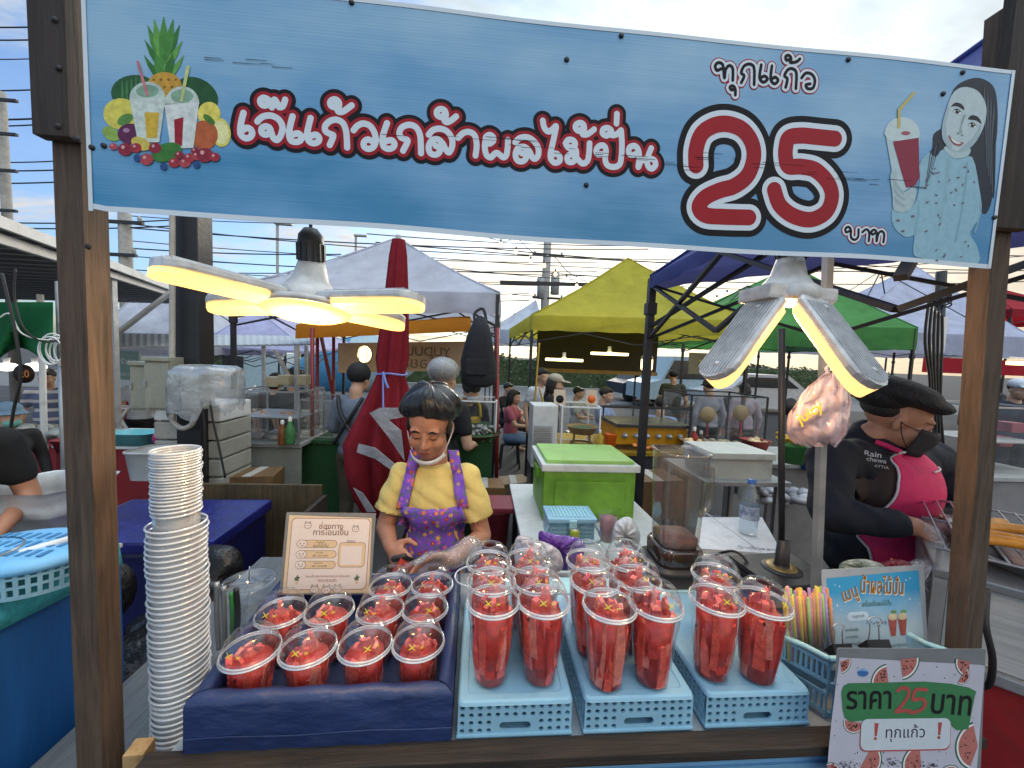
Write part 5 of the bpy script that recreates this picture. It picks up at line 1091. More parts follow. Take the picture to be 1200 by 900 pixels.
# ================================================================== TENTS
TENT_G = 'pop-up tents over the market stalls'
def tent(label, fl, fr, br, bl, peak, val, m, leg_r=.019, legs=True, truss=True, n=14, sag=.05, leg_set=(0, 1, 2, 3)):
    c = [Vector(p) for p in (fl, fr, br, bl)]; peak = Vector(peak); t = thing('canopy_tent', label, 'tent', Vector((peak.x, peak.y, GZ)), TENT_G)
    mb = MB()
    for i in range(4):
        a, b = c[i], c[(i + 1) % 4]; rows = []
        for r in range(n + 1):
            f = r / n; row = []
            for k in range(n + 1):
                g = k / n; e_ = a.lerp(b, g); e_.z -= sag * .35 * math.sin(PI * g) * 0; p = e_.lerp(peak, f)
                p.z -= (sag * 1.9 * math.sin(PI * f ** .9) * (.35 + .65 * math.sin(PI * g))) + (.014 * math.sin(9 * g + i + 4 * f) + .007 * math.sin(23 * g + 11 * f)) * math.sin(PI * f) * (sag > .03); row.append(p)
            rows.append(row)
        mb.grid(rows)
    rc_ = mb.build('roof_cloth', m, t)
    for i in range(4):
        MB().tube([c[i].lerp(peak, f / 8) + Vector((0, 0, .006 - sag * .67 * math.sin(PI * (f / 8) ** .9))) for f in range(9)], .010, 5).build('hip_seam', m, rc_)
    mb = MB(); ring = []
    for i in range(4):
        a, b = c[i], c[(i + 1) % 4]; o = ((a + b) / 2 - (c[0] + c[2]) / 2); o.z = 0; o.normalize()
        for k in range(n + 2): ring.append((a.lerp(b, k / (n + 2)), o, k))
    ring.append(ring[0])
    mb.grid([[p + o * .004 + Vector((0, 0, .004)) for p, o, k in ring], [p + o * (.012 + .006 * math.sin(k * 1.9)) - Vector((0, 0, val * .5)) for p, o, k in ring], [p + o * (.008 + .012 * math.sin(k * 1.3)) - Vector((0, 0, val + .008 * math.sin(k * 2.2))) for p, o, k in ring]])
    mb.build('valance', m, t)
    ins = [p + ((c[0] + c[2]) / 2 - p) * .012 for p in c]
    if legs:
        for i in leg_set:
            p = ins[i]; MB().beam(Vector((p.x, p.y, GZ)), Vector((p.x, p.y, p.z - .01)), leg_r * 2, leg_r * 2, Vector((0, 1, 0))).build('leg', BSTEEL, t)
            MB().box((p.x, p.y, p.z - val - .12), (leg_r * 2.9, leg_r * 2.9, .07), bev=.004).build('leg_bracket', BSTEEL, t)
    if truss:
        mid = (c[0] + c[2]) / 2; hub = Vector((mid.x, mid.y, peak.z - .22 * (peak.z - c[0].z)))
        for i in range(4):
            a, b = ins[i], ins[(i + 1) % 4]; z1, z0 = -.03 - val * .3, -.42; mb = MB(); h = (a + b) / 2
            for s, e in ((a, h), (h, b)):
                mb.beam(s + Vector((0, 0, z1)), e + Vector((0, 0, z0 + .05)), .022, .014); mb.beam(s + Vector((0, 0, z0 + .05)), e + Vector((0, 0, z1)), .022, .014)
            mb.build('scissor_truss', BSTEEL, t)
            MB().beam(ins[i] + Vector((0, 0, -.30)), hub + Vector((0, 0, -.18)), .024, .016).build('roof_strut', BSTEEL, t)
        MB().beam(hub - Vector((0, 0, .35)), peak - Vector((0, 0, .05)), .03, .03, Vector((0, 1, 0))).build('centre_mast', BSTEEL, t)
    return t
ZE = 1.95
def V(x, y, z): return Vector((x, y, z))
# white tent left of centre
fr = PZ(585, 366, ZE); fl = PZ(270, 357, ZE); bk = V(.12, 2.7, 0)
WT = tent('white canopy tent with a closed red parasol in front of it', fl + V(0, 0, .17), fr + V(0, 0, .17), fr + bk + V(0, 0, .17), fl + bk + V(0, 0, .17), P(466, 279, 4.9), .19, fabric('white_canvas', 'c9ccd8', tl=.35))
fl = PZ(622, 386, ZE); fr = PZ(880, 394, ZE)
YT = tent('bright yellow canopy tent with lit lamps under it', fl + V(0, 0, .2), fr + V(0, 0, .2), fr + V(-.1, 2.9, .2), fl + V(-.1, 2.9, .2), P(736, 303, 6.3), .21, fabric('yellow_canvas', 'c9c150', tl=.5))
# blue tent reaching over the neighbour's grill at the right
tent('dark blue canopy tent over the woman in the pink apron', V(.985, 2.27, 2.06), V(.915, .80, 2.06), V(1.9, -.2, 2.06), V(2.0, .92, 2.06), V(1.55, 1.02, 2.62), .07, fabric('blue_canvas', '535a94', tl=.3), leg_r=.020, leg_set=(0, 2, 3), sag=.02)
gl_, gr_ = PZ(800, 402, ZE), PZ(1073, 409, ZE)
tent('green canopy tent behind the yellow one', gl_ + V(0, 0, .35), gr_ + V(0, 0, .35), gr_ + V(.3, 3, .35), gl_ + V(.3, 3, .35), P(930, 312, 8.2), .36, fabric('green_canvas', '5f9e5a', tl=.4))
tent('pale grey white canopy tent at the far right', PZ(1074, 408, ZE) + V(.3, 1.6, .42), PZ(1300, 420, ZE) + V(0, 1.0, .42), PZ(1300, 420, ZE) + V(.4, 4, .42), PZ(1074, 408, ZE) + V(.6, 4.4, .42), P(1073, 312, 10.5), .42, fabric('pale_canvas', 'b9bdd2', tl=.3))
tent('small white canopy tent seen between the white and yellow tents', PZ(570, 402, ZE) + V(0, 0, .4), PZ(640, 403, ZE) + V(0, 0, .4), PZ(640, 403, ZE) + V(.2, 3, .4), PZ(570, 402, ZE) + V(.2, 3, .4), P(628, 352, 12.5), .4, fabric('white_canvas_far', 'c6cbd6', tl=.3))
rc0 = P(1186, 362, 9); tent('red canopy tent edge at the right border', rc0, rc0 + V(3, 0, 0), rc0 + V(3, 3, 0), rc0 + V(0, 3, 0), rc0 + V(1.5, 1.5, .9), .2, fabric('red_canvas', 'a32331', tl=.3))
tent('white canopy tent behind the sheet metal stall at the left', P(95, 402, 7.5), P(238, 402, 7.5), P(238, 402, 7.5) + V(0, 3, 0), P(95, 402, 7.5) + V(0, 3, 0), P(180, 325, 9), .22, fabric('white_canvas'))
tent('long lilac white canopy behind the black steel column', P(232, 404, 8), P(362, 412, 8), P(362, 412, 8) + V(0, 3, .2), P(232, 404, 8) + V(0, 3, .2), P(300, 362, 9.2), .05, fabric('lilac_canvas', 'b5b5d6', tl=.3), sag=.0)

# orange awning with red frame under the white tent
OA = thing('orange_awning', 'orange awning on red poles with a pale banner, under the white tent', 'awning', P(450, 520, 3.9))
a0, a1 = P(346, 386, 3.5), P(552, 378, 3.5); b0, b1 = P(372, 380, 5.0), P(548, 380, 5.0)
OC = fabric('orange_canvas', 'c27a22', tl=.4)
mb = MB(); mb.grid([[a0.lerp(a1, k / 8) + V(0, 0, -.08) for k in range(9)], [a0.lerp(a1, k / 8) + V(0, .01, .04 + .008 * math.sin(k * 2)) for k in range(9)], [(a0.lerp(a1, k / 8) + b0.lerp(b1, k / 8)) / 2 + V(0, 0, .06 + .02 * math.sin(k)) for k in range(9)], [b0.lerp(b1, k / 8) for k in range(9)]]); mb.build('awning_cloth', OC, OA)
RPOLE = mat('red_pole', '7e1f1c', rough=.45, var=.2)
for x, y0, Y in ((372, 470, 4.1), (366, 520, 3.5), (391, 480, 4.4), (583, 600, 3.3)):
    MB().tube([V(P(x, y0, Y).x, Y, GZ), P(x, 384, Y)], .018, 8).build('pole', RPOLE, OA)
MB().beam(P(392, 470, 4.4), P(376, 392, 4.4), .03, .03).build('brace', RPOLE, OA)
q0, q1, q2, q3 = P(396, 437, 4.6), P(548, 434, 4.6), P(548, 400, 4.6), P(396, 402, 4.6)
mb = MB(); mb.grid([[q0, (q0 + q1) / 2 + V(0, .02, 0), q1], [q3, (q2 + q3) / 2, q2]]); mb.build('hanging_banner', fabric('cream_banner', 'bca387', tl=.4), OA)
mb = MB(); c_ = (P(500, 412, 4.57)); text_on(mb, 'YUDUUI', c_, (-1, 0, 0), (0, 0, 1), width=.55, offset=.015); text_on(mb, 'น้ำอ้อยสด', c_ + V(-.05, 0, -.12), (-1, 0, 0), (0, 0, 1), width=.7, offset=.0); mb.build('lettering', ink('7a6a58'), OA)

# closed red parasol
RU = thing('closed_parasol', 'closed dark red parasol with silver lining tied with a blue ribbon', 'parasol', P(452, 640, 2.2))
mb = MB(); n = 44
def fold(z_px, cx, r_px, amp, ph):
    c_ = P(cx, z_px, 2.2); r = r_px * mpp(2.2); row = []
    for k in range(n + 1):
        q = 2 * PI * k / n; rr_ = r * (1 + amp * math.sin(8 * q + ph) + amp * .5 * math.sin(5 * q + 1)); row.append(c_ + V(math.cos(q) * rr_, math.sin(q) * rr_ * .8, 0))
    return row
prof = [(281, 467, 7, .05), (300, 466, 9, .12), (340, 464, 11, .18), (380, 461, 13, .22), (420, 458, 15, .24), (438, 457, 13, .18), (455, 455, 17, .26), (490, 448, 25, .32), (515, 443, 30, .38), (550, 446, 29, .42), (580, 445, 22, .40), (602, 444, 13, .30)]
mb.grid([fold(z, cx, r, a, i * .12) for i, (z, cx, r, a) in enumerate(prof)]); RED = fabric('parasol_red', '7f1f2c', tl=.1, var=.25, bump=.6, bscale=9)
mb.build('canopy_cloth', RED, RU)
SIL = mat('silver_lining', '9d9da3', rough=.4, metal=.3, var=.3, scale=12, bump=.4, bscale=20)
for pts in ([(433, 484), (445, 478), (473, 478), (477, 488), (455, 492), (470, 505), (474, 540), (455, 512)], [(420, 520), (440, 525), (472, 552), (474, 562), (440, 538), (418, 530)], [(414, 572), (425, 578), (440, 600), (430, 600)]):
    mb = MB(); mb.poly([P(x, y, 2.02 - (x - 412) * .0003) for x, y in pts], (0, .006, 0)); mb.build('lining_flap', SIL, RU)
MB().tube([V(P(467, 640, 2.2).x - .05, 2.2, GZ), P(467, 276, 2.2)], .016, 10).build('pole', GREYP, RU)
RIB = mat('blue_ribbon', '7a86c9', rough=.6); mb = MB(); c_ = P(459, 438, 2.2)
mb.tube([c_ + V(math.cos(q) * .083, math.sin(q) * .068, .004 * math.sin(3 * q)) for q in [2 * PI * i / 20 for i in range(21)]], .006, 6); mb.tube(crom([P(449, 436, 2.1), P(452, 448, 2.09), P(455, 455, 2.09)], 5), .007, 6); mb.tube(crom([P(449, 438, 2.1), P(449, 470, 2.07), P(450, 500, 2.05)], 5), .005, 6); mb.build('ribbon', RIB, RU)
# black backpack on the tent leg
BPK = thing('backpack', 'black backpack hanging on the leg of the white tent', 'backpack', P(562, 372, 3.25))
BAGM = mat('backpack_black', (.012, .013, .018), rough=.8, var=.3, bump=.5, bscale=14); mb = MB(); rows = []
for y_, cx_, w_ in ((370, 563, 1), (373, 563, 6), (382, 563, 10), (394, 562, 14), (408, 561, 17), (424, 561, 20), (440, 561, 21), (449, 561, 19), (453, 560, 12), (454, 560, 1)):
    rows.append([P(cx_, y_, 3.2) + V(math.copysign(abs(math.cos(q)) ** .6, math.cos(q)) * w_ * mpp(3.2) * (1 + .06 * math.sin(q * 7 + y_)), math.copysign(abs(math.sin(q)) ** .6, math.sin(q)) * min(.10, w_ * mpp(3.2)), 0) for q in [2 * PI * k / 28 for k in range(29)]])
mb.grid(rows); mb.build('bag_body', BAGM, BPK)
MB().tube(crom([P(558, 385, 3.15), P(556, 368, 3.2), P(566, 362, 3.25), P(570, 376, 3.2)], 5), .012, 6).build('strap', BAGM, BPK)
MB().box(P(558, 430, 3.095), (.17, .03, .13), bev=.012).build('front_pocket', BAGM, BPK)

# ================================================================== LEFT: SHEET METAL STALL ROOF, COLUMN, BOXES
ZR = 2.22
A_, B_ = PZ(-40, 247, ZR), PZ(248, 356, ZR); C_ = PZ(-60, 362, ZR) + V(-2, 0, 0); D_ = V(A_.x - 3, A_.y, ZR)
ms = thing('sheet_metal_roof', 'corrugated sheet metal stall roof with white edge beam at the left', 'roof', V(-3, 4, GZ))
mb = MB(); NN = 90; rows = []
for k in range(NN + 1):
    f = k / NN; z = .028 * (1 if (k % 4) < 2 else -1) * .5; rows.append([A_.lerp(B_, f) + V(0, 0, z), D_.lerp(C_, f) + V(0, 0, z + .25)])
mb.grid(rows, False); mb.build('roof_sheet', mat('roof_sheet', (.16, .165, .17), rough=.45, metal=.4, var=.2), ms)
ed = (B_ - A_).normalized(); RIM_W = mat('white_beam', (.55, .56, .57), rough=.4, var=.12)
MB().beam(A_ + V(.0, 0, .01), B_ + V(0, 0, .01), .03, .07).build('edge_beam', RIM_W, ms); MB().beam(A_ + V(-.08, 0, -.07), B_ + V(-.06, 0, -.03), .04, .06).build('edge_purlin', RIM_W, ms)
for f in (.38, .72):
    p = A_.lerp(B_, f); MB().beam(V(p.x - .12, p.y, GZ), V(p.x - .12, p.y, ZR), .05, .05, V(0, 1, 0)).build('post', STEEL, ms)
MB().beam(P(206, 338, 4.6), P(128, 398, 4.6), .06, .03).build('stay', RIM_W, ms)
MB().tube([V(P(71, 450, 2.7).x, 2.7, GZ), P(70, 330, 2.7)], .022, 10).build('post', STEEL, ms); MB().tube([V(P(47, 450, 3.6).x, 3.6, GZ), P(47, 345, 3.6)], .022, 10).build('post', WHITE, ms)
for pts, r_, m_, nm, lb in (([(2, 320, 2.2), (9, 350, 2.2), (18, 390, 2.2), (24, 440, 2.2), (16, 480, 2.2), (8, 530, 2.2), (2, 560, 2.2)], .007, BLACK, 'hanging_cable', 'thick black cable hanging from the sheet metal roof'),
                      ([(18, 315, 2.3), (17, 350, 2.3), (28, 385, 2.3), (50, 400, 2.35), (75, 398, 2.4)], .005, BLACK, 'hanging_cable', 'thin black cable looping towards the white coil'),
                      ([(0, 372, 2.3), (12, 368, 2.3), (25, 390, 2.3), (50, 398, 2.35), (76, 396, 2.4)], .004, WHITE, 'hanging_cable', 'white cable sagging in front of the green tarpaulin')):
    tag(MB().tube(crom([P(*p) for p in pts], 6), r_, 7).build(nm, m_), lb, 'cable')
mb = MB()
for i in range(7): r = .075 + .012 * math.sin(i * 2.3); mb.tube([P(66 + i * 1.1, 411, 2.4) + V(r * .85 * math.cos(q), .01 * i - .03, r * 1.05 * math.sin(q) + .01 * math.sin(i)) for q in [2 * PI * j / 22 for j in range(23)]], .004, 6)
tag(mb.build('cable_coil', WHITE), 'coil of white cable hung on the grey post at the left', 'cable')
tp_ = MB(); g0 = [(-30, 352), (20, 356), (62, 360)]; rows = []
for r in range(9):
    f = r / 8; rows.append([P(-40 + 102 * k / 14, 354 + 8 * f * 0 + f * (66 + 10 * math.sin(k * .55) - k * .3) , 3.0 - .05 * math.sin(k * 1.3) * f - .4 * (k / 14) - .10 * f * math.sin(k * .8 + r * .5)) for k in range(15)])
tp_.grid(rows); tag(tp_.build('tarpaulin', fabric('green_tarp', '1f6b40', tl=.25, bump=.5, bscale=4), solid=.002), 'green tarpaulin hanging under the sheet metal roof', 'tarpaulin')
# black column
SC_ = thing('steel_column', 'black steel column with a grey conduit down its side', 'column', P(217, 520, 2.6))
ca = P(203, 400, 2.6); cb_ = P(232, 400, 2.6); cx_ = (ca.x + cb_.x) / 2; wc = cb_.x - ca.x
MB().box((cx_, 2.68, 1.6), (wc, .14, 3.56), bev=.006).build('column_shaft', mat('column_black', (.012, .012, .014), rough=.5, var=.25), SC_)
cd_ = crom([P(202, 240, 2.56), P(202, 350, 2.56), P(202, 480, 2.56), P(204, 495, 2.56), P(214, 502, 2.55), P(225, 497, 2.55), P(228, 484, 2.55)], 6); MB().tube(cd_, .016, 10).build('conduit', mat('conduit', (.42, .40, .36), rough=.5), SC_)
def meter_box(label, x0, y0, x1, y1, Y, m):
    a, b = P(x0, y1, Y), P(x1, y0, Y); c_ = (a + b) / 2; t = thing('electric_box', label, 'electric box', c_, 'electric boxes by the black column')
    MB().box((c_.x, Y + .07, c_.z), (b.x - a.x, .13, b.z - a.z), bev=.006).build('box_case', m, t)
    MB().box((c_.x, Y - .002, c_.z - .01), ((b.x - a.x) * .92, .012, (b.z - a.z) * .84), bev=.004).build('door', m, t); MB().box((c_.x, Y - .004, b.z - .012), ((b.x - a.x) * 1.04, .03, .024), bev=.004).build('rain_hood', m, t)
    MB().box((a.x + .012, Y - .012, c_.z), (.014, .012, .04), bev=.003).build('latch', STEEL, t); return t
EB = mat('box_khaki', (.30, .30, .24), rough=.5, var=.12)
meter_box('narrow khaki electric box, farther left of the pair', 154, 424, 172, 481, 2.62, EB); meter_box('wide khaki electric box beside the black column', 170, 419, 199, 481, 2.5, EB)
meter_box('pale electric box wrapped in a clear plastic bag on the black column', 213, 428, 234, 480, 2.5, mat('box_cream', (.42, .42, .36), rough=.5)); 
wr = MB(); rr = random.Random(3); rows = []
for r in range(12):
    f = r / 11; row = []
    for k in range(41):
        q = 2 * PI * k / 40; cx2, cy2 = math.cos(q), math.sin(q); kk = (abs(cx2) ** 4 + abs(cy2) ** 4) ** -.25
        wob = 1 + .05 * math.sin(k * 2.4 + r * .3) * f + rr.uniform(-.035, .035); y_ = (427 if f < .05 else 424 + 62 * f) + (5 * math.sin(k * .9) * f) - 10 * f * (cx2 > .3)
        w_ = (0.02 if r == 0 else (.8 if r == 1 else 1)) * wob; c0 = P(243, y_, 2.46); row.append(c0 + V(cx2 * kk * 33 * mpp(2.46) * w_, cy2 * kk * .12 * w_, 0))
    row[-1] = row[0]; rows.append(row)
wr.grid(rows); WRM = clear('wrap_film', (.90, .92, .93), edge=.7, base=.10, milk=.30, rough=.22, power=1.6, wrinkle=.22, wscale=12, milkcol=(.75, .77, .79))
tag(wr.build('plastic_wrap', WRM), 'wrinkled clear plastic bag pulled over an electric box on the column', 'plastic bag')
for pts in ([(236, 470), (240, 500), (241, 530), (243, 560)], [(246, 470), (250, 495), (258, 530), (264, 560)]): tag(MB().tube(crom([P(x, y, 2.4) for x, y in pts], 5), .006, 7).build('box_cable', BLACK), ['black cable dropping straight from the wrapped electric box', 'black cable slanting right from the wrapped electric box'][pts[0][0] > 240], 'cable')
# ================================================================== LEFT NEIGHBOUR'S BLUE COUNTER
LXN = -.835
def PX(x, y, X):
    d = ray(x, y); return EYE + d * (X / d.x)
e0, e1 = PX(2, 708, LXN), PX(88, 672, LXN); zt_ = (e0.z + e1.z) / 2
nb_ = thing('blue_counter', "neighbour's deep blue panelled counter with a teal cloth on top, at the left", 'counter', V(LXN - .4, .8, GZ))
MB().box((LXN - .02, .63, (zt_ + GZ) / 2), (.04, .62, zt_ - GZ)).build('side_panel', mat('deep_blue_panel', '0f4f8f', rough=.55, var=.18, scale=4, stretch=(1, 8, 1)), nb_)
MB().box((LXN - .42, .63, zt_ - .012), (.80, .62, .024)).build('counter_top', mat('table_white'), nb_)
MB().box((LXN - .018, .63, zt_ + .004), (.05, .62, .010), bev=.003).build('edge_trim', RIM_W, nb_)
mb = MB(); mb.grid([[V(LXN - .40, y, zt_ + .012) for y in (.34, .5, .65, .8, .93)], [V(LXN - .10, y, zt_ + .016) for y in (.34, .5, .65, .8, .93)], [V(LXN + .006, y, zt_ + .012) for y in (.34, .5, .65, .8, .93)], [V(LXN + .012, y, zt_ - .03 - .01 * math.sin(y * 9)) for y in (.34, .5, .65, .8, .93)]])
mb.build('teal_cloth', mat('teal_cloth', '2f96a6', rough=.8, bump=.3, bscale=60), nb_, solid=.004)
ob = thing('oval_basket', 'light blue oval lidded basket on the teal cloth of the left counter', 'basket', P(38, 690, .86)); c_ = P(34, 650, .95); zb0 = zt_ + .02; hb_ = .056
def slot_ring(mb, c, rx, ry, z0, z1, n, flare=1.06):
    for k in range(n):
        q0, q1 = 2 * PI * k / n, 2 * PI * (k + 1) / n; fq = (q1 - q0) * .22
        def w_(q, z): f = 1 + (flare - 1) * (z - z0) / (z1 - z0); return c + V(math.cos(q) * rx * f, math.sin(q) * ry * f, z - c.z)
        zs_ = [z0, z0 + (z1 - z0) * .12, z0 + (z1 - z0) * .36, z0 + (z1 - z0) * .44, z0 + (z1 - z0) * .66, z0 + (z1 - z0) * .74, z0 + (z1 - z0) * .93, z1]
        for j in range(7):
            if j % 2 == 0: mb.add([w_(q0, zs_[j]), w_(q1, zs_[j]), w_(q1, zs_[j + 1]), w_(q0, zs_[j + 1])], [(0, 1, 2, 3)])
            else: mb.add([w_(q0 - fq, zs_[j]), w_(q0 + fq, zs_[j]), w_(q0 + fq, zs_[j + 1]), w_(q0 - fq, zs_[j + 1])], [(0, 1, 2, 3)])
mb = MB(); c2 = PZ(30, 678, zb0); slot_ring(mb, c2, .105, .078, zb0, zb0 + hb_, 44); mb.build('slotted_side', BLUEC, ob, solid=.003)
MB().lathe([(.0001, hb_ + .012), (.08, hb_ + .012), (.108, hb_ + .008), (.117, hb_), (.116, hb_ - .010), (.112, hb_ - .010)], c2, 40, sx=1, sy=.75).build('lid', mat('sky_blue_lid', '74b5e2', rough=.4), ob)
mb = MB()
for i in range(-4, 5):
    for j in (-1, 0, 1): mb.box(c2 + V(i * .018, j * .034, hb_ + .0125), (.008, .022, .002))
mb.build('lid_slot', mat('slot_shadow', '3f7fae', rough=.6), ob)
mp_ = thing('metal_pot', 'brushed metal pot at the left edge on the teal cloth', 'pot', P(5, 700, .78)); c_ = PZ(-34, 694, zt_ + .016)
MB().lathe([(.0001, 0), (.04, 0), (.055, .05), (.06, .07), (.065, .072), (.062, .075)], c_, 30).build('pot_body', mat('brushed_pot', (.35, .33, .31), rough=.35, metal=.8), mp_)
MB().tube([P(-5, 657, .735), P(40, 644, .76), P(82, 632, .79)], .0075, 8).build('handle', WHITE, mp_)
# navy chest behind the stack
nc = thing('cool_chest', 'large royal blue lidded chest behind the tall cup stack', 'chest', P(220, 690, 1.5))
MB().box((-1.33, 1.72, .47), (.60, .40, .56), .02, bev=.02).build('chest_body', mat('royal_blue', '12164c', rough=.38, var=.2, bump=.1), nc); MB().box((-1.33, 1.72, .775), (.635, .44, .05), .02, bev=.012).build('lid', mat('royal_lid', '1c2268', rough=.25, var=.3, scale=14), nc)
for x in (-1.47, -1.19): MB().box((x, 1.50, .73), (.05, .02, .07), bev=.004).build('latch', BLACK, nc)
bgb = MB()
for _ in range(16): bgb.ell(V(RND.uniform(-1.12, -.86), RND.uniform(1.12, 1.42), RND.uniform(.45, .80)), (RND.uniform(.05, .12), RND.uniform(.05, .1), RND.uniform(.05, .12)))
tag(remesh(bgb, .02, 3).build('rubbish_bag', mat('bin_liner', (.008, .008, .010), rough=.3, var=.3, bump=1, bscale=16)), 'black bin liner heaped beside the blue chest', 'bag')
wbd = thing('plywood_board', 'dark stained plywood board standing behind the blue chest', 'board', P(320, 690, 1.9)); MB().box((-1.13, 2.05, .46), (.62, .02, .76), bev=.003).build('panel', wood('plywood', '231c12', '5f4f33'), wbd)
MB().box((-.80, 1.93, .42), (.02, .22, .74)).build('side_cleat', WOOD, wbd)
# ================================================================== MIDDLE GROUND STALLS
ACR = clear('acrylic_case', (.93, .95, .95), edge=.55, base=.07, milk=.03, rough=.05)
def case(label, x0, y0, x1, y1, Y, depth, frame_m=WHITE, shelf=True, name='display_case'):
    a, b = P(x0, y1, Y), P(x1, y0, Y); t = thing(name, label, 'display case', V((a.x + b.x) / 2, Y, a.z), 'clear display cases on the food stalls')
    mb = MB(); w, h = b.x - a.x, b.z - a.z
    for p, q in ((V(a.x, Y, a.z), V(b.x, Y, b.z)),): 
        mb.add([V(a.x, Y, a.z), V(b.x, Y, a.z), V(b.x, Y, b.z), V(a.x, Y, b.z)], [(0, 1, 2, 3)])
        for X_ in (a.x, b.x): mb.add([V(X_, Y, a.z), V(X_, Y + depth, a.z), V(X_, Y + depth, b.z), V(X_, Y, b.z)], [(0, 1, 2, 3)])
    mb.build('clear_pane', ACR, t); mb = MB()
    for X_ in (a.x, b.x):
        for y_ in (Y, Y + depth): mb.beam(V(X_, y_, a.z), V(X_, y_, b.z), .012, .012, V(0, 1, 0))
        for z_ in (a.z, b.z): mb.beam(V(X_, Y, z_), V(X_, Y + depth, z_), .012, .012)
    for y_ in (Y, Y + depth):
        for z_ in (a.z, b.z): mb.beam(V(a.x, y_, z_), V(b.x, y_, z_), .012, .012)
    mb.build('case_frame', frame_m, t)
    if shelf: MB().box(((a.x + b.x) / 2, Y + depth / 2, (a.z + b.z) / 2), (w * .98, depth * .96, .008)).build('shelf', ACR if shelf == 2 else STEEL, t)
    return t
def stall_table(label, x0, x1, ytop, Y, depth, m, skirt=None, name='stall_table'):
    a, b = P(x0, ytop, Y), P(x1, ytop, Y); z = (a.z + b.z) / 2; t = thing(name, label, 'table', V((a.x + b.x) / 2, Y, GZ)); cx = (a.x + b.x) / 2; w = b.x - a.x
    MB().box((cx, Y + depth / 2, z - .015), (w, depth, .03), bev=.004).build('table_top', m, t)
    if skirt: MB().box((cx, Y + .03, (z - .04 + GZ + .1) / 2), (w * .98, .015, z - .04 - GZ - .1)).build('front_skirt', skirt, t)
    for X_ in (a.x + .04, b.x - .04):
        for y_ in (Y + .06, Y + depth - .05): MB().beam(V(X_, y_, GZ), V(X_, y_, z - .03), .03, .03, V(0, 1, 0)).build('leg', STEEL, t)
    return t, z
def heap(name, label, cat, x, y, Y, w, h, m, n=14, r=.03, seed=1):
    """Small pieces of food heaped on a surface; one fused mass."""
    g = random.Random(seed); mb = MB()
    for _ in range(n): mb.ell(P(x, y, Y) + V(g.uniform(-w, w), g.uniform(-.08, .08), g.uniform(0, h)), (r * g.uniform(.7, 1.3), r * g.uniform(.7, 1.2), r * g.uniform(.4, .8)), Euler((g.uniform(-.4, .4), g.uniform(-.4, .4), g.uniform(0, 3))).to_matrix(), 10, 7)
    return tag(mb.build(name, m), label, cat, kind='stuff')
FRIED = mat('fried_food', 'b5702a', rough=.5, var=.4, scale=30); GREENC = mat('green_cloth', '1d4a26', rough=.85, var=.2)
PALEF = mat('pale_food', 'b9a58c', rough=.5, var=.4, scale=25)
# left of the girl: grey cabinet stall with a clear case
stall_table('grey cabinet stall under the clear display case, left of the closed parasol', 276, 352, 520, 3.2, .6, GREYP, mat('cabinet_grey', (.28, .29, .25), rough=.5))
case('two tier clear display case on the grey cabinet stall', 273, 460, 350, 520, 3.2, .5, STEEL)
heap('fried_snacks', 'row of fried snacks on the upper shelf of the display case', 'food', 312, 488, 3.4, .22, .02, FRIED, 22, .028, 2); heap('packed_snacks', 'pale and dark packets on the lower shelf of the display case', 'food', 312, 516, 3.4, .24, .05, mat('packed_mix', '8d7a78', rough=.3, var=.6, scale=9, col2='d5cfd2'), 26, .04, 3)
lr = thing('low_shed_roof', 'flat corrugated roof edge on thin posts behind the display case', 'roof', P(240, 500, 5.2))
mb = MB(); rows = []
for k in range(61): f = k / 60; z = .007 * (k % 2); rows.append([P(126, 408, 5.0).lerp(P(372, 404, 5.0), f) + V(0, 0, z), P(126, 400, 6.4).lerp(P(372, 404, 6.4), f) + V(0, 0, z + .12)])
mb.grid(rows, False); mb.build('roof_sheet', mat('pale_sheet', (.45, .46, .46), rough=.5, metal=.3), lr, solid=.02)
for x, Y in ((309, 5.1), (348, 3.6), (359, 5.0), (133, 5.0)): MB().beam(V(P(x, 450, Y).x, Y, GZ), P(x, 405, Y), .035, .035, V(0, 1, 0)).build('post', STEEL, lr)
MB().beam(P(322, 410, 3.7), P(344, 452, 3.6), .035, .02).build('brace', STEEL, lr)
# cream containers on the case, cables, chalk lettering skipped: not legible
for i, (x, y, w) in enumerate(((322, 452, .10), (335, 450, .09), (356, 450, .08))):
    c_ = P(x, y, 3.4); tag(MB().box(c_ + V(0, 0, .035), (w, .10, .085), bev=.008).build('food_tub', mat('cream_tub', '9c9176', rough=.5)), ['cream food tub at the left on top of the display case', 'cream food tub in the middle on top of the display case', 'cream food tub at the right end of the display case'][i], 'tub', 'cream tubs on the display case')
# stacked drawers, bins and stuff behind the cup stack
dr = thing('drawer_stack', 'stack of beige and white plastic drawers behind the black column', 'drawers', P(235, 580, 2.75)); c_ = P(236, 540, 2.8)
for i in range(5):
    MB().box((c_.x, 2.85, .60 + i * .125), (.42, .34, .115), bev=.012).build('drawer', mat('drawer_beige', (.40, .39, .34), rough=.5) if i < 4 else WHITE, dr)
    MB().box((c_.x + .05, 2.672, .60 + i * .125), (.16, .012, .05), bev=.004).build('drawer_window', mat('drawer_pale', (.55, .55, .52), rough=.4), dr)
cb2 = thing('storage_bin', 'translucent white storage bin at the foot of the tent posts, left of the cup stack', 'bin', P(165, 570, 2.2)); c_ = P(166, 548, 2.25)
MB().lathe([(.09, -.08), (.105, .07), (.112, .075), (.112, .085), (.105, .085)], c_ + V(0, .1, 0), 30, squ=6).build('bin_body', mat('bin_milky', (.55, .57, .58), rough=.35, trans=.2), cb2)
cb3 = thing('storage_crate', 'frosted clear crate behind the left post on the neighbour stall', 'crate', P(58, 610, 1.6)); c_ = P(62, 590, 1.7)
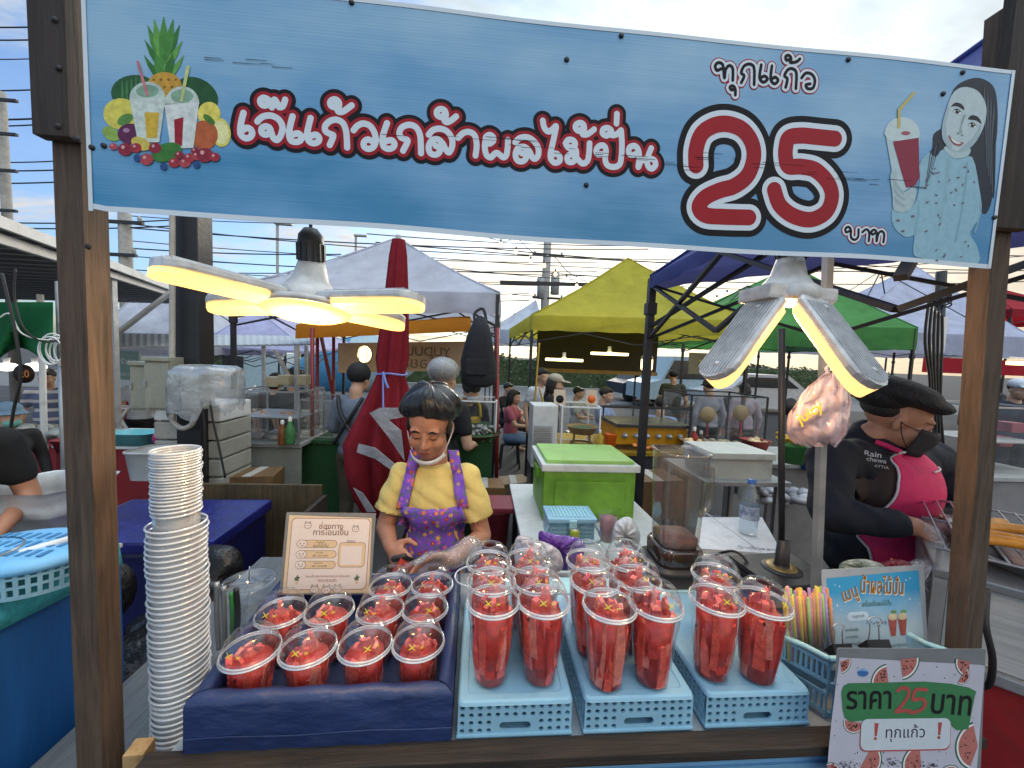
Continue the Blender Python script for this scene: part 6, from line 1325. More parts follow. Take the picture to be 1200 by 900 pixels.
MB().lathe([(.0001, -.09), (.12, -.09), (.135, -.01), (.145, -.008), (.14, .02), (.15, .09), (.158, .094)], c_, 30, squ=7).build('crate_body', mat('bin_milky'), cb3)
stall_table('cluttered white stall table behind the left timber post', 60, 200, 522, 3.3, .7, WHITE, mat('red_skirt', '8a1f28', rough=.7)); stall_table('red skirted stall table by the striped shirt', -60, 85, 520, 3.9, .7, mat('red_cloth', '9a2430', rough=.7), mat('red_skirt'))
heap('goods_pile', 'mixed packets piled on the white stall table at the left', 'goods', 95, 516, 3.6, .5, .10, mat('goods_mix', '7f9088', rough=.4, var=.6, scale=8, col2='d7dad8'), 40, .05, 5); heap('goods_pile', 'pile of small goods on the red skirted table at the left edge', 'goods', 20, 512, 4.1, .55, .12, mat('goods_mix2', '57684a', rough=.5, var=.6, scale=8, col2='c9c3b4'), 40, .05, 6)
bk2 = thing('plastic_basket', 'small aqua open basket on the white stall table', 'basket', P(160, 520, 3.1)); MB().lathe([(.0001, 0), (.13, 0), (.15, .09), (.16, .092)], P(160, 520, 3.1), 24, squ=5, sy=.7).build('basket_body', mat('aqua_plastic', '6fb9c4', rough=.4), bk2)
pkt = packet('pink_packet', 'pink packet beside the aqua basket at the left', 'packet', [(180, 508), (188, 504), (190, 515), (184, 520), (178, 517)], 3.0, .03, mat('pink_foil', 'c43f8a', rough=.35))
hb2 = thing('hoarding', 'pale green shop sign board with cream letters behind the electric boxes', 'sign', P(145, 440, 6)); a, b = P(128, 444, 6.0), P(162, 412, 6.0)
MB().box(((a.x + b.x) / 2, 6.02, (a.z + b.z) / 2), (b.x - a.x, .03, b.z - a.z)).build('board', mat('pale_teal', '7d9d97', rough=.5), hb2); mb = MB(); text_on(mb, 'ครัวคุณ', V((a.x + b.x) / 2 + .05, 6.0, (a.z + b.z) / 2 + .05), (1, 0, 0), (0, 0, 1), width=.3, offset=.01); text_on(mb, 'MOITOM', V((a.x + b.x) / 2 + .05, 6.0, (a.z + b.z) / 2 - .13), (1, 0, 0), (0, 0, 1), width=.26); mb.build('lettering', PWHITE, hb2)
rp = thing('stall_screen', 'red stall panel with a pinned white paper behind the electric boxes', 'panel', P(150, 500, 6)); a, b = P(124, 505, 6.1), P(172, 444, 6.1); MB().box(((a.x + b.x) / 2, 6.1, (a.z + b.z) / 2), (b.x - a.x, .04, b.z - a.z)).build('panel_board', mat('red_skirt'), rp); MB().box(P(145, 454, 6.05), (.18, .01, .24)).build('paper', PWHITE, rp)
ft = thing('trestle', 'small folding white trestle in front of the red panel', 'trestle', P(142, 505, 5)); 
for p, q in (((132, 478), (150, 505)), ((150, 478), (133, 505))): MB().beam(P(*p, 5.0), P(*q, 5.0), .03, .02).build('leg', WHITE, ft)
MB().box(P(141, 477, 5.1), (.26, .2, .02)).build('trestle_top', WHITE, ft)
for i, x in enumerate((8, 41)): 
    c_ = P(x, 430, 4.6); t = thing('ceiling_lamp', ['lit white lamp at the left edge above the red stall', 'lit white lamp above the striped shirt'][i], 'lamp', c_, 'white lamps over the left stalls'); MB().ell(c_, (.09, .09, .045)).build('bulb', glow('white_bulb', (1, .97, .9), 3.0), t); MB().lathe([(.02, .04), (.03, .10), (.0001, .1)], c_, 14).build('lamp_cap', WHITE, t)
pn = thing('price_board', 'dark round price board reading 20 at the left stall', 'sign', P(27, 436, 4.5)); MB().lathe([(.0001, -.01), (.10, -.01), (.10, .01), (.0001, .01)], P(28, 438, 4.5), 26, Matrix.Rotation(PI / 2, 3, 'X')).build('board', mat('board_brown', '2a1812', rough=.6), pn); mb = MB(); text_on(mb, '20', P(28, 438, 4.48), (1, 0, 0), (0, 0, 1), width=.10, offset=.02); mb.build('lettering', mat('orange_ink', 'd98a3a'), pn)
# behind the girl: green clothed tables
stall_table('dark green clothed table with a tray, behind the girl at the right', 530, 578, 512, 2.9, .7, GREENC, GREENC); stall_table('dark green clothed table between the display case and the closed parasol', 352, 402, 516, 3.4, .8, GREENC, GREENC)
for i, x in enumerate((656, 693)):
    c_ = P(x, 466, 3.2); t = thing('menu_card', ['cream menu card with a dark picture on the clear case, the left one', 'cream menu card with an orange picture on the clear case, the right one'][i], 'card', c_, 'menu cards on the clear case'); MB().box(c_, (.10, .006, .135), Euler((-.15, 0, 0))).build('card_sheet', mat('card_cream', 'c9b59c', rough=.6), t); MB().lathe([(.0001, -.004), (.034, -.004), (.034, .002), (.0001, .002)], c_ + V(0, -.004, -.012), 18, Matrix.Rotation(PI / 2 - .15, 3, 'X')).build('picture', [INK, mat('orange_plastic', 'd8631a', rough=.4)][i], t)
tr = thing('woven_tray', 'round woven tray heaped with grey food behind the girl', 'tray', P(560, 508, 3.0)); MB().lathe([(.0001, 0), (.17, 0), (.20, .03), (.205, .032), (.195, .034)], P(558, 511, 3.05), 30).build('tray_body', mat('wicker_dark', '4a3a22', rough=.7, bump=.5, bscale=90), tr)
heap('shellfish', 'heap of grey shellfish on the woven tray', 'food', 558, 507, 3.05, .12, .05, mat('shell_grey', '8b8a86', rough=.4, var=.5, scale=30), 40, .022, 7)
case('clear low case at the left of the closed parasol', 352, 470, 392, 512, 3.5, .5, STEEL, False); case('clear case in front of the yellow apron', 520, 471, 582, 512, 3.15, .35, WHITE, False)
wbx = thing('waste_bin', 'dark red pedal bin behind the girl at the right', 'bin', P(577, 640, 2.0)); MB().lathe([(.07, 0), (.09, .32), (.095, .325), (.0001, .33)], V(P(577, 640, 2.0).x, 2.05, .40), 24, squ=5).build('bin_body', mat('bin_maroon', '6e2530', rough=.45), wbx); MB().box((P(577, 640, 2.0).x, 2.05, .745), (.21, .2, .03), bev=.01).build('lid', mat('bin_maroon_lid', '7d2c38', rough=.45), wbx)
MB().box((P(577, 640, 2.0).x, 2.05, (.40 + GZ) / 2), (.2, .2, .40 - GZ - .01)).build('plinth', BSTEEL, wbx)
# yellow tent stall
acu = thing('air_cooler', 'white louvred air cooler unit at the left leg of the yellow tent', 'air cooler', P(642, 560, 3.0)); a, b = P(622, 548, 3.0), P(655, 476, 3.0); cx = (a.x + b.x) / 2
MB().box((cx, 3.14, (a.z + b.z) / 2), (b.x - a.x, .26, b.z - a.z), bev=.012).build('case', mat('cooler_white', (.62, .63, .62), rough=.4), acu)
mb = MB()
for i in range(16): mb.box((cx - .015, 2.998, a.z + .05 + i * (b.z - a.z) * .038), (.15, .012, .006))
mb.build('louvre', mat('louvre_grey', (.30, .31, .31), rough=.5), acu)
mb = MB()
for i in range(5):
    for j in range(14): mb.lathe([(.004, 0), (.0001, .001)], V(b.x + .0005, 3.04 + i * .035, a.z + .06 + j * .028), 6, Matrix.Rotation(PI / 2, 3, 'Y'))
mb.build('vent_hole', INK, acu)
MB().box((cx, 3.14, (a.z + GZ) / 2), ((b.x - a.x) * .96, .24, a.z - GZ - .004)).build('stand', BSTEEL, acu)
_, zt2 = stall_table('yellow topped griddle table under the yellow tent', 655, 812, 530, 3.0, .75, mat('yellow_table', 'b08a22', rough=.5), mat('dark_skirt', (.05, .05, .055), rough=.7))
case('small white framed clear case around the bamboo basket', 657, 478, 704, 526, 3.05, .35, WHITE, False)
bb = thing('bamboo_basket', 'round bamboo basket with leaves on a short stand', 'basket', P(682, 524, 3.2)); c_ = P(682, 506, 3.2); BAM = mat('bamboo', '8f6c30', rough=.6, bump=.4, bscale=80)
MB().lathe([(.0001, -.01), (.10, -.01), (.125, .045), (.135, .05), (.12, .05), (.10, .03), (.0001, .028)], c_, 30).build('basket_body', BAM, bb)
for q in (0, PI / 2, PI, 1.5 * PI): MB().beam(c_ + V(math.cos(q + .6) * .10, math.sin(q + .6) * .08, -.11), c_ + V(math.cos(q + .6) * .09, math.sin(q + .6) * .07, -.01), .014, .014, V(0, 1, 0)).build('leg', BAM, bb)
MB().lathe([(.085, -.105), (.10, -.105), (.10, -.09), (.085, -.09), (.085, -.105)], c_, 26).build('stand_ring', BAM, bb); MB().lathe([(.0001, .046), (.08, .042), (.105, .034)], c_, 24).build('leaf_layer', mat('leaf_green', '33582a', rough=.6, var=.4, scale=40), bb)
og = thing('sauce_tub', 'bright orange sauce tub beside the yellow griddle', 'tub', P(716, 524, 3.1)); MB().lathe([(.0001, -.05), (.042, -.05), (.048, .045), (.05, .05), (.0001, .05)], P(715, 515, 3.1), 24, squ=5).build('tub_body', mat('orange_plastic', 'd8631a', rough=.4), og)
gd = thing('griddle', 'yellow gas griddle with a row of round knobs', 'griddle', P(762, 522, 3.1)); a, b = P(721, 521, 3.05), P(806, 502, 3.05); cx = (a.x + b.x) / 2
MB().box((cx, 3.26, (a.z + b.z) / 2), (b.x - a.x, .40, b.z - a.z), bev=.006).build('griddle_body', mat('griddle_yellow', 'c98f10', rough=.4), gd); MB().box((cx, 3.25, b.z + .014), ((b.x - a.x) * 1.04, .46, .028), bev=.005).build('hot_plate', mat('hot_plate', (.10, .10, .10), rough=.3, metal=.7), gd)
for i in range(6): MB().lathe([(.0001, -.03), (.016, -.03), (.018, -.004), (.024, 0)], V(a.x + (b.x - a.x) * (.13 + i * .155), 3.055, (a.z + b.z) / 2), 16, Matrix.Rotation(-PI / 2, 3, 'X') @ Matrix.Scale(-1, 3, (0, 0, 1)) if 0 else Matrix.Rotation(-PI / 2, 3, 'X')).build('knob', STEEL, gd)
heap('grilled_food', 'golden pieces frying on the griddle', 'food', 758, 498, 3.3, .17, .015, mat('golden_food', 'cf7a2c', rough=.45, var=.4, scale=40), 26, .022, 8); heap('fried_food', 'fried pieces on the table in front of the griddle', 'food', 752, 524, 2.98, .08, .02, mat('golden_food'), 14, .022, 9)
case('low clear windscreen case behind the yellow griddle', 706, 480, 811, 505, 3.55, .1, BSTEEL, False)
yb = thing('back_cloth', 'dark brown back cloth with a lit hem under the yellow tent', 'cloth', P(700, 420, 7)); a, b = P(628, 432, 7.2), P(772, 396, 7.2)
mb = MB(); mb.grid([[V(a.x + (b.x - a.x) * k / 10, 7.2 + .03 * math.sin(k * 2), a.z) for k in range(11)], [V(a.x + (b.x - a.x) * k / 10, 7.2, b.z + .35) for k in range(11)]]); mb.build('cloth', mat('brown_cloth', (.035, .026, .018), rough=.8), yb); MB().box(((a.x + b.x) / 2, 7.17, a.z - .02), (b.x - a.x, .02, .07)).build('hem', mat('tan_hem', '9a7a48', rough=.7), yb)  # hem is a strip of plain tan cloth colour
def small_lamp(label, x, y, Y, s):
    c_ = P(x, y, Y); t = thing('led_lamp', label, 'lamp', c_, 'small lit lamps in the stalls behind')
    MB().lathe([(.03 * s, -.01), (.032 * s, .02), (.018 * s, .04), (.018 * s, .10), (.0001, .10)], c_, 16).build('lamp_neck', WHITE, t)
    for a_ in (185, 262, 352): q = math.radians(a_); MB().box(c_ + V(math.cos(q), math.sin(q), 0) * .11 * s + V(0, 0, -.01), (.19 * s, .07 * s, .03 * s), q, bev=.012 * s).build('light_panel', glow('soft_led', (1, .80, .36), 3.0), t)
    return t
small_lamp('small lit three bladed lamp under the yellow tent, the left one', 661, 421, 5.6, 1.35); small_lamp('small lit three bladed lamp under the yellow tent, the right one', 714, 414, 5.6, 1.35); small_lamp('small lit lamp blades glimpsed behind the tent shaped lamp', 1012, 440, 2.6, 1.0)
jl = thing('jar_lamp', 'lit white jar shaped lamp hanging by the black tent leg', 'lamp', P(758, 428, 3.4)); c_ = P(758, 425, 3.4); MB().lathe([(.0001, -.07), (.045, -.068), (.052, -.05), (.052, .03), (.046, .032)], c_, 22).build('bulb', glow('soft_led'), jl); MB().lathe([(.054, .03), (.050, .055), (.02, .085), (.012, .11), (.0001, .11)], c_, 22).build('lamp_cap', mat('cream_cap', '9c8f62', rough=.5), jl)
bl_ = thing('bulb_lamp', 'lit round bulb in a wire cage under the orange awning', 'lamp', P(427, 420, 4.2)); MB().ell(P(427, 415, 4.2), (.07, .07, .09)).build('bulb', glow('soft_led'), bl_)
mb = MB()
for k in range(6): q = k * PI / 3; mb.tube(crom([P(427, 404, 4.2), P(427, 412, 4.2) + V(math.cos(q) * .085, math.sin(q) * .085, 0), P(427, 424, 4.2) + V(math.cos(q) * .06, math.sin(q) * .06, 0), P(427, 428, 4.2)], 4), .004, 5)
mb.build('wire_cage', BSTEEL, bl_)
hr = MB(); hr.tube(crom([P(632, 402, 3.9), P(629, 440, 3.85), P(627, 480, 3.8), P(632, 496, 3.8), P(641, 499, 3.8), P(639, 480, 3.8), P(632, 455, 3.85)], 6), .010, 7); tag(hr.build('gas_hose', mat('yellow_hose', 'a98a2c', rough=.5)), 'yellow gas hose looping down the yellow tent leg', 'hose')
# right of the yellow tent: foam cooler, clear cases, bins
fb = thing('foam_cooler', 'cream foam cooler box on a table right of the blender', 'cool box', P(862, 560, 2.3)); a, b = P(834, 564, 2.25), P(908, 535, 2.25); cx = (a.x + b.x) / 2
MB().box((cx, 2.42, (a.z + b.z) / 2 - .01), (b.x - a.x, .32, b.z - a.z - .02), bev=.008).build('box_body', mat('foam_cream', (.50, .49, .42), rough=.7, var=.08), fb); MB().box((cx, 2.42, b.z - .005), ((b.x - a.x) * 1.04, .35, .04), bev=.006).build('lid', mat('foam_cream_lid', (.55, .54, .47), rough=.7, var=.08), fb)
stall_table('metal shelf table carrying the foam cooler right of the blender', 826, 928, 565, 2.2, .55, STEEL)
case('wide clear case with paper fans behind the foam cooler', 806, 466, 900, 532, 3.0, .5, BSTEEL, False)
for i, (x, y) in enumerate(((829, 486), (868, 484))):
    t = thing('paper_fan', ['round tan paper fan at the left inside the clear case', 'round tan paper fan at the right inside the clear case'][i], 'fan', P(x, y, 3.2), 'paper fans in the clear case'); MB().lathe([(.0001, -.004), (.072, -.004), (.072, .004), (.0001, .004)], P(x, y, 3.2), 26, Matrix.Rotation(PI / 2, 3, 'X')).build('fan_leaf', mat('fan_tan', '9d8560', rough=.7), t); MB().beam(P(x, y + 8, 3.2), P(x, y + 26, 3.2), .016, .008).build('handle', mat('fan_red', '8d2027', rough=.5), t)
heap('snack_pile', 'assorted snacks along the bottom of the wide clear case', 'food', 855, 526, 3.3, .30, .08, mat('snack_mix', '8d6a48', rough=.5, var=.6, scale=9, col2='cdb892'), 40, .04, 12)
gp = thing('green_tub', 'green tub of yellow fruit beside the steel pole', 'tub', P(928, 540, 2.5)); MB().lathe([(.0001, -.06), (.07, -.06), (.085, .06), (.09, .062)], P(928, 532, 2.5), 26).build('tub_body', mat('tub_green', '2f7a2f', rough=.4), gp)
heap('yellow_fruit', 'yellow fruit heaped in the green tub', 'fruit', 930, 518, 2.5, .08, .05, mat('yellow_fruit', 'c49a26', rough=.5, var=.3, scale=30), 20, .026, 13)
stall_table('grey stall table behind the woman in the pink apron', 905, 1000, 545, 2.6, .6, GREYP, mat('grey_skirt', (.2, .2, .21), rough=.7)); heap('bagged_goods', 'clear bags of goods on the grey stall table', 'goods', 925, 590, 2.4, .22, .10, mat('bagged', (.42, .42, .46), rough=.25, var=.5, scale=12), 26, .05, 14)
gs = thing('banner_board', 'pale banner with gold letters hanging under the green tent', 'banner', P(850, 430, 5)); a, b = P(806, 438, 5.2), P(878, 416, 5.2); MB().box(((a.x + b.x) / 2, 5.2, (a.z + b.z) / 2), (b.x - a.x, .01, b.z - a.z)).build('banner_cloth', mat('banner_tan', '7d7458', rough=.7), gs); mb = MB(); text_on(mb, 'ขนมไทย', (a + b) / 2 + V(0, -.02, .02), (1, 0, 0), (0, 0, 1), width=.6, offset=.02); mb.build('lettering', mat('gold_ink', 'b5a45a'), gs)
# posts and wiring at the right
pp = thing('black_mast', 'black mast wrapped with cables beside the right timber post', 'mast', P(1106, 600, 2.1)); MB().tube([V(P(1110, 520, 2.1).x, 2.1, GZ), P(1103, 318, 2.1)], .026, 10).build('mast_tube', BSTEEL, pp)
MB().box(P(1102, 393, 2.05), (.04, .03, .21), bev=.005).build('socket_strip', WHITE, pp)
for i in range(5): MB().tube(crom([P(1088 + i * 4, 355 + i * 3, 2.0), P(1084 + i * 5, 400, 2.0), P(1090 + i * 3, 450 + 6 * i, 2.0), P(1087 + i * 5, 500 + i * 9, 2.0)], 6), .007, 6).build('cable', BLACK, pp)
mb = MB()
for i in range(6): mb.tube([P(1100, 345 + i * 2.5, 2.06) + V(.05 * math.cos(q), .05 * math.sin(q), 0.01 * math.sin(q * 2 + i)) for q in [2 * PI * j / 14 for j in range(15)]], .004, 5)
mb.build('cable_wrap', BLACK, pp)
ls = thing('tube_light', 'lit white strip light at the right border under the pale tent', 'lamp', P(1190, 424, 3.2)); MB().box(P(1200, 426, 3.2), (.34, .03, .035), bev=.008).build('tube', glow('strip_led', (1, .72, .28), 4.0), ls); MB().box(P(1200, 420, 3.22), (.36, .04, .02)).build('tube_case', WHITE, ls)
rs2 = thing('red_valance', 'red cloth strip along the stalls behind the black mast', 'cloth', P(1140, 425, 5)); a, b = P(1080, 436, 4.6), P(1260, 432, 4.6); mb = MB(); mb.grid([[V(a.x + (b.x - a.x) * k / 14, 4.6 + .03 * math.sin(k * 2.1), a.z) for k in range(15)], [V(a.x + (b.x - a.x) * k / 14, 4.6, a.z + .2) for k in range(15)]]); mb.build('cloth', fabric('red_canvas'), rs2)
case('clear case with pink boxes behind the right timber post', 1150, 480, 1240, 560, 2.5, .5, STEEL); stall_table('grey table under the clear case at the right border', 1110, 1260, 560, 2.4, .6, GREYP, mat('grey_skirt'))
for i, (x, y) in enumerate(((1168, 516), (1182, 500))): tag(MB().box(P(x, y, 2.8), (.12, .12, .08), bev=.006).build('pink_box', mat('box_pink', 'a8485c', rough=.5)), ['pink box on the lower shelf of the right clear case', 'pink box on the upper shelf of the right clear case'][i], 'box', 'pink boxes in the clear case')
# black chair back behind the woman
ch = thing('plastic_chair', 'black plastic chair behind the woman in the pink apron', 'chair', P(1092, 620, 1.75)); c_ = P(1096, 545, 1.75)
mb = MB(); mb.grid([[c_ + V((k - 4) * .055, .012 * (k - 4) ** 2 * .3, z + .02 * math.cos((k - 4) * .4)) for k in range(9)] for z in (-.28, -.1, .06)]); mb.build('backrest', BLACK, ch, solid=.02); MB().box(c_ + V(0, .22, -.30), (.44, .42, .03), bev=.012).build('seat', BLACK, ch)
for sx in (-1, 1):
    for yy in (.04, .4): MB().beam(c_ + V(sx * .19, yy, -.31), V(c_.x + sx * .21, c_.y + yy, GZ), .03, .03, V(0, 1, 0)).build('leg', BLACK, ch)
# ================================================================== GRILL COUNTER, lower right
ZG = 1.03; g0_ = PZ(1095, 665, ZG); ga = -.80; RG = Matrix.Rotation(ga, 3, 'Z')
def GC(u, v, z): return g0_ + RG @ V(u, v, 0) + V(0, 0, z - ZG)
gk = thing('grill_counter', 'red sided grill counter with a silver framed front at the lower right', 'counter', V(g0_.x, g0_.y, GZ)); GW, GD = 1.15, .62
MB().box(GC(GW / 2, GD / 2, (ZG - .26 + GZ) / 2), (GW - .04, GD - .03, ZG - .26 - GZ), RG).build('lower_panel', mat('red_panel_paint', '8e1c1f', rough=.5), gk)
MB().box(GC(GW / 2, GD / 2, ZG - .012), (GW, GD, .024), RG, bev=.004).build('counter_top', mat('brushed_top', (.30, .31, .32), rough=.35, metal=.6), gk)
MB().box(GC(GW / 2, GD / 2, ZG - .245), (GW, GD, .03), RG, bev=.004).build('lower_rail', STEEL, gk)
for u, v in ((.013, .013), (GW - .013, .013), (.013, GD - .013)): MB().box(GC(u, v, ZG - .127), (.026, .026, .204), RG).build('corner_post', STEEL, gk)
RPN = mat('ribbed_pane', (.46, .48, .47), rough=.25, var=.2, stretch=(1, 1, 40), scale=3)
MB().box(GC(GW / 2, .02, ZG - .127), (GW - .06, .006, .20), RG).build('front_pane', RPN, gk); MB().box(GC(.018, GD / 2, ZG - .127), (.006, GD - .06, .20), RG).build('side_pane', RPN, gk)
rk = thing('grill_rack', 'wire grill rack on the counter beside the right timber post', 'rack', GC(.5, .3, ZG)); mb = MB()
for i in range(26): mb.tube([GC(.02 + i * .036, .03, ZG + .05), GC(.02 + i * .036, .55, ZG + .065)], .0028, 6)
for v in (.03, .29, .55): mb.tube([GC(0, v, ZG + .046 + v * .028), GC(.94, v, ZG + .046 + v * .028)], .004, 6)
mb.build('wire_grid', STEEL, rk)
for u in (.01, .93):
    for v in (.04, .54): MB().beam(GC(u, v, ZG), GC(u, v, ZG + .06), .008, .008, V(0, 1, 0)).build('foot', STEEL, rk)
tray = thing('meat_tray', 'shallow metal tray of pale meat under the wire rack', 'tray', GC(.48, .3, ZG)); MB().lathe([(.0001, .004), (.27, .004), (.29, .03), (.30, .032), (.29, .034)], GC(.48, .3, ZG), 30, RG, sx=1.4, sy=.8, squ=6).build('tray_body', STEEL, tray); MB().box(GC(.48, .3, ZG + .022), (.66, .40, .022), RG, bev=.008).build('meat_layer', mat('raw_meat', 'a08078', rough=.45, var=.4, scale=25), tray)
SAU = mat('sausage_skin', 'd08a2a', rough=.35, var=.3, scale=25)
for i, (x, y, dx, dy) in enumerate(((1172, 632, .050, -.03), (1192, 640, .05, -.04), (1184, 622, .06, -.02), (1168, 616, .03, .01))):
    c_ = PZ(x, y, ZG + .082); a = c_ - V(dx, dy, 0); b = c_ + V(dx, dy, .004); mb = MB(); mb.tube(crom([a - (b - a) * .08, a, (a + b) / 2 + V(0, .006, .004), b, b + (b - a) * .08], 5), [.003] + [.014] * 19 + [.003], 10); tag(mb.build('sausage', SAU), ['golden grilled sausage nearest the right timber post', 'golden grilled sausage lying lowest at the right border', 'longest golden sausage in the middle of the rack', 'short golden sausage behind the others on the rack'][i], 'sausage', 'sausages on the wire rack')
packet('bag_of_ice', 'crumpled clear plastic bag by the grill counter corner', 'bag', [(1060, 665), (1075, 655), (1100, 660), (1102, 690), (1090, 720), (1075, 715), (1068, 690)], .98, .05, clear('bag_film2', (.88, .9, .91), edge=.7, base=.15, milk=.35, wrinkle=.8, wscale=25))
packet('snack_bag', 'green and white snack bag behind the menu sheet', 'packet', [(985, 660), (1010, 655), (1035, 662), (1030, 674), (990, 676)], .93, .03, mat('green_white_foil', '7fa07a', rough=.3, var=.6, scale=30, col2='d9dcd5', **CRINK)); packet('red_snack_bag', 'dark red snack bag behind the menu sheet', 'packet', [(1028, 662), (1050, 655), (1070, 662), (1068, 674), (1035, 675)], .96, .03, mat('red_foil', '7d1f33', rough=.3, var=.3, **CRINK))
tag(MB().tube([P(1043, 657, .98), P(1062, 666, .95)], .009, 8).build('spatula', mat('orange_spatula', 'e07a1e', rough=.4)), 'orange spatula handle among the snack bags', 'spatula')
gc2 = MB().tube(crom([P(1157, 690, .72), P(1155, 730, .70), P(1163, 770, .69), P(1160, 800, .70), P(1150, 806, .72)], 6), .006, 7); tag(gc2.build('side_cable', BLACK), 'black cable looping down in front of the red counter side', 'cable')

# ------------------------------------------------------------------ small goods scattered over the stalls
def goods(kind, label, x, y, Y, s, col, col2='d5d2c8'):
    c_ = P(x, y, Y); t = thing(kind, label, kind.split('_')[-1], c_); m_ = None if col == 'clear' else mat('goods_' + col, col, rough=.45, var=.3, scale=14, bump=.2)
    if kind == 'sauce_bottle':
        MB().lathe([(.0001, 0), (.03 * s, 0), (.032 * s, .01), (.032 * s, .11 * s), (.014 * s, .15 * s), (.012 * s, .17 * s)], c_, 14).build('bottle_body', m_, t); MB().lathe([(.014 * s, .165 * s), (.013 * s, .195 * s), (.0001, .2 * s)], c_, 12).build('bottle_cap', mat('goods_' + col2, col2, rough=.4), t)
    elif kind == 'carton_box':
        MB().box(c_ + V(0, 0, .1 * s), (.26 * s, .2 * s, .2 * s), RND.uniform(-.4, .4), bev=.004).build('carton', m_, t); MB().box(c_ + V(0, 0, .2 * s + .001), (.05 * s, .2 * s, .003)).build('tape', mat('tape'), t)
    elif kind == 'food_basket':
        MB().lathe([(.0001, .0), (.09 * s, 0), (.115 * s, .09 * s), (.125 * s, .095 * s), (.118 * s, .09 * s), (.09 * s, .02)], c_, 20, squ=4).build('basket_body', m_, t); g = random.Random(int(x)); mb = MB()
        for _ in range(12): mb.ell(c_ + V(g.uniform(-.07, .07) * s, g.uniform(-.07, .07) * s, g.uniform(.05, .1) * s), .03 * s, None, 8, 6)
        remesh(mb, .012 * s, 1).build('contents', mat('goods_' + col2, col2, rough=.5, var=.5, scale=25), t)
    else:
        g = random.Random(int(x + y)); mb = MB()
        for _ in range(6): mb.ell(c_ + V(g.uniform(-.05, .05), g.uniform(-.04, .04), g.uniform(-.12, -.02)) * s, (g.uniform(.04, .07) * s, .04 * s, .07 * s), None, 10, 8)
        mb.cap(c_ + V(0, 0, -.06 * s), c_, .03 * s, .006 * s, 8); remesh(mb, .012 * s, 2).build('bag_film', clear('wrap_film') if col == 'clear' else m_, t)
    return t
for k in (('sauce_bottle', 'red sauce bottle on the yellow griddle table', 812, 528, 3.0, 1.0, '9c2a1f'), ('sauce_bottle', 'brown sauce bottle on the griddle table next to the red one', 820, 529, 3.05, .9, '4a2c18'), ('sauce_bottle', 'white topped yellow sauce bottle by the orange tub', 702, 526, 3.0, .8, 'c9a42c'),
          ('carton_box', 'brown carton under the tray behind the girl', 566, 600, 2.75, 1.1, '7d5c3a'), ('carton_box', 'dusty brown carton by the black tent leg', 760, 600, 2.5, 1.3, '6b5136'), ('carton_box', 'pale carton on the ground beside the air cooler', 600, 590, 3.6, 1.2, '8d775a'), ('carton_box', 'carton at the foot of the grey cabinet stall', 300, 590, 2.9, 1.2, '75583a'),
          ('food_basket', 'red basket of pale goods on the left white stall table', 92, 528, 3.35, 1.1, '8d1f26'), ('food_basket', 'green basket of goods on the left white stall table', 112, 526, 3.4, 1.0, '2f6b3a', 'b98a3a'), ('food_basket', 'blue basket on the grey stall table behind the woman', 945, 548, 2.65, 1.0, '2f5d9c'), ('food_basket', 'red tub of snacks by the clear case with fans', 884, 526, 2.9, .8, '9c2f2a', 'cbb083'), ('food_basket', 'tan basket of snacks at the left of the clear case with fans', 812, 527, 2.9, .8, '8a6a3c', 'd0b27a'),
          ('sauce_bottle', 'green bottle at the front of the grey cabinet stall', 340, 520, 3.15, 1.1, '3f7a45'), ('sauce_bottle', 'clear brown bottle on the cabinet stall beside the green one', 331, 521, 3.15, 1.0, '7a4a22')): goods(*k)
# ================================================================== ROAD, HEDGE, TREES, VEHICLES, POLES
rd = MB(); rd.add([(-150, 15, GZ + .004), (150, 15, GZ + .004), (150, 21, GZ + .004), (-150, 21, GZ + .004)], [(0, 1, 2, 3)]); structure(rd.build('road', mat('road_grey', (.13, .13, .135), rough=.9, var=.2)))
kb = MB(); kb.box((0, 21.2, GZ + .07), (300, .3, .14)); structure(kb.build('kerb', mat('kerb', (.3, .3, .29), rough=.9)))
LEAF = mat('hedge_leaf', (.045, .085, .03), rough=.6, var=.5, scale=3, col2=(.08, .13, .045)); LEAFD = mat('tree_leaf', (.035, .06, .03), rough=.65, var=.5, scale=1.2, col2=(.06, .09, .04)); BARK = mat('bark', (.09, .07, .05), rough=.9)
def leaves(mb, c, r, n, s, g):
    for _ in range(n):
        v = Vector((g.gauss(0, 1), g.gauss(0, 1), g.gauss(0, 1))).normalized() * (g.random() ** .4); p = Vector(c) + V(v.x * r[0], v.y * r[1], v.z * r[2])
        a, b, _t = frame((g.uniform(-1, 1), g.uniform(-1, 1), g.uniform(.0, 1))); k = s * g.uniform(.6, 1.3); mb.add([p - a * k, p + b * k * .5, p + a * k, p - b * k * .5], [(0, 1, 2, 3)])
g = random.Random(21); mb = MB()
for i in range(5200):
    x = g.uniform(-16, 26); z = GZ + 1.75 * g.random() ** .6 + .12 * math.sin(x * 2) * math.sin(x * .7); y = 22.6 + g.uniform(-.55, .2); a, b, _t = frame((g.uniform(-1, 1), g.uniform(-1.5, 0), g.uniform(-.2, 1))); k = g.uniform(.06, .12)
    p = V(x, y, z); mb.add([p - a * k, p + b * k * .6, p + a * k, p - b * k * .6], [(0, 1, 2, 3)])
mb.box((5, 22.8, GZ + .8), (42, .6, 1.6)); tag(mb.build('hedge', LEAF), 'long clipped green hedge across the road behind the tents', 'hedge')
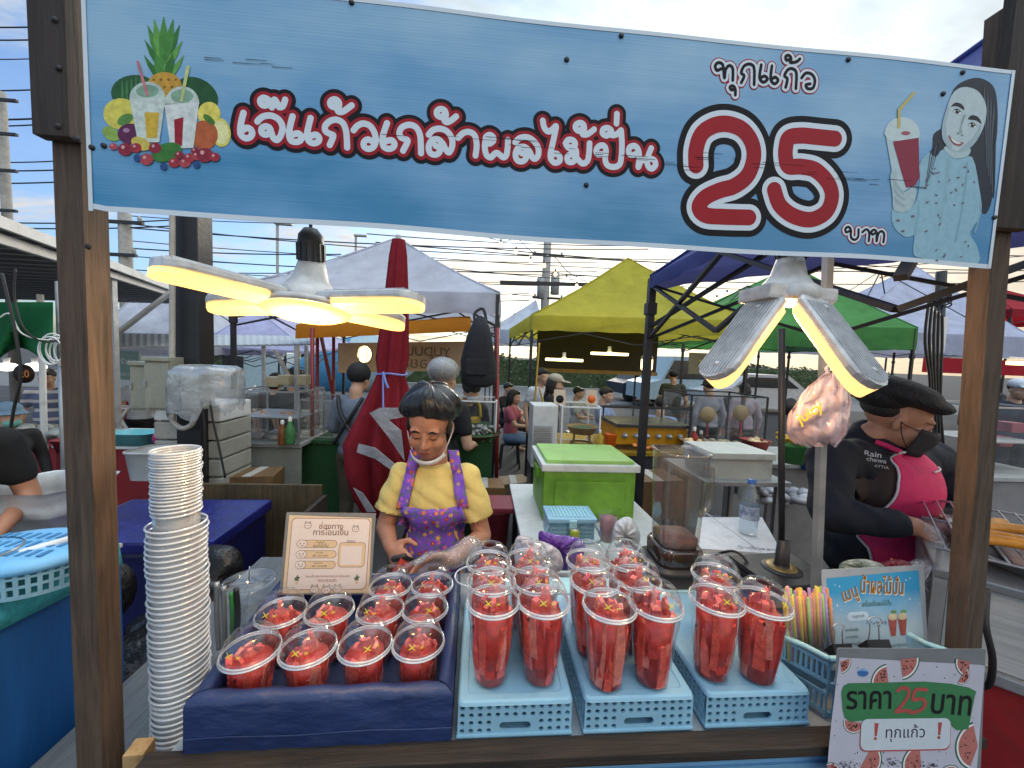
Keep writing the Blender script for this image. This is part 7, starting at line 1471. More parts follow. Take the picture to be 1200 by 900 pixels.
for i, (x, y, Y, w, h, lb) in enumerate(((565, 440, 40, 4.0, 3.2, 'dark round tree behind the hedge near the backpack'), (600, 445, 46, 3.0, 2.2, 'low dark tree behind the hedge left of the yellow tent'), (700, 448, 38, 4.5, 2.4, 'dark bushy tree behind the yellow tent'), (745, 446, 42, 3.6, 2.6, 'dark tree behind the jar shaped lamp'), (905, 452, 40, 5, 3.0, 'dark tree behind the foam cooler stall'), (640, 450, 50, 4, 2.4, 'far dark tree behind the white capped woman'))):
    c_ = P(x, y, Y); g = random.Random(i); t = thing('tree', lb, 'tree', V(c_.x, Y, GZ), 'trees behind the hedge'); mb = MB()
    for _ in range(9): leaves(mb, c_ + V(g.uniform(-w * .7, w * .7), g.uniform(-1, 1), g.uniform(-h * .2, h * .55)), (w * .4, 1.2, h * .35), 150, .28, g)
    mb.build('crown', LEAFD, t); MB().tube([V(c_.x, Y, GZ), c_ + V(0, 0, -.3), c_ + V(.3, 0, h * .4)], [.2, .15, .06], 8).build('trunk', BARK, t)
# concrete mixer truck
tk = thing('mixer_truck', 'white concrete mixer truck with a blue and white drum on the road at the left', 'truck', P(320, 465, 16.5)); Yt = 16.5
TW = mat('truck_white', '9fb4bc', rough=.4, var=.1); TB = mat('truck_blue', '3f7fa5', rough=.4, var=.1); c_ = P(290, 440, Yt); cab = MB(); cab.box(c_ + V(.1, 1.1, .1), (2.1, 2.2, 2.0), bev=.15); cab.build('cab', TW, tk)
MB().box(c_ + V(-.55, -.02, .45), (.8, .06, .65), bev=.03).build('side_window', mat('dark_glass', (.02, .025, .03), rough=.1), tk); MB().box(c_ + V(3.6, 1.1, -1.0), (7.5, 2.0, .35)).build('chassis', BSTEEL, tk)
Md = Matrix.Rotation(math.radians(78), 3, 'Y'); dc = c_ + V(3.9, 1.1, .45)
MB().lathe([(.5, -2.6), (1.05, -1.6), (1.35, -.3), (1.35, .3)], dc, 28, Md).build('drum_blue', TB, tk); MB().lathe([(1.352, .3), (1.3, 1.0), (.95, 2.0), (.55, 2.7), (.0001, 2.7)], dc, 28, Md).build('drum_white', TW, tk)
for dx in (.1, 3.4, 4.6): MB().lathe([(.0001, -.15), (.5, -.15), (.54, -.1), (.54, .1), (.0001, .15)], c_ + V(dx, .15, -1.12), 26, Matrix.Rotation(PI / 2, 3, 'X')).build('wheel', BLACK, tk)
mc = thing('motorcycle', 'parked motorcycle seen through the display case', 'motorcycle', P(315, 492, 7)); c_ = P(314, 482, 7)
for dx in (-.55, .6): MB().tube([c_ + V(dx + .26 * math.cos(q), 0, -.12 + .26 * math.sin(q)) for q in [2 * PI * i / 20 for i in range(21)]], .045, 8).build('wheel', BLACK, mc)
mb = MB()
for p in ((-.1, .12, .32), (.2, .16, .24), (.45, .1, .15)): mb.ell(c_ + V(p[0], 0, p[1]), (.3, .12, p[2] * .6))
remesh(mb, .03, 3).build('body', mat('bike_black', (.02, .02, .022), rough=.3), mc); MB().tube([c_ + V(-.55, 0, -.12), c_ + V(-.38, 0, .3), c_ + V(-.36, .25, .42)], .025, 8).build('fork', STEEL, mc)
def car(label, x, y, Y, m, length=4.2, name='parked_car', h=1.45, rz=.1):
    c_ = V(P(x, y, Y).x, Y, GZ); t = thing(name, label, 'car' if h < 1.7 else 'van', c_); R_ = Matrix.Rotation(rz, 3, 'Z'); L2 = length / 2
    side = [(-L2, .35), (-L2, .8), (-L2 * .55, .95), (-L2 * .25, h), (L2 * .55, h), (L2 * .92, .95), (L2, .8), (L2, .35)] if h < 1.7 else [(-L2, .35), (-L2, .95), (-L2 * .72, 1.1), (-L2 * .5, h), (L2, h), (L2, .35)]
    mb = MB(); mb.poly([c_ + R_ @ V(px, -.85, pz) for px, pz in side], R_ @ V(0, 1.7, 0)); mb.build('body', m, t)
    win = [(-L2 * .48, .98), (-L2 * .23, h - .1), (L2 * .5, h - .1), (L2 * .78, .98)] if h < 1.7 else [(-L2 * .66, 1.15), (-L2 * .48, h - .15), (L2 * .9, h - .15), (L2 * .9, 1.15)]
    mb = MB(); mb.poly([c_ + R_ @ V(px, -.865, pz) for px, pz in win], R_ @ V(0, .01, 0)); mb.build('side_window', mat('dark_glass'), t)
    for px in (-L2 * .62, L2 * .62): MB().lathe([(.0001, -.1), (.3, -.1), (.33, 0), (.3, .1), (.0001, .1)], c_ + R_ @ V(px, -.80, .32), 22, Matrix.Rotation(PI / 2, 3, 'X')).build('wheel', BLACK, t)
    return t
car('dark blue grey car parked behind the seated man', 743, 450, 17, mat('car_slate', '26303c', rough=.5), 1.9, h=1.3); car('white van parked behind the black tent leg', 800, 440, 15, mat('truck_white'), 4.0, 'parked_van', 2.0); car('white car parked behind the wide clear case', 870, 455, 14, mat('car_white', (.55, .56, .57), rough=.35), 4.2)
# utility poles and wires
CONC = mat('concrete_pole', (.30, .29, .27), rough=.9, var=.2)
def upole(label, x, ytop, Y, r, arms):
    b_ = P(x, ytop, Y); t = thing('utility_pole', label, 'utility pole', V(b_.x, Y, GZ), 'utility poles'); MB().tube([V(b_.x, Y, GZ), b_], [r * 1.2, r], 8).build('pole_shaft', CONC, t)
    for ay, l in arms:
        p = P(x, ay, Y); MB().beam(p + V(-l if Y > 10 else 0, -.15, 0), p + V(l, -.15, 0), .10 if Y > 10 else .05, .10 if Y > 10 else .05).build('crossarm', BSTEEL, t)
        for s in ((-.85, .85) if Y > 10 else ()): MB().lathe([(.05, 0), (.07, .08), (.04, .16), (.0001, .18)], p + V(s * l, -.15, .05), 8).build('insulator', GREYP, t)
upole('concrete utility pole at the left border with short crossarms', 1, 108, 8.5, .07, [(122, .45), (161, .45), (203, .45), (249, .45)]); upole('grey utility pole seen left of the black column', 146, 250, 14, .17, [(262, .7), (300, .5)]); upole('concrete utility pole between the white and yellow tents', 642, 278, 22, .22, [(300, .9), (332, .7), (350, .9)])
def transformer(x, y, Y): 
    p = P(x, y, Y); MB().tube([p, p + V(0, 0, 1.2)], .25, 10).build('transformer', GREYP, bpy.data.objects['utility_pole.002'])
transformer(634, 350, 22); transformer(650, 345, 22)
gt = thing('steel_gantry', 'dark horizontal steel beam in front of the middle utility pole', 'beam', P(640, 332, 18)); MB().beam(P(586, 331, 18), P(700, 334, 18), .16, .16).build('beam', BSTEEL, gt)
for i, (x, y0, Y, lb) in enumerate(((325, 262, 20, 'thin tall pole left of the lamp socket'), (417, 276, 26, 'thin street light pole left of the closed parasol'))):
    p = P(x, y0, Y); t = thing('street_light', lb, 'street light', V(p.x, Y, GZ)); MB().tube([V(p.x, Y, GZ), p], .07, 6).build('pole_shaft', CONC, t); MB().box(p + V(.3, 0, 0), (.8, .2, .12), bev=.03).build('lamp_head', GREYP, t)
W_ = 0; wl = [(-40, 31, 55, 31, 9), (-40, 46, 55, 46, 9), (-40, 69, 55, 68, 9), (-40, 106, 60, 104, 9), (-40, 140, 60, 138, 9), (-40, 148, 60, 145, 9), (-30, 190, 80, 188, 14), (-30, 200, 130, 196, 14), (-30, 215, 140, 209, 14), (-30, 260, 200, 258, 14), (-30, 266, 200, 265, 14), (140, 252, 420, 262, 16), (140, 266, 760, 292, 16), (140, 290, 400, 298, 16), (150, 262, 620, 300, 18), (150, 282, 700, 308, 18), (150, 300, 700, 318, 20), (150, 316, 430, 318, 20), (400, 300, 900, 340, 16), (430, 274, 800, 288, 20), (440, 284, 1000, 312, 18), (480, 300, 1000, 318, 22), (500, 316, 900, 322, 22), (560, 290, 1150, 320, 20), (520, 330, 720, 334, 22), (640, 300, 1000, 300, 24), (640, 320, 1200, 330, 24), (600, 345, 760, 352, 24), (230, 305, 640, 318, 22), (230, 318, 640, 330, 22), (1020, 290, 1260, 300, 18), (1000, 310, 1260, 316, 18), (760, 318, 1200, 300, 20), (240, 336, 620, 344, 24), (250, 346, 620, 352, 24), (130, 334, 300, 340, 18)]
for x0_, y0, x1_, y1, Y in wl:
    a, b = P(x0_, y0, Y), P(x1_, y1, Y); sg = (b - a).length * .012; mb = MB(); mb.tube([a.lerp(b, k / 12) - V(0, 0, sg * 4 * (k / 12) * (1 - k / 12)) for k in range(13)], .010 * Y / 9 + .004 * (y0 % 3), 5); o = mb.build('power_line', BLACK); tag(o, 'thin black power line strung across the sky behind the stalls', 'power line', 'power lines overhead')
# string lights
sl = crom([P(560, 275, 12), P(590, 283, 12), P(606, 280, 12), P(625, 296, 12), P(648, 300, 12), P(665, 318, 12), P(690, 332, 12)], 8); tag(MB().tube(sl, .012, 5).build('string_cable', BLACK), 'drooping string light cable between the white and yellow tents', 'cable')
sb_m = glow('string_bulb', (1, .7, .35), 1.6)
def string_bulb(label, x, y, Y, proto=None):
    if proto is not None: return dup(proto, P(x, y, Y), 0, label)
    c_ = P(x, y, Y); t = thing('string_bulb', label, 'light bulb', c_, 'string light bulbs'); MB().lathe([(.0001, -.16), (.05, -.13), (.06, -.09), (.03, -.02), (.0001, -.02)], c_, 10).build('bulb', sb_m, t); MB().lathe([(.03, -.03), (.03, .06), (.0001, .06)], c_, 8).build('socket', BLACK, t); return t
pr_ = None
for i, (x, y) in enumerate(((587, 283), (605, 292), (622, 303), (638, 308), (651, 318), (664, 324), (676, 332), (1036, 320), (1043, 334), (840, 348), (852, 342), (1001, 350))):
    o = string_bulb('small hanging string bulb %s' % ['first from the left beside the white tent', 'second from the left beside the white tent', 'third from the left beside the white tent', 'just left of the middle utility pole', 'just right of the middle utility pole', 'second right of the middle utility pole', 'nearest the yellow tent roof', 'upper one behind the right timber post', 'lower one behind the right timber post', 'left one above the green tent', 'right one above the green tent', 'beside the right green tent slope'][i], x, y, 12, pr_); pr_ = pr_ or o
# ================================================================== PEOPLE
SKIN = mat('skin_tan', 'b27c60', rough=.5, var=.08, scale=20, bump=.04, sub=.08); SKIN2 = mat('skin_light', 'c39a80', rough=.5, var=.08, scale=20, bump=.04, sub=.08)
HAIR = mat('black_hair', (.012, .010, .010), rough=.45, var=.4, scale=30, stretch=(4, 4, .6), bump=.5, bscale=90)
def head_shapes(mb, M, ears=True):
    """M maps head space (x right, -y forward, z up, origin between the ears) to the world."""
    R3 = M.to_3x3()
    def e(c, r, rot=None): mb.ell(M @ Vector(c), r, R3 @ (rot.to_matrix() if rot else Matrix.Identity(3)), 20, 14)
    def k(a, b, r0, r1): mb.cap(M @ Vector(a), M @ Vector(b), r0, r1, 10)
    e((0, .012, .035), (.075, .094, .085)); e((0, -.030, -.035), (.060, .060, .062)); e((0, -.046, -.072), (.036, .040, .030))
    for s in (-1, 1):
        e((s * .038, -.058, -.022), (.026, .028, .026)); e((s * .031, -.076, .012), (.017, .010, .011)); e((s * .030, -.072, .032), (.026, .014, .009)); e((s * .012, -.093, -.024), (.009, .009, .007))
        if ears: e((s * .076, .008, -.005), (.010, .018, .030), Euler((0, 0, s * -.4)))
    k((0, -.082, .018), (0, -.101, -.020), .008, .0115); e((0, -.086, -.050), (.023, .010, .006)); e((0, -.084, -.060), (.020, .010, .007)); k((0, .02, -.04), (0, .035, -.13), .050, .052)
def place(c, yaw=0.0, pitch=0.0, roll=0.0, s=1.0):
    """Head frame: yaw about Z (0 faces the viewer), pitch > 0 bows the face down."""
    M = Matrix.Rotation(yaw, 4, 'Z') @ Matrix.Rotation(roll, 4, 'Y') @ Matrix.Rotation(pitch, 4, 'X') @ Matrix.Scale(s, 4); M.translation = Vector(c); return M
def strip(bv, M, pts, w, off=.0012, n=5):
    """Thin band laid onto the face along (x, z) points in head space."""
    pts = crom([Vector((x, 0, z)) for x, z in pts], n); rows = []
    fd = (M.to_3x3() @ Vector((0, 1, 0))).normalized()
    for i, p in enumerate(pts):
        t = (pts[min(i + 1, len(pts) - 1)] - pts[max(i - 1, 0)]).normalized(); nn = Vector((-t.z, 0, t.x)); f = math.sin(PI * (i + .6) / (len(pts) + .2)); r = []
        for s in (-1, 0, 1):
            q = p + nn * (s * w * .5 * f); h = bv.ray_cast(M @ Vector((q.x, -.3, q.z)), fd); r.append((h[0] if h[0] is not None else M @ Vector((q.x, -.08, q.z))) - fd * off)
        rows.append(r)
    mb = MB(); mb.grid(rows); return mb
def drape(bv, c, ex, ez, d, us, vs, off, miss=None):
    """Sheet of cloth pressed onto a body from direction d: rows of world points."""
    out = []; c, ex, ez, d = map(Vector, (c, ex, ez, d)); last = None
    for v in vs:
        row = []
        for u in (us(v) if callable(us) else us):
            o = c + ex * u + ez * v; h = bv.ray_cast(o + d * 1.2, -d)
            p = h[0] + d * off if h[0] is not None else (last if last is not None else o + d * .1)
            if h[0] is None and last is not None: p = o + d * (last - o).dot(d)
            last = p; row.append(p)
        out.append(row)
    return out
def hand_shapes(mb, wrist, palm, side, curl=.5, s=1.0):
    """Palm and five bent fingers from WRIST towards PALM; SIDE is the direction of the thumb."""
    wrist, palm = Vector(wrist), Vector(palm); d = (palm - wrist).normalized(); sd_ = Vector(side); sd_ = (sd_ - d * sd_.dot(d)).normalized(); dn = d.cross(sd_).normalized()
    if dn.z > 0: dn = -dn
    mb.cap(wrist, wrist + d * .02 * s, .021 * s, .024 * s); mb.ell(wrist + d * .048 * s, (.040 * s, .034 * s, .015 * s), Matrix((d, sd_, dn)).transposed(), 14, 10)
    for i, (o, L) in enumerate(((.027, .070), (.009, .078), (-.009, .072), (-.026, .056))):
        a = wrist + d * .072 * s + sd_ * o * s; q = curl * (.8 + .1 * i); b = a + (d * math.cos(q * .6) + dn * math.sin(q * .6)) * L * .45 * s; e = b + (d * math.cos(q * 1.5) + dn * math.sin(q * 1.5)) * L * .32 * s; f = e + (d * math.cos(q * 2.2) + dn * math.sin(q * 2.2)) * L * .25 * s
        mb.cap(a - d * .012 * s, b, .0092 * s, .0086 * s, 9); mb.cap(b, e, .0086 * s, .0078 * s, 9); mb.cap(e, f, .0078 * s, .0066 * s, 9)
    a = wrist + d * .022 * s + sd_ * .026 * s; b = a + (d * .6 + sd_ * .75 + dn * .25).normalized() * .038 * s; e = b + (d * .9 + sd_ * .15 + dn * .4).normalized() * .03 * s
    mb.cap(a, b, .0125 * s, .0105 * s, 9); mb.cap(b, e, .0105 * s, .008 * s, 9)
def tube_cloth(mb, pts, rs):
    for (a, b), (r0, r1) in zip(zip(pts[:-1], pts[1:]), zip(rs[:-1], rs[1:])): mb.cap(a, b, r0, r1, 16)

# ------------------------------------------------------------------ the girl in the flowered apron
GY = 1.34
def G(x, y, dy=0.0): return P(x, y, GY + dy)
girl = thing('person', 'girl in purple flowered apron and black hair cap bowing behind the navy box', 'person', V(G(505, 600).x, GY, GZ))
hc = G(504, 500, .02); HM = place(hc, -.10, .42, .03, .97)
sL, sR = G(472, 557, .06), G(548, 558, .06); eL, eR = G(452, 617, .03), G(565, 628, .04); wL, wR = G(458, 640, -.12), G(531, 654, -.20)
body = MB(); head_shapes(body, HM)
nk = HM @ Vector((0, .03, -.10)); body.cap(nk, G(508, 556, .08), .050, .056); pel = G(507, 690, .10); wst = G(507, 640, .07)
body.ell(G(509, 583, .06), (.118, .085, .12)); body.ell(wst, (.105, .080, .13)); body.ell(pel, (.155, .11, .12))
for s, e_, wr, hd, sdv in ((sL, eL, wL, G(468, 655, -.17), V(.7, -.2, .6)), (sR, eR, wR, G(500, 662, -.20), V(.1, -.5, .8))):
    body.cap(s, e_, .041, .034); body.cap(e_, wr, .034, .023); hand_shapes(body, wr, hd, sdv, .55, .98)
for s in (-1, 1):
    hp = pel + V(s * .085, 0, -.06); kn = V(hp.x, hp.y - .02, .34); an = V(hp.x, hp.y + .02, GZ + .07); body.cap(hp, kn, .085, .058); body.cap(kn, an, .058, .038); body.cap(an + V(0, .02, -.03), an + V(0, -.13, -.045), .036, .028)
bm_ = remesh(body, .0050, 9, .5); bodyo = bm_.build('body', SKIN, girl); gb = bvh(bm_)
for s in (-1, 1):
    strip(gb, HM, [(s * .014, .027), (s * .030, .034), (s * .050, .026)], .0085).build('eyebrow', HAIR, bodyo); strip(gb, HM, [(s * .015, .008), (s * .030, .002), (s * .047, .009)], .0050).build('eyelash', HAIR, bodyo)
    strip(gb, HM, [(s * .016, .014), (s * .031, .020), (s * .046, .014)], .0018, .0008).build('eyelid_crease', mat('skin_crease', '80513c', rough=.6), bodyo)
strip(gb, HM, [(-.021, -.054), (-.008, -.049), (0, -.051), (.008, -.049), (.021, -.054)], .008).build('upper_lip', mat('lip_upper', '8a463f', rough=.4), bodyo); strip(gb, HM, [(-.019, -.056), (0, -.063), (.019, -.056)], .011).build('lower_lip', mat('lip_lower', 'b06e62', rough=.35), bodyo)
for s in (-1, 1): strip(gb, HM, [(s * .004, -.030), (s * .010, -.031)], .003).build('nostril', mat('skin_crease'), bodyo)
R3 = HM.to_3x3(); capm = MB(); rows = []; g = random.Random(2); ph = [g.uniform(0, 6.28) for _ in range(8)]; NA = 150
for r in range(27):
    e_ = -.42 + (PI / 2 + .42) * r / 26; row = []
    for k in range(NA + 1):
        a = 2 * PI * k / NA; fold = .75 * (1 - abs(math.sin(4 * a + ph[0] + .4 * math.sin(3 * e_)))) + .55 * (1 - abs(math.sin(6.5 * a + ph[1] + .5 * e_))) + .10 * math.sin(23 * a + ph[3] + 3 * e_)
        puff = 1 + .05 * math.sin(2 * a + ph[4] + 2 * e_) + .04 * math.sin(3 * a + ph[5] - 3 * e_); k_e = math.cos(max(0, e_)) ** .6; gather = .86 if r == 0 else (.93 if r == 1 else 1.0)
        rr_ = (.101 + .013 * (fold - .5) * k_e * min(1, r / 4)) * puff * gather
        x, y, z = math.sin(a) * math.cos(e_), -math.cos(a) * math.cos(e_), math.sin(e_)
        row.append(HM @ Vector((x * rr_ * 1.02, .034 + y * rr_ * 1.14, .074 + z * rr_ * .84 + .020 * math.cos(a) * math.cos(e_) + .014 * (math.cos(2 * a) if abs(math.sin(a)) < 2 else 0) * math.cos(e_) * (r < 12) * (1 - r / 12))))
    rows.append(row)
capm.grid(rows); capm.build('hair_cap', mat('cap_black', (.014, .014, .016), rough=.30, var=.3, bump=.12, bscale=45), girl)
hr = MB()
for s in (-1, 1): hr.ell(HM @ Vector((s * .073, -.006, .012)), (.010, .030, .030), R3); 
hr.ell(HM @ Vector((0, .06, -.01)), (.070, .055, .06), R3); remesh(hr, .006, 3).build('hair', HAIR, girl)
mk = MB(); mw = mat('mask_white', (.70, .71, .72), rough=.6, bump=.15, bscale=60)
rows = []
for z0, y0 in ((-.080, -.100), (-.098, -.096), (-.116, -.066)): rows.append([HM @ Vector((.064 * math.sin(q), y0 + .055 * (1 - math.cos(q)) * 1.15, z0 + .018 * (1 - math.cos(q)))) for q in [-1.25 + 2.5 * k / 14 for k in range(15)]])
mk.grid(rows); mk.build('chin_mask', mw, girl, solid=.003)
for s in (-1, 1): MB().tube(crom([HM @ Vector((s * .057, -.045, -.078)), HM @ Vector((s * .071, -.03, -.045)), HM @ Vector((s * .082, -.004, -.010)), HM @ Vector((s * .080, .012, .016))], 6), .0022, 6).build('mask_loop', mw, girl)
# shirt
YS = mat('yellow_jersey', 'd8bf72', rough=.85, var=.08, scale=8, bump=.15, bscale=60)
sh_ = MB(); sh_.ell(G(509, 586, .06), (.132, .098, .13)); sh_.ell(wst, (.122, .096, .16)); sh_.cap(sL + V(.02, 0, -.008), sR + V(-.02, 0, -.008), .052, .052); sh_.ell(G(509, 551, .07), (.095, .070, .035))
for s, e_ in ((sL, eL), (sR, eR)): q = s.lerp(e_, .66); sh_.cap(s, s.lerp(e_, .5), .051, .058); sh_.cap(s.lerp(e_, .5), q, .058, .061)
ss = remesh(sh_, .0075, 16)
def cut(mb, cuts):
    """Open the cloth where a sleeve ends: drop faces past the plane through Q along D, near the limb."""
    keep = []
    for f, sm, mi in zip(mb.f, mb.sm, mb.mi):
        c = sum((Vector(mb.v[i]) for i in f), Vector()) / len(f)
        if not any((c - q).dot(d) > 0 and (c - q - d * (c - q).dot(d)).length < r for q, d, r in cuts): keep.append((f, sm, mi))
    mb.f, mb.sm, mb.mi = [k[0] for k in keep], [k[1] for k in keep], [k[2] for k in keep]
cut(ss, [(s.lerp(e_, .66), (e_ - s).normalized(), .085) for s, e_ in ((sL, eL), (sR, eR))])
for i, v in enumerate(ss.v): p = Vector(v); ss.v[i] = tuple(p + V(.004 * math.sin(p.z * 60 + p.x * 30 + 2 * math.sin(p.y * 15)), -.005 * abs(math.sin(p.x * 34 + p.z * 30 + 1.5 * math.sin(p.z * 18))), .002 * math.sin(p.x * 80)))
ss.build('shirt', YS, girl); sbv = bvh(ss)
for a_, e_, r in ((sL, eL, .059), (sR, eR, .059)):
    q = a_.lerp(e_, .66); A3 = frame(e_ - a_); Mx = Matrix((A3[0], A3[1], A3[2])).transposed(); MB().lathe([(r - .001, -.014), (r + .001, .002), (r - .003, .004), (r - .006, -.012)], q, 26, Mx).build('sleeve_hem', YS, girl)
cl_ = MB(); cc = nk.lerp(G(508, 556, .08), .75); cl_.tube([cc + V(.062 * math.cos(q), .060 * math.sin(q), -.008 - .012 * math.sin(q) * -1) for q in [2 * PI * i / 28 for i in range(29)]], .009, 8); cl_.build('collar', YS, girl)
# flowered apron
def flower_mat():
    m, N, L, b = _new('flower_cloth'); tc = N.new('ShaderNodeTexCoord')
    def vor(scale, off, feat='F1'):
        mp = N.new('ShaderNodeMapping'); mp.inputs['Location'].default_value = off; mp.inputs['Scale'].default_value = (1, .25, 1); L.new(tc.outputs['Object'], mp.inputs[0])
        v = N.new('ShaderNodeTexVoronoi'); v.inputs['Scale'].default_value = scale; v.inputs['Randomness'].default_value = .75; L.new(mp.outputs[0], v.inputs['Vector'])
        # petals: compare distance with a lobed radius
        sb = N.new('ShaderNodeVectorMath'); sb.operation = 'SUBTRACT'; L.new(mp.outputs[0], sb.inputs[0])
        L.new(v.outputs['Position'], sb.inputs[1])
        sx = N.new('ShaderNodeSeparateXYZ'); L.new(sb.outputs[0], sx.inputs[0]); at = N.new('ShaderNodeMath'); at.operation = 'ARCTAN2'; L.new(sx.outputs[2], at.inputs[0]); L.new(sx.outputs[0], at.inputs[1])
        mu = N.new('ShaderNodeMath'); mu.operation = 'MULTIPLY'; mu.inputs[1].default_value = 5; L.new(at.outputs[0], mu.inputs[0]); co = N.new('ShaderNodeMath'); co.operation = 'COSINE'; L.new(mu.outputs[0], co.inputs[0])
        rd = N.new('ShaderNodeMath'); rd.operation = 'MULTIPLY_ADD'; rd.inputs[1].default_value = .10; rd.inputs[2].default_value = .33; L.new(co.outputs[0], rd.inputs[0])
        lt = N.new('ShaderNodeMath'); lt.operation = 'LESS_THAN'; L.new(v.outputs['Distance'], lt.inputs[0]); L.new(rd.outputs[0], lt.inputs[1])
        ct = N.new('ShaderNodeMath'); ct.operation = 'LESS_THAN'; L.new(v.outputs['Distance'], ct.inputs[0]); ct.inputs[1].default_value = .10
        return v, lt, ct
    def mix(f, a, bcol):
        mx = N.new('ShaderNodeMix'); mx.data_type = 'RGBA'; L.new(f, mx.inputs[0])
        if isinstance(a, tuple): mx.inputs[6].default_value = a
        else: L.new(a, mx.inputs[6])
        if isinstance(bcol, tuple): mx.inputs[7].default_value = bcol
        else: L.new(bcol, mx.inputs[7])
        return mx.outputs[2]
    base = lin('7a4fc4'); v3, l3, c3 = vor(75, (3.1, 0, 1.7)); c = mix(l3.outputs[0], base, lin('4f7a4a'))
    v1, l1, c1 = vor(46, (0, 0, 0)); cr = N.new('ShaderNodeValToRGB'); cr.color_ramp.interpolation = 'CONSTANT'; e = cr.color_ramp.elements; e[0].color = lin('e0742c'); e[1].position = .75; e[1].color = lin('a8232f')
    for p, h in ((.28, 'e2b04a'), (.5, 'e06aa6')): k = e.new(p); k.color = lin(h)
    s1 = N.new('ShaderNodeSeparateColor'); L.new(v1.outputs['Color'], s1.inputs[0]); L.new(s1.outputs[0], cr.inputs[0]); c = mix(l1.outputs[0], c, cr.outputs[0]); c = mix(c1.outputs[0], c, lin('ecd25a'))
    L.new(c, b.inputs['Base Color']); b.inputs['Roughness'].default_value = .75
    nz = N.new('ShaderNodeTexNoise'); nz.inputs['Scale'].default_value = 16; L.new(tc.outputs['Object'], nz.inputs['Vector']); bp = N.new('ShaderNodeBump'); bp.inputs['Strength'].default_value = .4; bp.inputs['Distance'].default_value = .02; L.new(nz.outputs[0], bp.inputs['Height']); L.new(bp.outputs[0], b.inputs['Normal'])
    return m
FLW = flower_mat(); ac = G(507, 590, 0); k_ = mpp(GY)
def width(v):   # half widths by height below the bib's top edge (metres)
    t = -v / .26
    l, r = [(-.113, .104), (-.135, .125), (-.140, .128), (-.125, .118), (-.130, .122), (-.165, .155), (-.18, .17)][min(6, int(max(0, t) * 3.0 / 1))] if 0 else (np.interp(t, [0, .25, .5, .75, 1.2, 2.2], [-.100, -.120, -.114, -.108, -.13, -.16]), np.interp(t, [0, .25, .5, .75, 1.2, 2.2], [.100, .125, .112, .108, .125, .15]))
    return [l + (r - l) * i / 22 for i in range(23)]
vs_ = [-.002 - .018 * i for i in range(30)]; rows = drape(sbv, ac, V(1, 0, 0), V(0, 0, 1), V(0, -1, 0), width, vs_, .009)
for j, r in enumerate(rows):
    for i, p in enumerate(r): r[i] = p + V(0, -.004 * math.sin(i * .9 + j * .35) - .003 * math.sin(j * .8), 0)
ap = thing_ = MB(); ap.grid(rows); apo = ap.build('apron', FLW, girl, solid=.003)
for x0_, x1_, yt in ((468, 487, 524), (549, 531, 520)):
    top, bot = (x1_, 540), (x0_ + (4 if x0_ < 500 else -6), 592); rows = []
    for i in range(14):
        f = i / 13; x = top[0] + (bot[0] - top[0]) * f; y = 528 + (594 - 528) * f; c_ = G(x, y, 0); row = []
        for u in (-.019, -.007, .007, .019):
            o = c_ + V(u, 0, 0); h = sbv.ray_cast(V(o.x, .6, o.z), V(0, 1, 0)); row.append(V(o.x, (h[1] and h[0].y or GY - .02) - .011 if h[0] is not None else GY - .04 + .05 * (1 - f), o.z))
        rows.append(row)
    MB().grid(rows).build('apron_strap', FLW, girl, solid=.003)
tr_ = MB()
tr_.ell(pel, (.170, .125, .13))
for s in (-1, 1): hp = pel + V(s * .085, 0, -.06); kn = V(hp.x, hp.y - .02, .34); an = V(hp.x, hp.y + .02, GZ + .09); tr_.cap(hp, kn, .10, .072); tr_.cap(kn, an, .072, .058)
remesh(tr_, .016, 4).build('trousers', mat('dark_denim', (.03, .035, .05), rough=.85, bump=.3), girl)
gl2 = MB(); hand_shapes(gl2, wR, G(500, 662, -.20), V(.1, -.5, .8), .35, 1.28); gl2.cap(wR + V(.02, .015, .004), wR, .034, .033); gl2.cap(wR + V(.05, .03, .015), wR + V(.02, .015, .004), .040, .035)
remesh(gl2, .009, 3).build('plastic_glove', clear('glove_film', (.93, .94, .94), edge=.65, base=.08, milk=.14, wrinkle=.7, wscale=40), girl)
kf = MB(); a = G(462, 655, -.20); b = G(474, 652, -.20); kf.cap(a, b, .010, .009); kf.box(G(480, 655, -.20), (.03, .006, .012), Euler((0, .3, 0))); tag(kf.build('peeling_knife', BLACK), 'black handled knife in the hand of the girl', 'knife')
wmn = MB(); c_ = G(470, 662, -.21); wmn.add([c_ + V(-.025, 0, -.02), c_ + V(.03, 0, -.02), c_ + V(.0, .0, .022), c_ + V(-.025, .05, -.02), c_ + V(.03, .05, -.02), c_ + V(0, .05, .018)], [(0, 1, 2), (3, 5, 4), (0, 3, 4, 1), (1, 4, 5, 2), (2, 5, 3, 0)]); tag(wmn.build('melon_wedge', MELON[0]), 'red watermelon wedge being cut by the girl', 'watermelon')

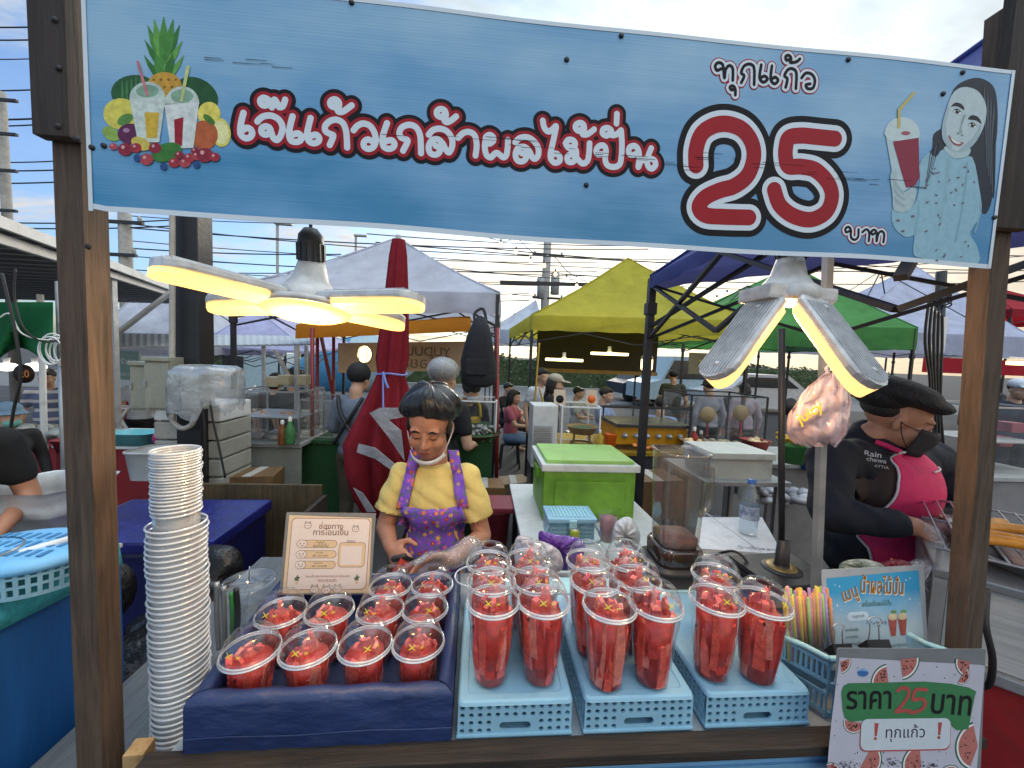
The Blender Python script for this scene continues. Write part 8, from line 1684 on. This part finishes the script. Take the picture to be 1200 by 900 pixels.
# ------------------------------------------------------------------ the woman in the pink apron
WY = 1.33
wo = thing('person', 'woman in a black beret, black mask and bright pink apron working at the grill', 'person', V(P(1020, 600, WY).x, WY, GZ))
def Wp(x, y, Y=WY): return P(x, y, Y)
hc = Wp(1050, 492, 1.36); HM2 = place(hc, .92, .34, -.05, 1.08)
b2 = MB(); head_shapes(b2, HM2); nb2 = Wp(1012, 515, 1.44); b2.cap(HM2 @ Vector((0, .035, -.08)), nb2, .056, .064); 
ch_, ws_, pl_ = Wp(1034, 570, 1.40), Wp(1024, 640, 1.41), Wp(1015, 720, 1.42)
shN, shF = Wp(972, 538, 1.34), Wp(1092, 538, 1.46); elN, elF = Wp(972, 602, 1.20), Wp(1122, 600, 1.40); wrN, wrF = Wp(1072, 617, 1.10), Wp(1112, 622, 1.24)
ROT = Euler((0, 0, .35)).to_matrix()
b2.ell(ch_, (.19, .135, .16), ROT); b2.ell(ws_, (.19, .15, .17), ROT); b2.ell(pl_, (.20, .16, .16), ROT)
b2.cap(shN, elN, .062, .050); b2.cap(elN, wrN, .050, .030); hand_shapes(b2, wrN, Wp(1098, 632, 1.06), V(.1, .7, .4), .5, 1.0); b2.cap(shF, elF, .062, .050); b2.cap(elF, wrF, .048, .030); hand_shapes(b2, wrF, Wp(1106, 632, 1.16), V(-.5, -.3, .5), .5, 1.0)
def legs(mb, pel, r, sp, dv=V(1, 0, 0)):
    for s in (-1, 1): hp = pel + dv * (s * sp) + V(0, 0, -.05); kn = V(hp.x, hp.y, GZ + .50); an = V(hp.x, hp.y + .02, GZ + .08); mb.cap(hp, kn, r, r * .72); mb.cap(kn, an, r * .72, r * .5)
legs(b2, pl_, .085, .09, ROT @ V(1, 0, 0))
for s in (-1, 1): an = pl_ + (ROT @ V(1, 0, 0)) * (s * .09); an.z = GZ + .06; b2.cap(an, an + V(.10, -.10, -.02), .04, .032)
bm2 = remesh(b2, .0065, 5); bo2 = bm2.build('body', mat('skin_warm', 'b98468', rough=.5, var=.07, scale=20, bump=.04, sub=.08), wo); bv2 = bvh(bm2)
for s in (-1, 1):
    strip(bv2, HM2, [(s * .014, .028), (s * .030, .034), (s * .050, .026)], .008).build('eyebrow', HAIR, bo2); strip(bv2, HM2, [(s * .015, .009), (s * .031, .004), (s * .047, .009)], .005).build('eyelash', HAIR, bo2)
R32 = HM2.to_3x3(); BM = mat('mask_black', (.022, .020, .022), rough=.75, bump=.15, bscale=50)
mk = MB(); rows = []
for z in (.004, -.012, -.030, -.050, -.074, -.094):
    row = []
    for k in range(17):
        q = -1.15 + 2.3 * k / 16; bulge = 1 + .17 * math.exp(-((z + .028) / .034) ** 2) * math.cos(q) ** 2; row.append(HM2 @ Vector((.074 * math.sin(q), -.012 - .098 * math.cos(q) * bulge + .03 * max(0, -.06 - z) * 10 * .3, z)))
    rows.append(row)
mk.grid(rows); mk.build('face_mask', BM, wo, solid=.003)
for zz in (-.005, -.075): MB().tube(crom([HM2 @ Vector((-.066, -.05, zz)), HM2 @ Vector((-.080, -.015, zz * .5)), HM2 @ Vector((-.086, .008, .005))], 6), .0018, 6).build('mask_loop', BM, wo)
br = MB()
for c_, r in (((0, .030, .090), (.134, .148, .036)), ((.0, -.050, .084), (.10, .060, .026)), ((0, .08, .064), (.112, .090, .050)), ((-.03, .04, .112), (.10, .11, .033))): br.ell(HM2 @ Vector(c_), r, R32)
remesh(br, .008, 5).build('beret', mat('beret_black', (.014, .014, .016), rough=.7, var=.4, scale=60, stretch=(1, 6, 1), bump=.8, bscale=26), wo)
hr = MB(); hr.ell(HM2 @ Vector((0, .045, .030)), (.080, .075, .050), R32); remesh(hr, .008, 3).build('hair', HAIR, wo)
NV = mat('black_navy_shirt', (.008, .009, .015), rough=.85, var=.25, scale=6, bump=.45, bscale=12)
s2 = MB(); s2.ell(ch_ + V(0, 0, .0), (.212, .150, .18), ROT); s2.ell(ws_, (.215, .165, .20), ROT); s2.ell(pl_ + V(0, 0, .03), (.245, .185, .16), ROT); s2.cap(shN, shF, .080, .078); s2.ell(nb2 + V(.02, -.02, -.03), (.13, .11, .06), ROT); s2.cap(nb2.lerp(HM2 @ Vector((0, .045, -.08)), .5), nb2 + V(0, 0, -.05), .070, .10)
s2.cap(shN, elN, .074, .062); s2.cap(elN, elN.lerp(wrN, .78), .062, .045); s2.cap(shF, elF, .070, .060); s2.cap(elF, elF.lerp(wrF, .7), .058, .045)
m2 = remesh(s2, .009, 5)
for i, v in enumerate(m2.v): p = Vector(v); m2.v[i] = tuple(p + V(.005 * math.sin(p.z * 58 + p.x * 30 + 2 * math.sin(p.y * 12)), -.006 * abs(math.sin(p.x * 30 + p.z * 34 + 1.5 * math.sin(p.z * 14))), .003 * math.sin(p.x * 70)))
m2.build('shirt', NV, wo); bv2s = bvh(m2)
t2 = MB(); t2.ell(ch_, (.212, .150, .18), ROT); t2.ell(ws_, (.215, .165, .20), ROT); t2.ell(pl_ + V(0, 0, .03), (.245, .185, .16), ROT); t2.ell(nb2 + V(.02, -.02, -.06), (.12, .10, .05), ROT); legs(t2, pl_, .12, .09, ROT @ V(1, 0, 0)); tv = bvh(remesh(t2, .012, 4))
tt = MB(); tt.ell(pl_, (.205, .165, .15), ROT); legs(tt, pl_, .105, .09, ROT @ V(1, 0, 0)); remesh(tt, .018, 4).build('trousers', mat('black_trousers', (.015, .015, .017), rough=.85), wo)
PK = mat('pink_apron', 'd8285f', rough=.7, var=.10, scale=9, bump=.25, bscale=18); PIP = mat('white_piping', (.62, .60, .58), rough=.7)
fd = V(math.sin(.22), -math.cos(.22), 0); fx = V(math.cos(.22), math.sin(.22), 0); ac = (ch_ + ws_) / 2; acz = Wp(1040, 524, 1.3).z
def half(v):
    z = v; return (np.interp(z, [-.75, -.30, -.18, -.06, .06, .11], [-.20, -.188, -.185, -.150, -.095, -.078]), np.interp(z, [-.75, -.30, -.18, -.06, .06, .11], [.20, .19, .19, .16, .095, .075]))
def ap_pts(v): l, r = half(v); return [l + (r - l) * i / 20 for i in range(21)]
cz = V(ac.x, ac.y, acz - .06); rows = drape(tv, cz, fx, V(0, 0, 1), fd, ap_pts, [.045 - .026 * i for i in range(31)], .020)
apo2 = MB().grid(rows).build('apron', PK, wo, solid=.003)
for e_ in (0, -1): MB().tube(crom([r[e_] + fd * .004 for r in rows], 2), .0042, 6).build('apron_piping', PIP, apo2)
MB().tube([p + fd * .004 for p in rows[0]], .0042, 6).build('apron_piping', PIP, apo2)
pk = drape(tv, cz, fx, V(0, 0, 1), fd, [.0 + .012 * i for i in range(11)], [-.02 - .0 * i for i in range(1)], .025); MB().tube([p for p in pk[0]], .0035, 6).build('pocket_trim', PIP, apo2)
pk = drape(tv, cz, fx, V(0, 0, 1), fd, [-.02 + .018 * i for i in range(11)], [-.25], .025); MB().tube([p for p in pk[0]], .0035, 6).build('waist_trim', PIP, apo2)
for s, e_ in ((-1, 0), (1, -1)):
    a = rows[0][e_]; h_ = [bv2s.ray_cast(a.lerp(nb2 + fx * s * .07, f_) + fd * .8 + V(0, 0, .01), -fd)[0] or a for f_ in (.25, .5, .75, .95)]; MB().tube(crom([a] + [p + fd * .006 for p in h_], 6), .011, 8).build('neck_strap', PK, apo2)
bp_ = drape(tv, cz, fx, V(0, 0, 1), fd, lambda v: [half(v)[0] - .0 - .12 * i / 8 * math.sin(PI * min(1, max(.15, (.07 - v) / .26))) for i in range(9)], [.045 - .024 * i for i in range(10)], .018); MB().grid(bp_).build('brown_side_panel', mat('brown_panel', '33201a', rough=.75), wo, solid=.002)
mb = MB()
for word, x, y, w in (('Rain', 1023, 532, .045), ('chawa', 1027, 539, .052), ('ATTIA', 1033, 547, .038)):
    dr_ = (P(x, y, 1) - EYE).normalized(); p = bv2s.ray_cast(EYE, dr_); c_ = (p[0] if p[0] is not None else P(x, y, 1.22)) - dr_ * .030; nrm = (EYE - c_).normalized(); text_on(mb, word, c_ + nrm * .010, V(nrm.y * -1, nrm.x, 0).normalized(), V(0, 0, 1), width=w, offset=.01)
mb.build('lettering', PIP, wo)
gl3 = MB(); hand_shapes(gl3, wrN + (wrN - elN).normalized() * .01, Wp(1098, 632, 1.06), V(.1, .7, .4), .45, 1.2); remesh(gl3, .009, 3).build('plastic_glove', clear('glove_film'), wo)

# ------------------------------------------------------------------ people further back
def figure(label, x, y, Y, crown_dz=0.0, face=0.0, pose='stand', shirt='444444', pants='22242a', skin=SKIN2, sleeve=.45, hair='short', hat=None, arms='down', apron=None, mask=None, stripes=False, bow=.12, s=None, extra=None):
    """A person whose crown shows at pixel (x, y) at distance Y; FACE = 0 looks at the viewer, PI away."""
    top = P(x, y, Y); H = top.z - GZ; hgt = s if s else (H if pose == 'stand' else 1.62); k = hgt / 1.65
    dz = (top.z - 1.65 * k) if pose == 'sit' else GZ
    R = Matrix.Rotation(face, 4, 'Z') @ Matrix.Scale(k, 4); R.translation = V(top.x, top.y, dz if pose == 'sit' else GZ); T = lambda a: R @ Vector(a)
    t = thing('person', label, 'person', V(top.x, top.y, GZ)); vx = .017
    M = R @ place((0, -.03 - bow * .12, 1.535 - bow * .02), 0, bow)
    if pose == 'sit': hips = [(s_ * .09, .0, .90) for s_ in (-1, 1)]; knees = [(s_ * .11, -.42, .88) for s_ in (-1, 1)]; ank = [(s_ * .11, -.40, max(.08, (GZ - dz) / k + .08)) for s_ in (-1, 1)]
    else: hips = [(s_ * .09, 0, .86) for s_ in (-1, 1)]; knees = [(s_ * .095, -.02, .47) for s_ in (-1, 1)]; ank = [(s_ * .095, .02, .08) for s_ in (-1, 1)]
    el = {'down': (.24, .03, 1.10), 'work': (.23, .0, 1.10), 'table': (.22, -.14, 1.12)}[arms]; wr = {'down': (.25, -.04, .87), 'work': (.13, -.26, 1.05), 'table': (.08, -.36, 1.10)}[arms]
    b = MB(); head_shapes(b, M); b.cap(T((0, .01, 1.45)), T((0, .0, 1.36)), .055 * k, .06 * k); b.ell(T((0, 0, 1.24)), (.150 * k, .10 * k, .15 * k), R.to_3x3() * (1 / k)); b.ell(T((0, 0, 1.02)), (.135 * k, .095 * k, .15 * k), R.to_3x3() * (1 / k)); b.ell(T((0, 0, .90)), (.155 * k, .11 * k, .10 * k), R.to_3x3() * (1 / k))
    for i, s_ in enumerate((-1, 1)):
        sh, e_, w_ = T((s_ * .17, 0, 1.34)), T((s_ * el[0], el[1], el[2])), T((s_ * wr[0], wr[1], wr[2])); b.cap(sh, e_, .045 * k, .037 * k); b.cap(e_, w_, .037 * k, .025 * k); d = (w_ - e_).normalized(); hand_shapes(b, w_, w_ + d, T((-s_, -.5, 1.4)) - T((0, 0, 1.1)), .5, k)
        b.cap(T(hips[i]), T(knees[i]), .078 * k, .055 * k); b.cap(T(knees[i]), T(ank[i]), .055 * k, .036 * k); a = Vector(ank[i]); b.cap(T(a + V(0, .03, -.04)), T(a + V(0, -.13, -.05)), .034 * k, .028 * k)
    bo = remesh(b, vx * .75, 4).build('body', skin, t)
    sm = mat('cloth_' + shirt, shirt, rough=.85, var=.15, scale=6, bump=.35, bscale=12)
    if stripes:
        sm, N_, L_, b_ = _new('striped_jersey'); tc = N_.new('ShaderNodeTexCoord'); sx = N_.new('ShaderNodeSeparateXYZ'); L_.new(tc.outputs['Object'], sx.inputs[0]); mu = N_.new('ShaderNodeMath'); mu.operation = 'MULTIPLY'; mu.inputs[1].default_value = 62; L_.new(sx.outputs[2], mu.inputs[0]); si = N_.new('ShaderNodeMath'); si.operation = 'SINE'; L_.new(mu.outputs[0], si.inputs[0])
        cr = N_.new('ShaderNodeValToRGB'); cr.color_ramp.interpolation = 'CONSTANT'; cr.color_ramp.elements[0].color = lin('5f6c8c'); cr.color_ramp.elements[1].position = .5; cr.color_ramp.elements[1].color = lin('c3c6c9'); L_.new(si.outputs[0], cr.inputs[0]); L_.new(cr.outputs[0], b_.inputs['Base Color']); b_.inputs['Roughness'].default_value = .85
    c = MB(); c.ell(T((0, 0, 1.24)), (.165 * k, .115 * k, .16 * k), R.to_3x3() * (1 / k)); c.ell(T((0, 0, 1.02)), (.155 * k, .115 * k, .17 * k), R.to_3x3() * (1 / k)); c.cap(T((-.16, 0, 1.345)), T((.16, 0, 1.345)), .058 * k, .058 * k); c.ell(T((0, 0, .92)), (.165 * k, .12 * k, .09 * k), R.to_3x3() * (1 / k))
    for s_ in (-1, 1):
        sh, e_, w_ = Vector((s_ * .17, 0, 1.34)), Vector((s_ * el[0], el[1], el[2])), Vector((s_ * wr[0], wr[1], wr[2]))
        if sleeve <= .6: c.cap(T(sh), T(sh.lerp(e_, sleeve / .6 * .75)), .058 * k, .056 * k)
        else: c.cap(T(sh), T(e_), .058 * k, .050 * k); c.cap(T(e_), T(e_.lerp(w_, .85)), .050 * k, .038 * k)
    cm = remesh(c, vx * .8, 4); cm.build('shirt', sm, t); cv = bvh(cm)
    c = MB(); c.ell(T((0, 0, .88)), (.168 * k, .123 * k, .10 * k), R.to_3x3() * (1 / k))
    for i in (0, 1): c.cap(T(hips[i]), T(knees[i]), .092 * k, .068 * k); c.cap(T(knees[i]), T(Vector(knees[i]).lerp(Vector(ank[i]), .9)), .068 * k, .052 * k)
    remesh(c, vx, 3).build('trousers', mat('cloth_' + pants, pants, rough=.85, var=.15, bump=.3), t)
    R3_ = M.to_3x3(); h = MB()
    def he(c_, r): h.ell(M @ Vector(c_), tuple(q * k for q in r), R3_ * (1 / k))
    he((0, .028, .050), (.084, .098, .084)); he((0, -.045, .085), (.062, .045, .032))
    if hair == 'long': he((0, .085, -.02), (.085, .05, .13)); he((0, .10, -.16), (.075, .035, .12)); he((.075, .03, -.04), (.02, .05, .10)); he((-.075, .03, -.04), (.02, .05, .10))
    if hair == 'bob': he((0, .07, -.01), (.085, .055, .10))
    if hair != 'none': remesh(h, .012, 3).build('hair', HAIR, t)
    if hat:
        kind, col = hat; hm = mat('hat_' + col, col, rough=.8, bump=.3) if kind != 'net' else clear('hair_net', (.75, .76, .78), edge=.6, base=.10, milk=.26, wrinkle=.6, wscale=60)
        q = MB()
        if kind == 'cap': q.ell(M @ Vector((0, .015, .075)), tuple(v * k for v in (.094, .108, .072)), R3_ * (1 / k)); q.ell(M @ Vector((0, -.12, .058)), tuple(v * k for v in (.075, .085, .012)), R3_ * (1 / k))
        elif kind == 'bucket': q.ell(M @ Vector((0, .015, .085)), tuple(v * k for v in (.094, .108, .062)), R3_ * (1 / k)); q.ell(M @ Vector((0, .01, .045)), tuple(v * k for v in (.135, .15, .016)), R3_ * (1 / k))
        elif kind == 'beanie': q.ell(M @ Vector((0, .02, .060)), tuple(v * k for v in (.096, .112, .10)), R3_ * (1 / k))
        elif kind == 'net': q.ell(M @ Vector((0, .025, .062)), tuple(v * k for v in (.108, .125, .095)), R3_ * (1 / k))
        remesh(q, .012, 4).build('hat' if kind != 'net' else 'hair_net', hm, t)
    if mask: q = MB(); q.ell(M @ Vector((0, -.062, -.042)), tuple(v * k for v in (.062, .052, .048)), R3_ * (1 / k)); q.build('face_mask', mat('mask_' + mask, mask, rough=.7), t)
    if apron:
        fdv = (R.to_3x3() @ V(0, -1, 0)).normalized(); fxv = (R.to_3x3() @ V(1, 0, 0)).normalized(); rows = drape(cv, T((0, 0, 1.12)), fxv, V(0, 0, 1), fdv, lambda v: [(-.10 - .05 * (v < .06)) * k * (1 - 2 * i / 12) for i in range(13)], [(.16 - .03 * i) * k for i in range(18)], .015)
        MB().grid(rows).build('apron', mat('apron_' + apron, apron, rough=.7, bump=.3), t, solid=.003)
        for s_ in (-1, 1): MB().tube(crom([T((s_ * .09, -.125, 1.27)), T((s_ * .085, -.09, 1.40)), T((s_ * .05, .03, 1.43))], 5), .015 * k, 6).build('apron_strap', mat('apron_' + apron), t)
    if extra == 'straps':
        for s_ in (-1, 1): MB().tube(crom([T((s_ * .12, .08, 1.40)), T((s_ * .05, .135, 1.25)), T((-s_ * .12, .125, 1.0))], 6), .016 * k, 6).build('apron_strap', BLACK, t)
    if extra in ('stool', 'stool_d'):
        st_ = thing('plastic_stool', 'low plastic stool under ' + label, 'stool', V(top.x, top.y, GZ)); zs_ = T((0, 0, .80)).z
        MB().box(V(top.x, top.y, zs_ - .012), (.30, .30, .024), bev=.01).build('seat', BLACK, st_)
        for a_ in (-1, 1):
            for b_ in (-1, 1): MB().beam(V(top.x + a_ * .12, top.y + b_ * .12, zs_ - .02), V(top.x + a_ * .15, top.y + b_ * .15, GZ), .03, .03, V(0, 1, 0)).build('leg', BLACK, st_)
        st_['label'] = next(ST_L); st_['group'] = 'stools of the seated customers'
    return t
extra_label = {}
ST_L = iter(['dark stool under the long haired woman in pink', 'dark stool under the man beyond the woman in pink', 'dark stool under the young man in light blue', 'dark stool under the person in a grey top', 'dark stool under the person in lavender'])
figure('man in a white and blue striped shirt standing behind the left timber post', 56, 433, 4.7, face=.5, stripes=True, shirt='8f98a8', pants='2a2d38', sleeve=.5)
figure('person in a pale blue bucket hat and teal mask at the left border', 6, 474, 3.0, face=1.2, shirt='2b2b2e', hat=('bucket', '6f8aa0'), mask='6fb0a4', sleeve=.9)
figure('person in black with a bare forearm cut off by the left border', -95, 425, 1.5, face=.9, shirt='101113', pants='17181b', arms='work', skin=SKIN)
figure('man in grey shirt, black beanie and crossed straps, from behind', 418, 430, 3.3, face=PI - .3, shirt='6c7686', pants='4a4438', hat=('beanie', '17171a'), hair='none', arms='work', sleeve=.9, extra='straps')
figure('worker in a pale hair net and black shirt seen from behind the girl', 517, 425, 2.7, face=PI - .5, shirt='14151a', hat=('net', 'ffffff'), arms='work')
figure('worker in a yellow apron, cap and lowered mask behind the girl', 549, 444, 3.6, face=.45, shirt='141518', apron='c9a21a', hat=('beanie', '2a2a2c'), mask='c9ced2', arms='work', bow=.4)
figure('long haired woman in a pink shirt seated beyond the tray of shellfish', 600, 457, 6.0, face=1.2, pose='sit', shirt='a8586a', pants='6d83a0', hair='long', arms='table', extra='stool')
figure('dark haired man in a black shirt seated beyond the pink checked shirt', 594, 449, 7.4, face=.9, pose='sit', shirt='1c1d20', arms='table', extra='stool_d')
figure('woman in a cream cap and black top with long hair under the yellow tent', 648, 440, 4.6, face=1.2, shirt='141416', hat=('cap', 'a59c88'), hair='long')
figure('dark haired woman in a white top half hidden by the yellow tent leg', 634, 432, 5.2, face=.6, shirt='b9bec6', hair='bob')
figure('young man in a light blue shirt seated under the yellow tent', 708, 454, 5.4, face=.9, pose='sit', shirt='8fa3cf', arms='table', extra='stool')
figure('person in a grey top seated farther back under the yellow tent', 676, 454, 7.0, face=1.0, pose='sit', shirt='aab2ba', arms='table', extra='stool_d')
figure('person in a lavender shirt seated behind the black tent leg', 775, 466, 5.0, face=PI - .5, pose='sit', shirt='9299c4', arms='table', extra='stool')
figure('man in a dark olive shirt standing by the black tent leg', 790, 434, 6.8, face=PI - .2, shirt='3c3b30', pants='2b2b28')
figure('woman in pale grey blouse and dark hat behind the clear case', 833, 446, 5.4, face=PI, shirt='8f8f98', hat=('bucket', '3a3f48'), sleeve=.9)
figure('woman in pale mauve blouse and bobbed hair behind the clear case', 874, 450, 5.4, face=PI - .2, shirt='a08f98', hair='bob', sleeve=.9)
figure('person in a white cap and dark blue top at the right border', 1192, 446, 4.2, face=-.4, shirt='232a3c', hat=('cap', 'c9ccd0'))
figure('person in black shirt and dark cap beside the white capped one', 1166, 462, 4.6, face=-.3, shirt='18181b', hat=('cap', '26262a'))
figure('bobbed person in black behind the left end of the display case', 322, 438, 4.6, face=PI, shirt='1a1b1f', hair='bob')
figure('bobbed person in charcoal behind the right end of the display case', 344, 432, 4.2, face=PI - .3, shirt='202126', hair='bob')
figure('person in a white shirt and dark shorts standing behind the electric boxes', 163, 432, 5.2, face=.2, shirt='b5babf', pants='15161a')
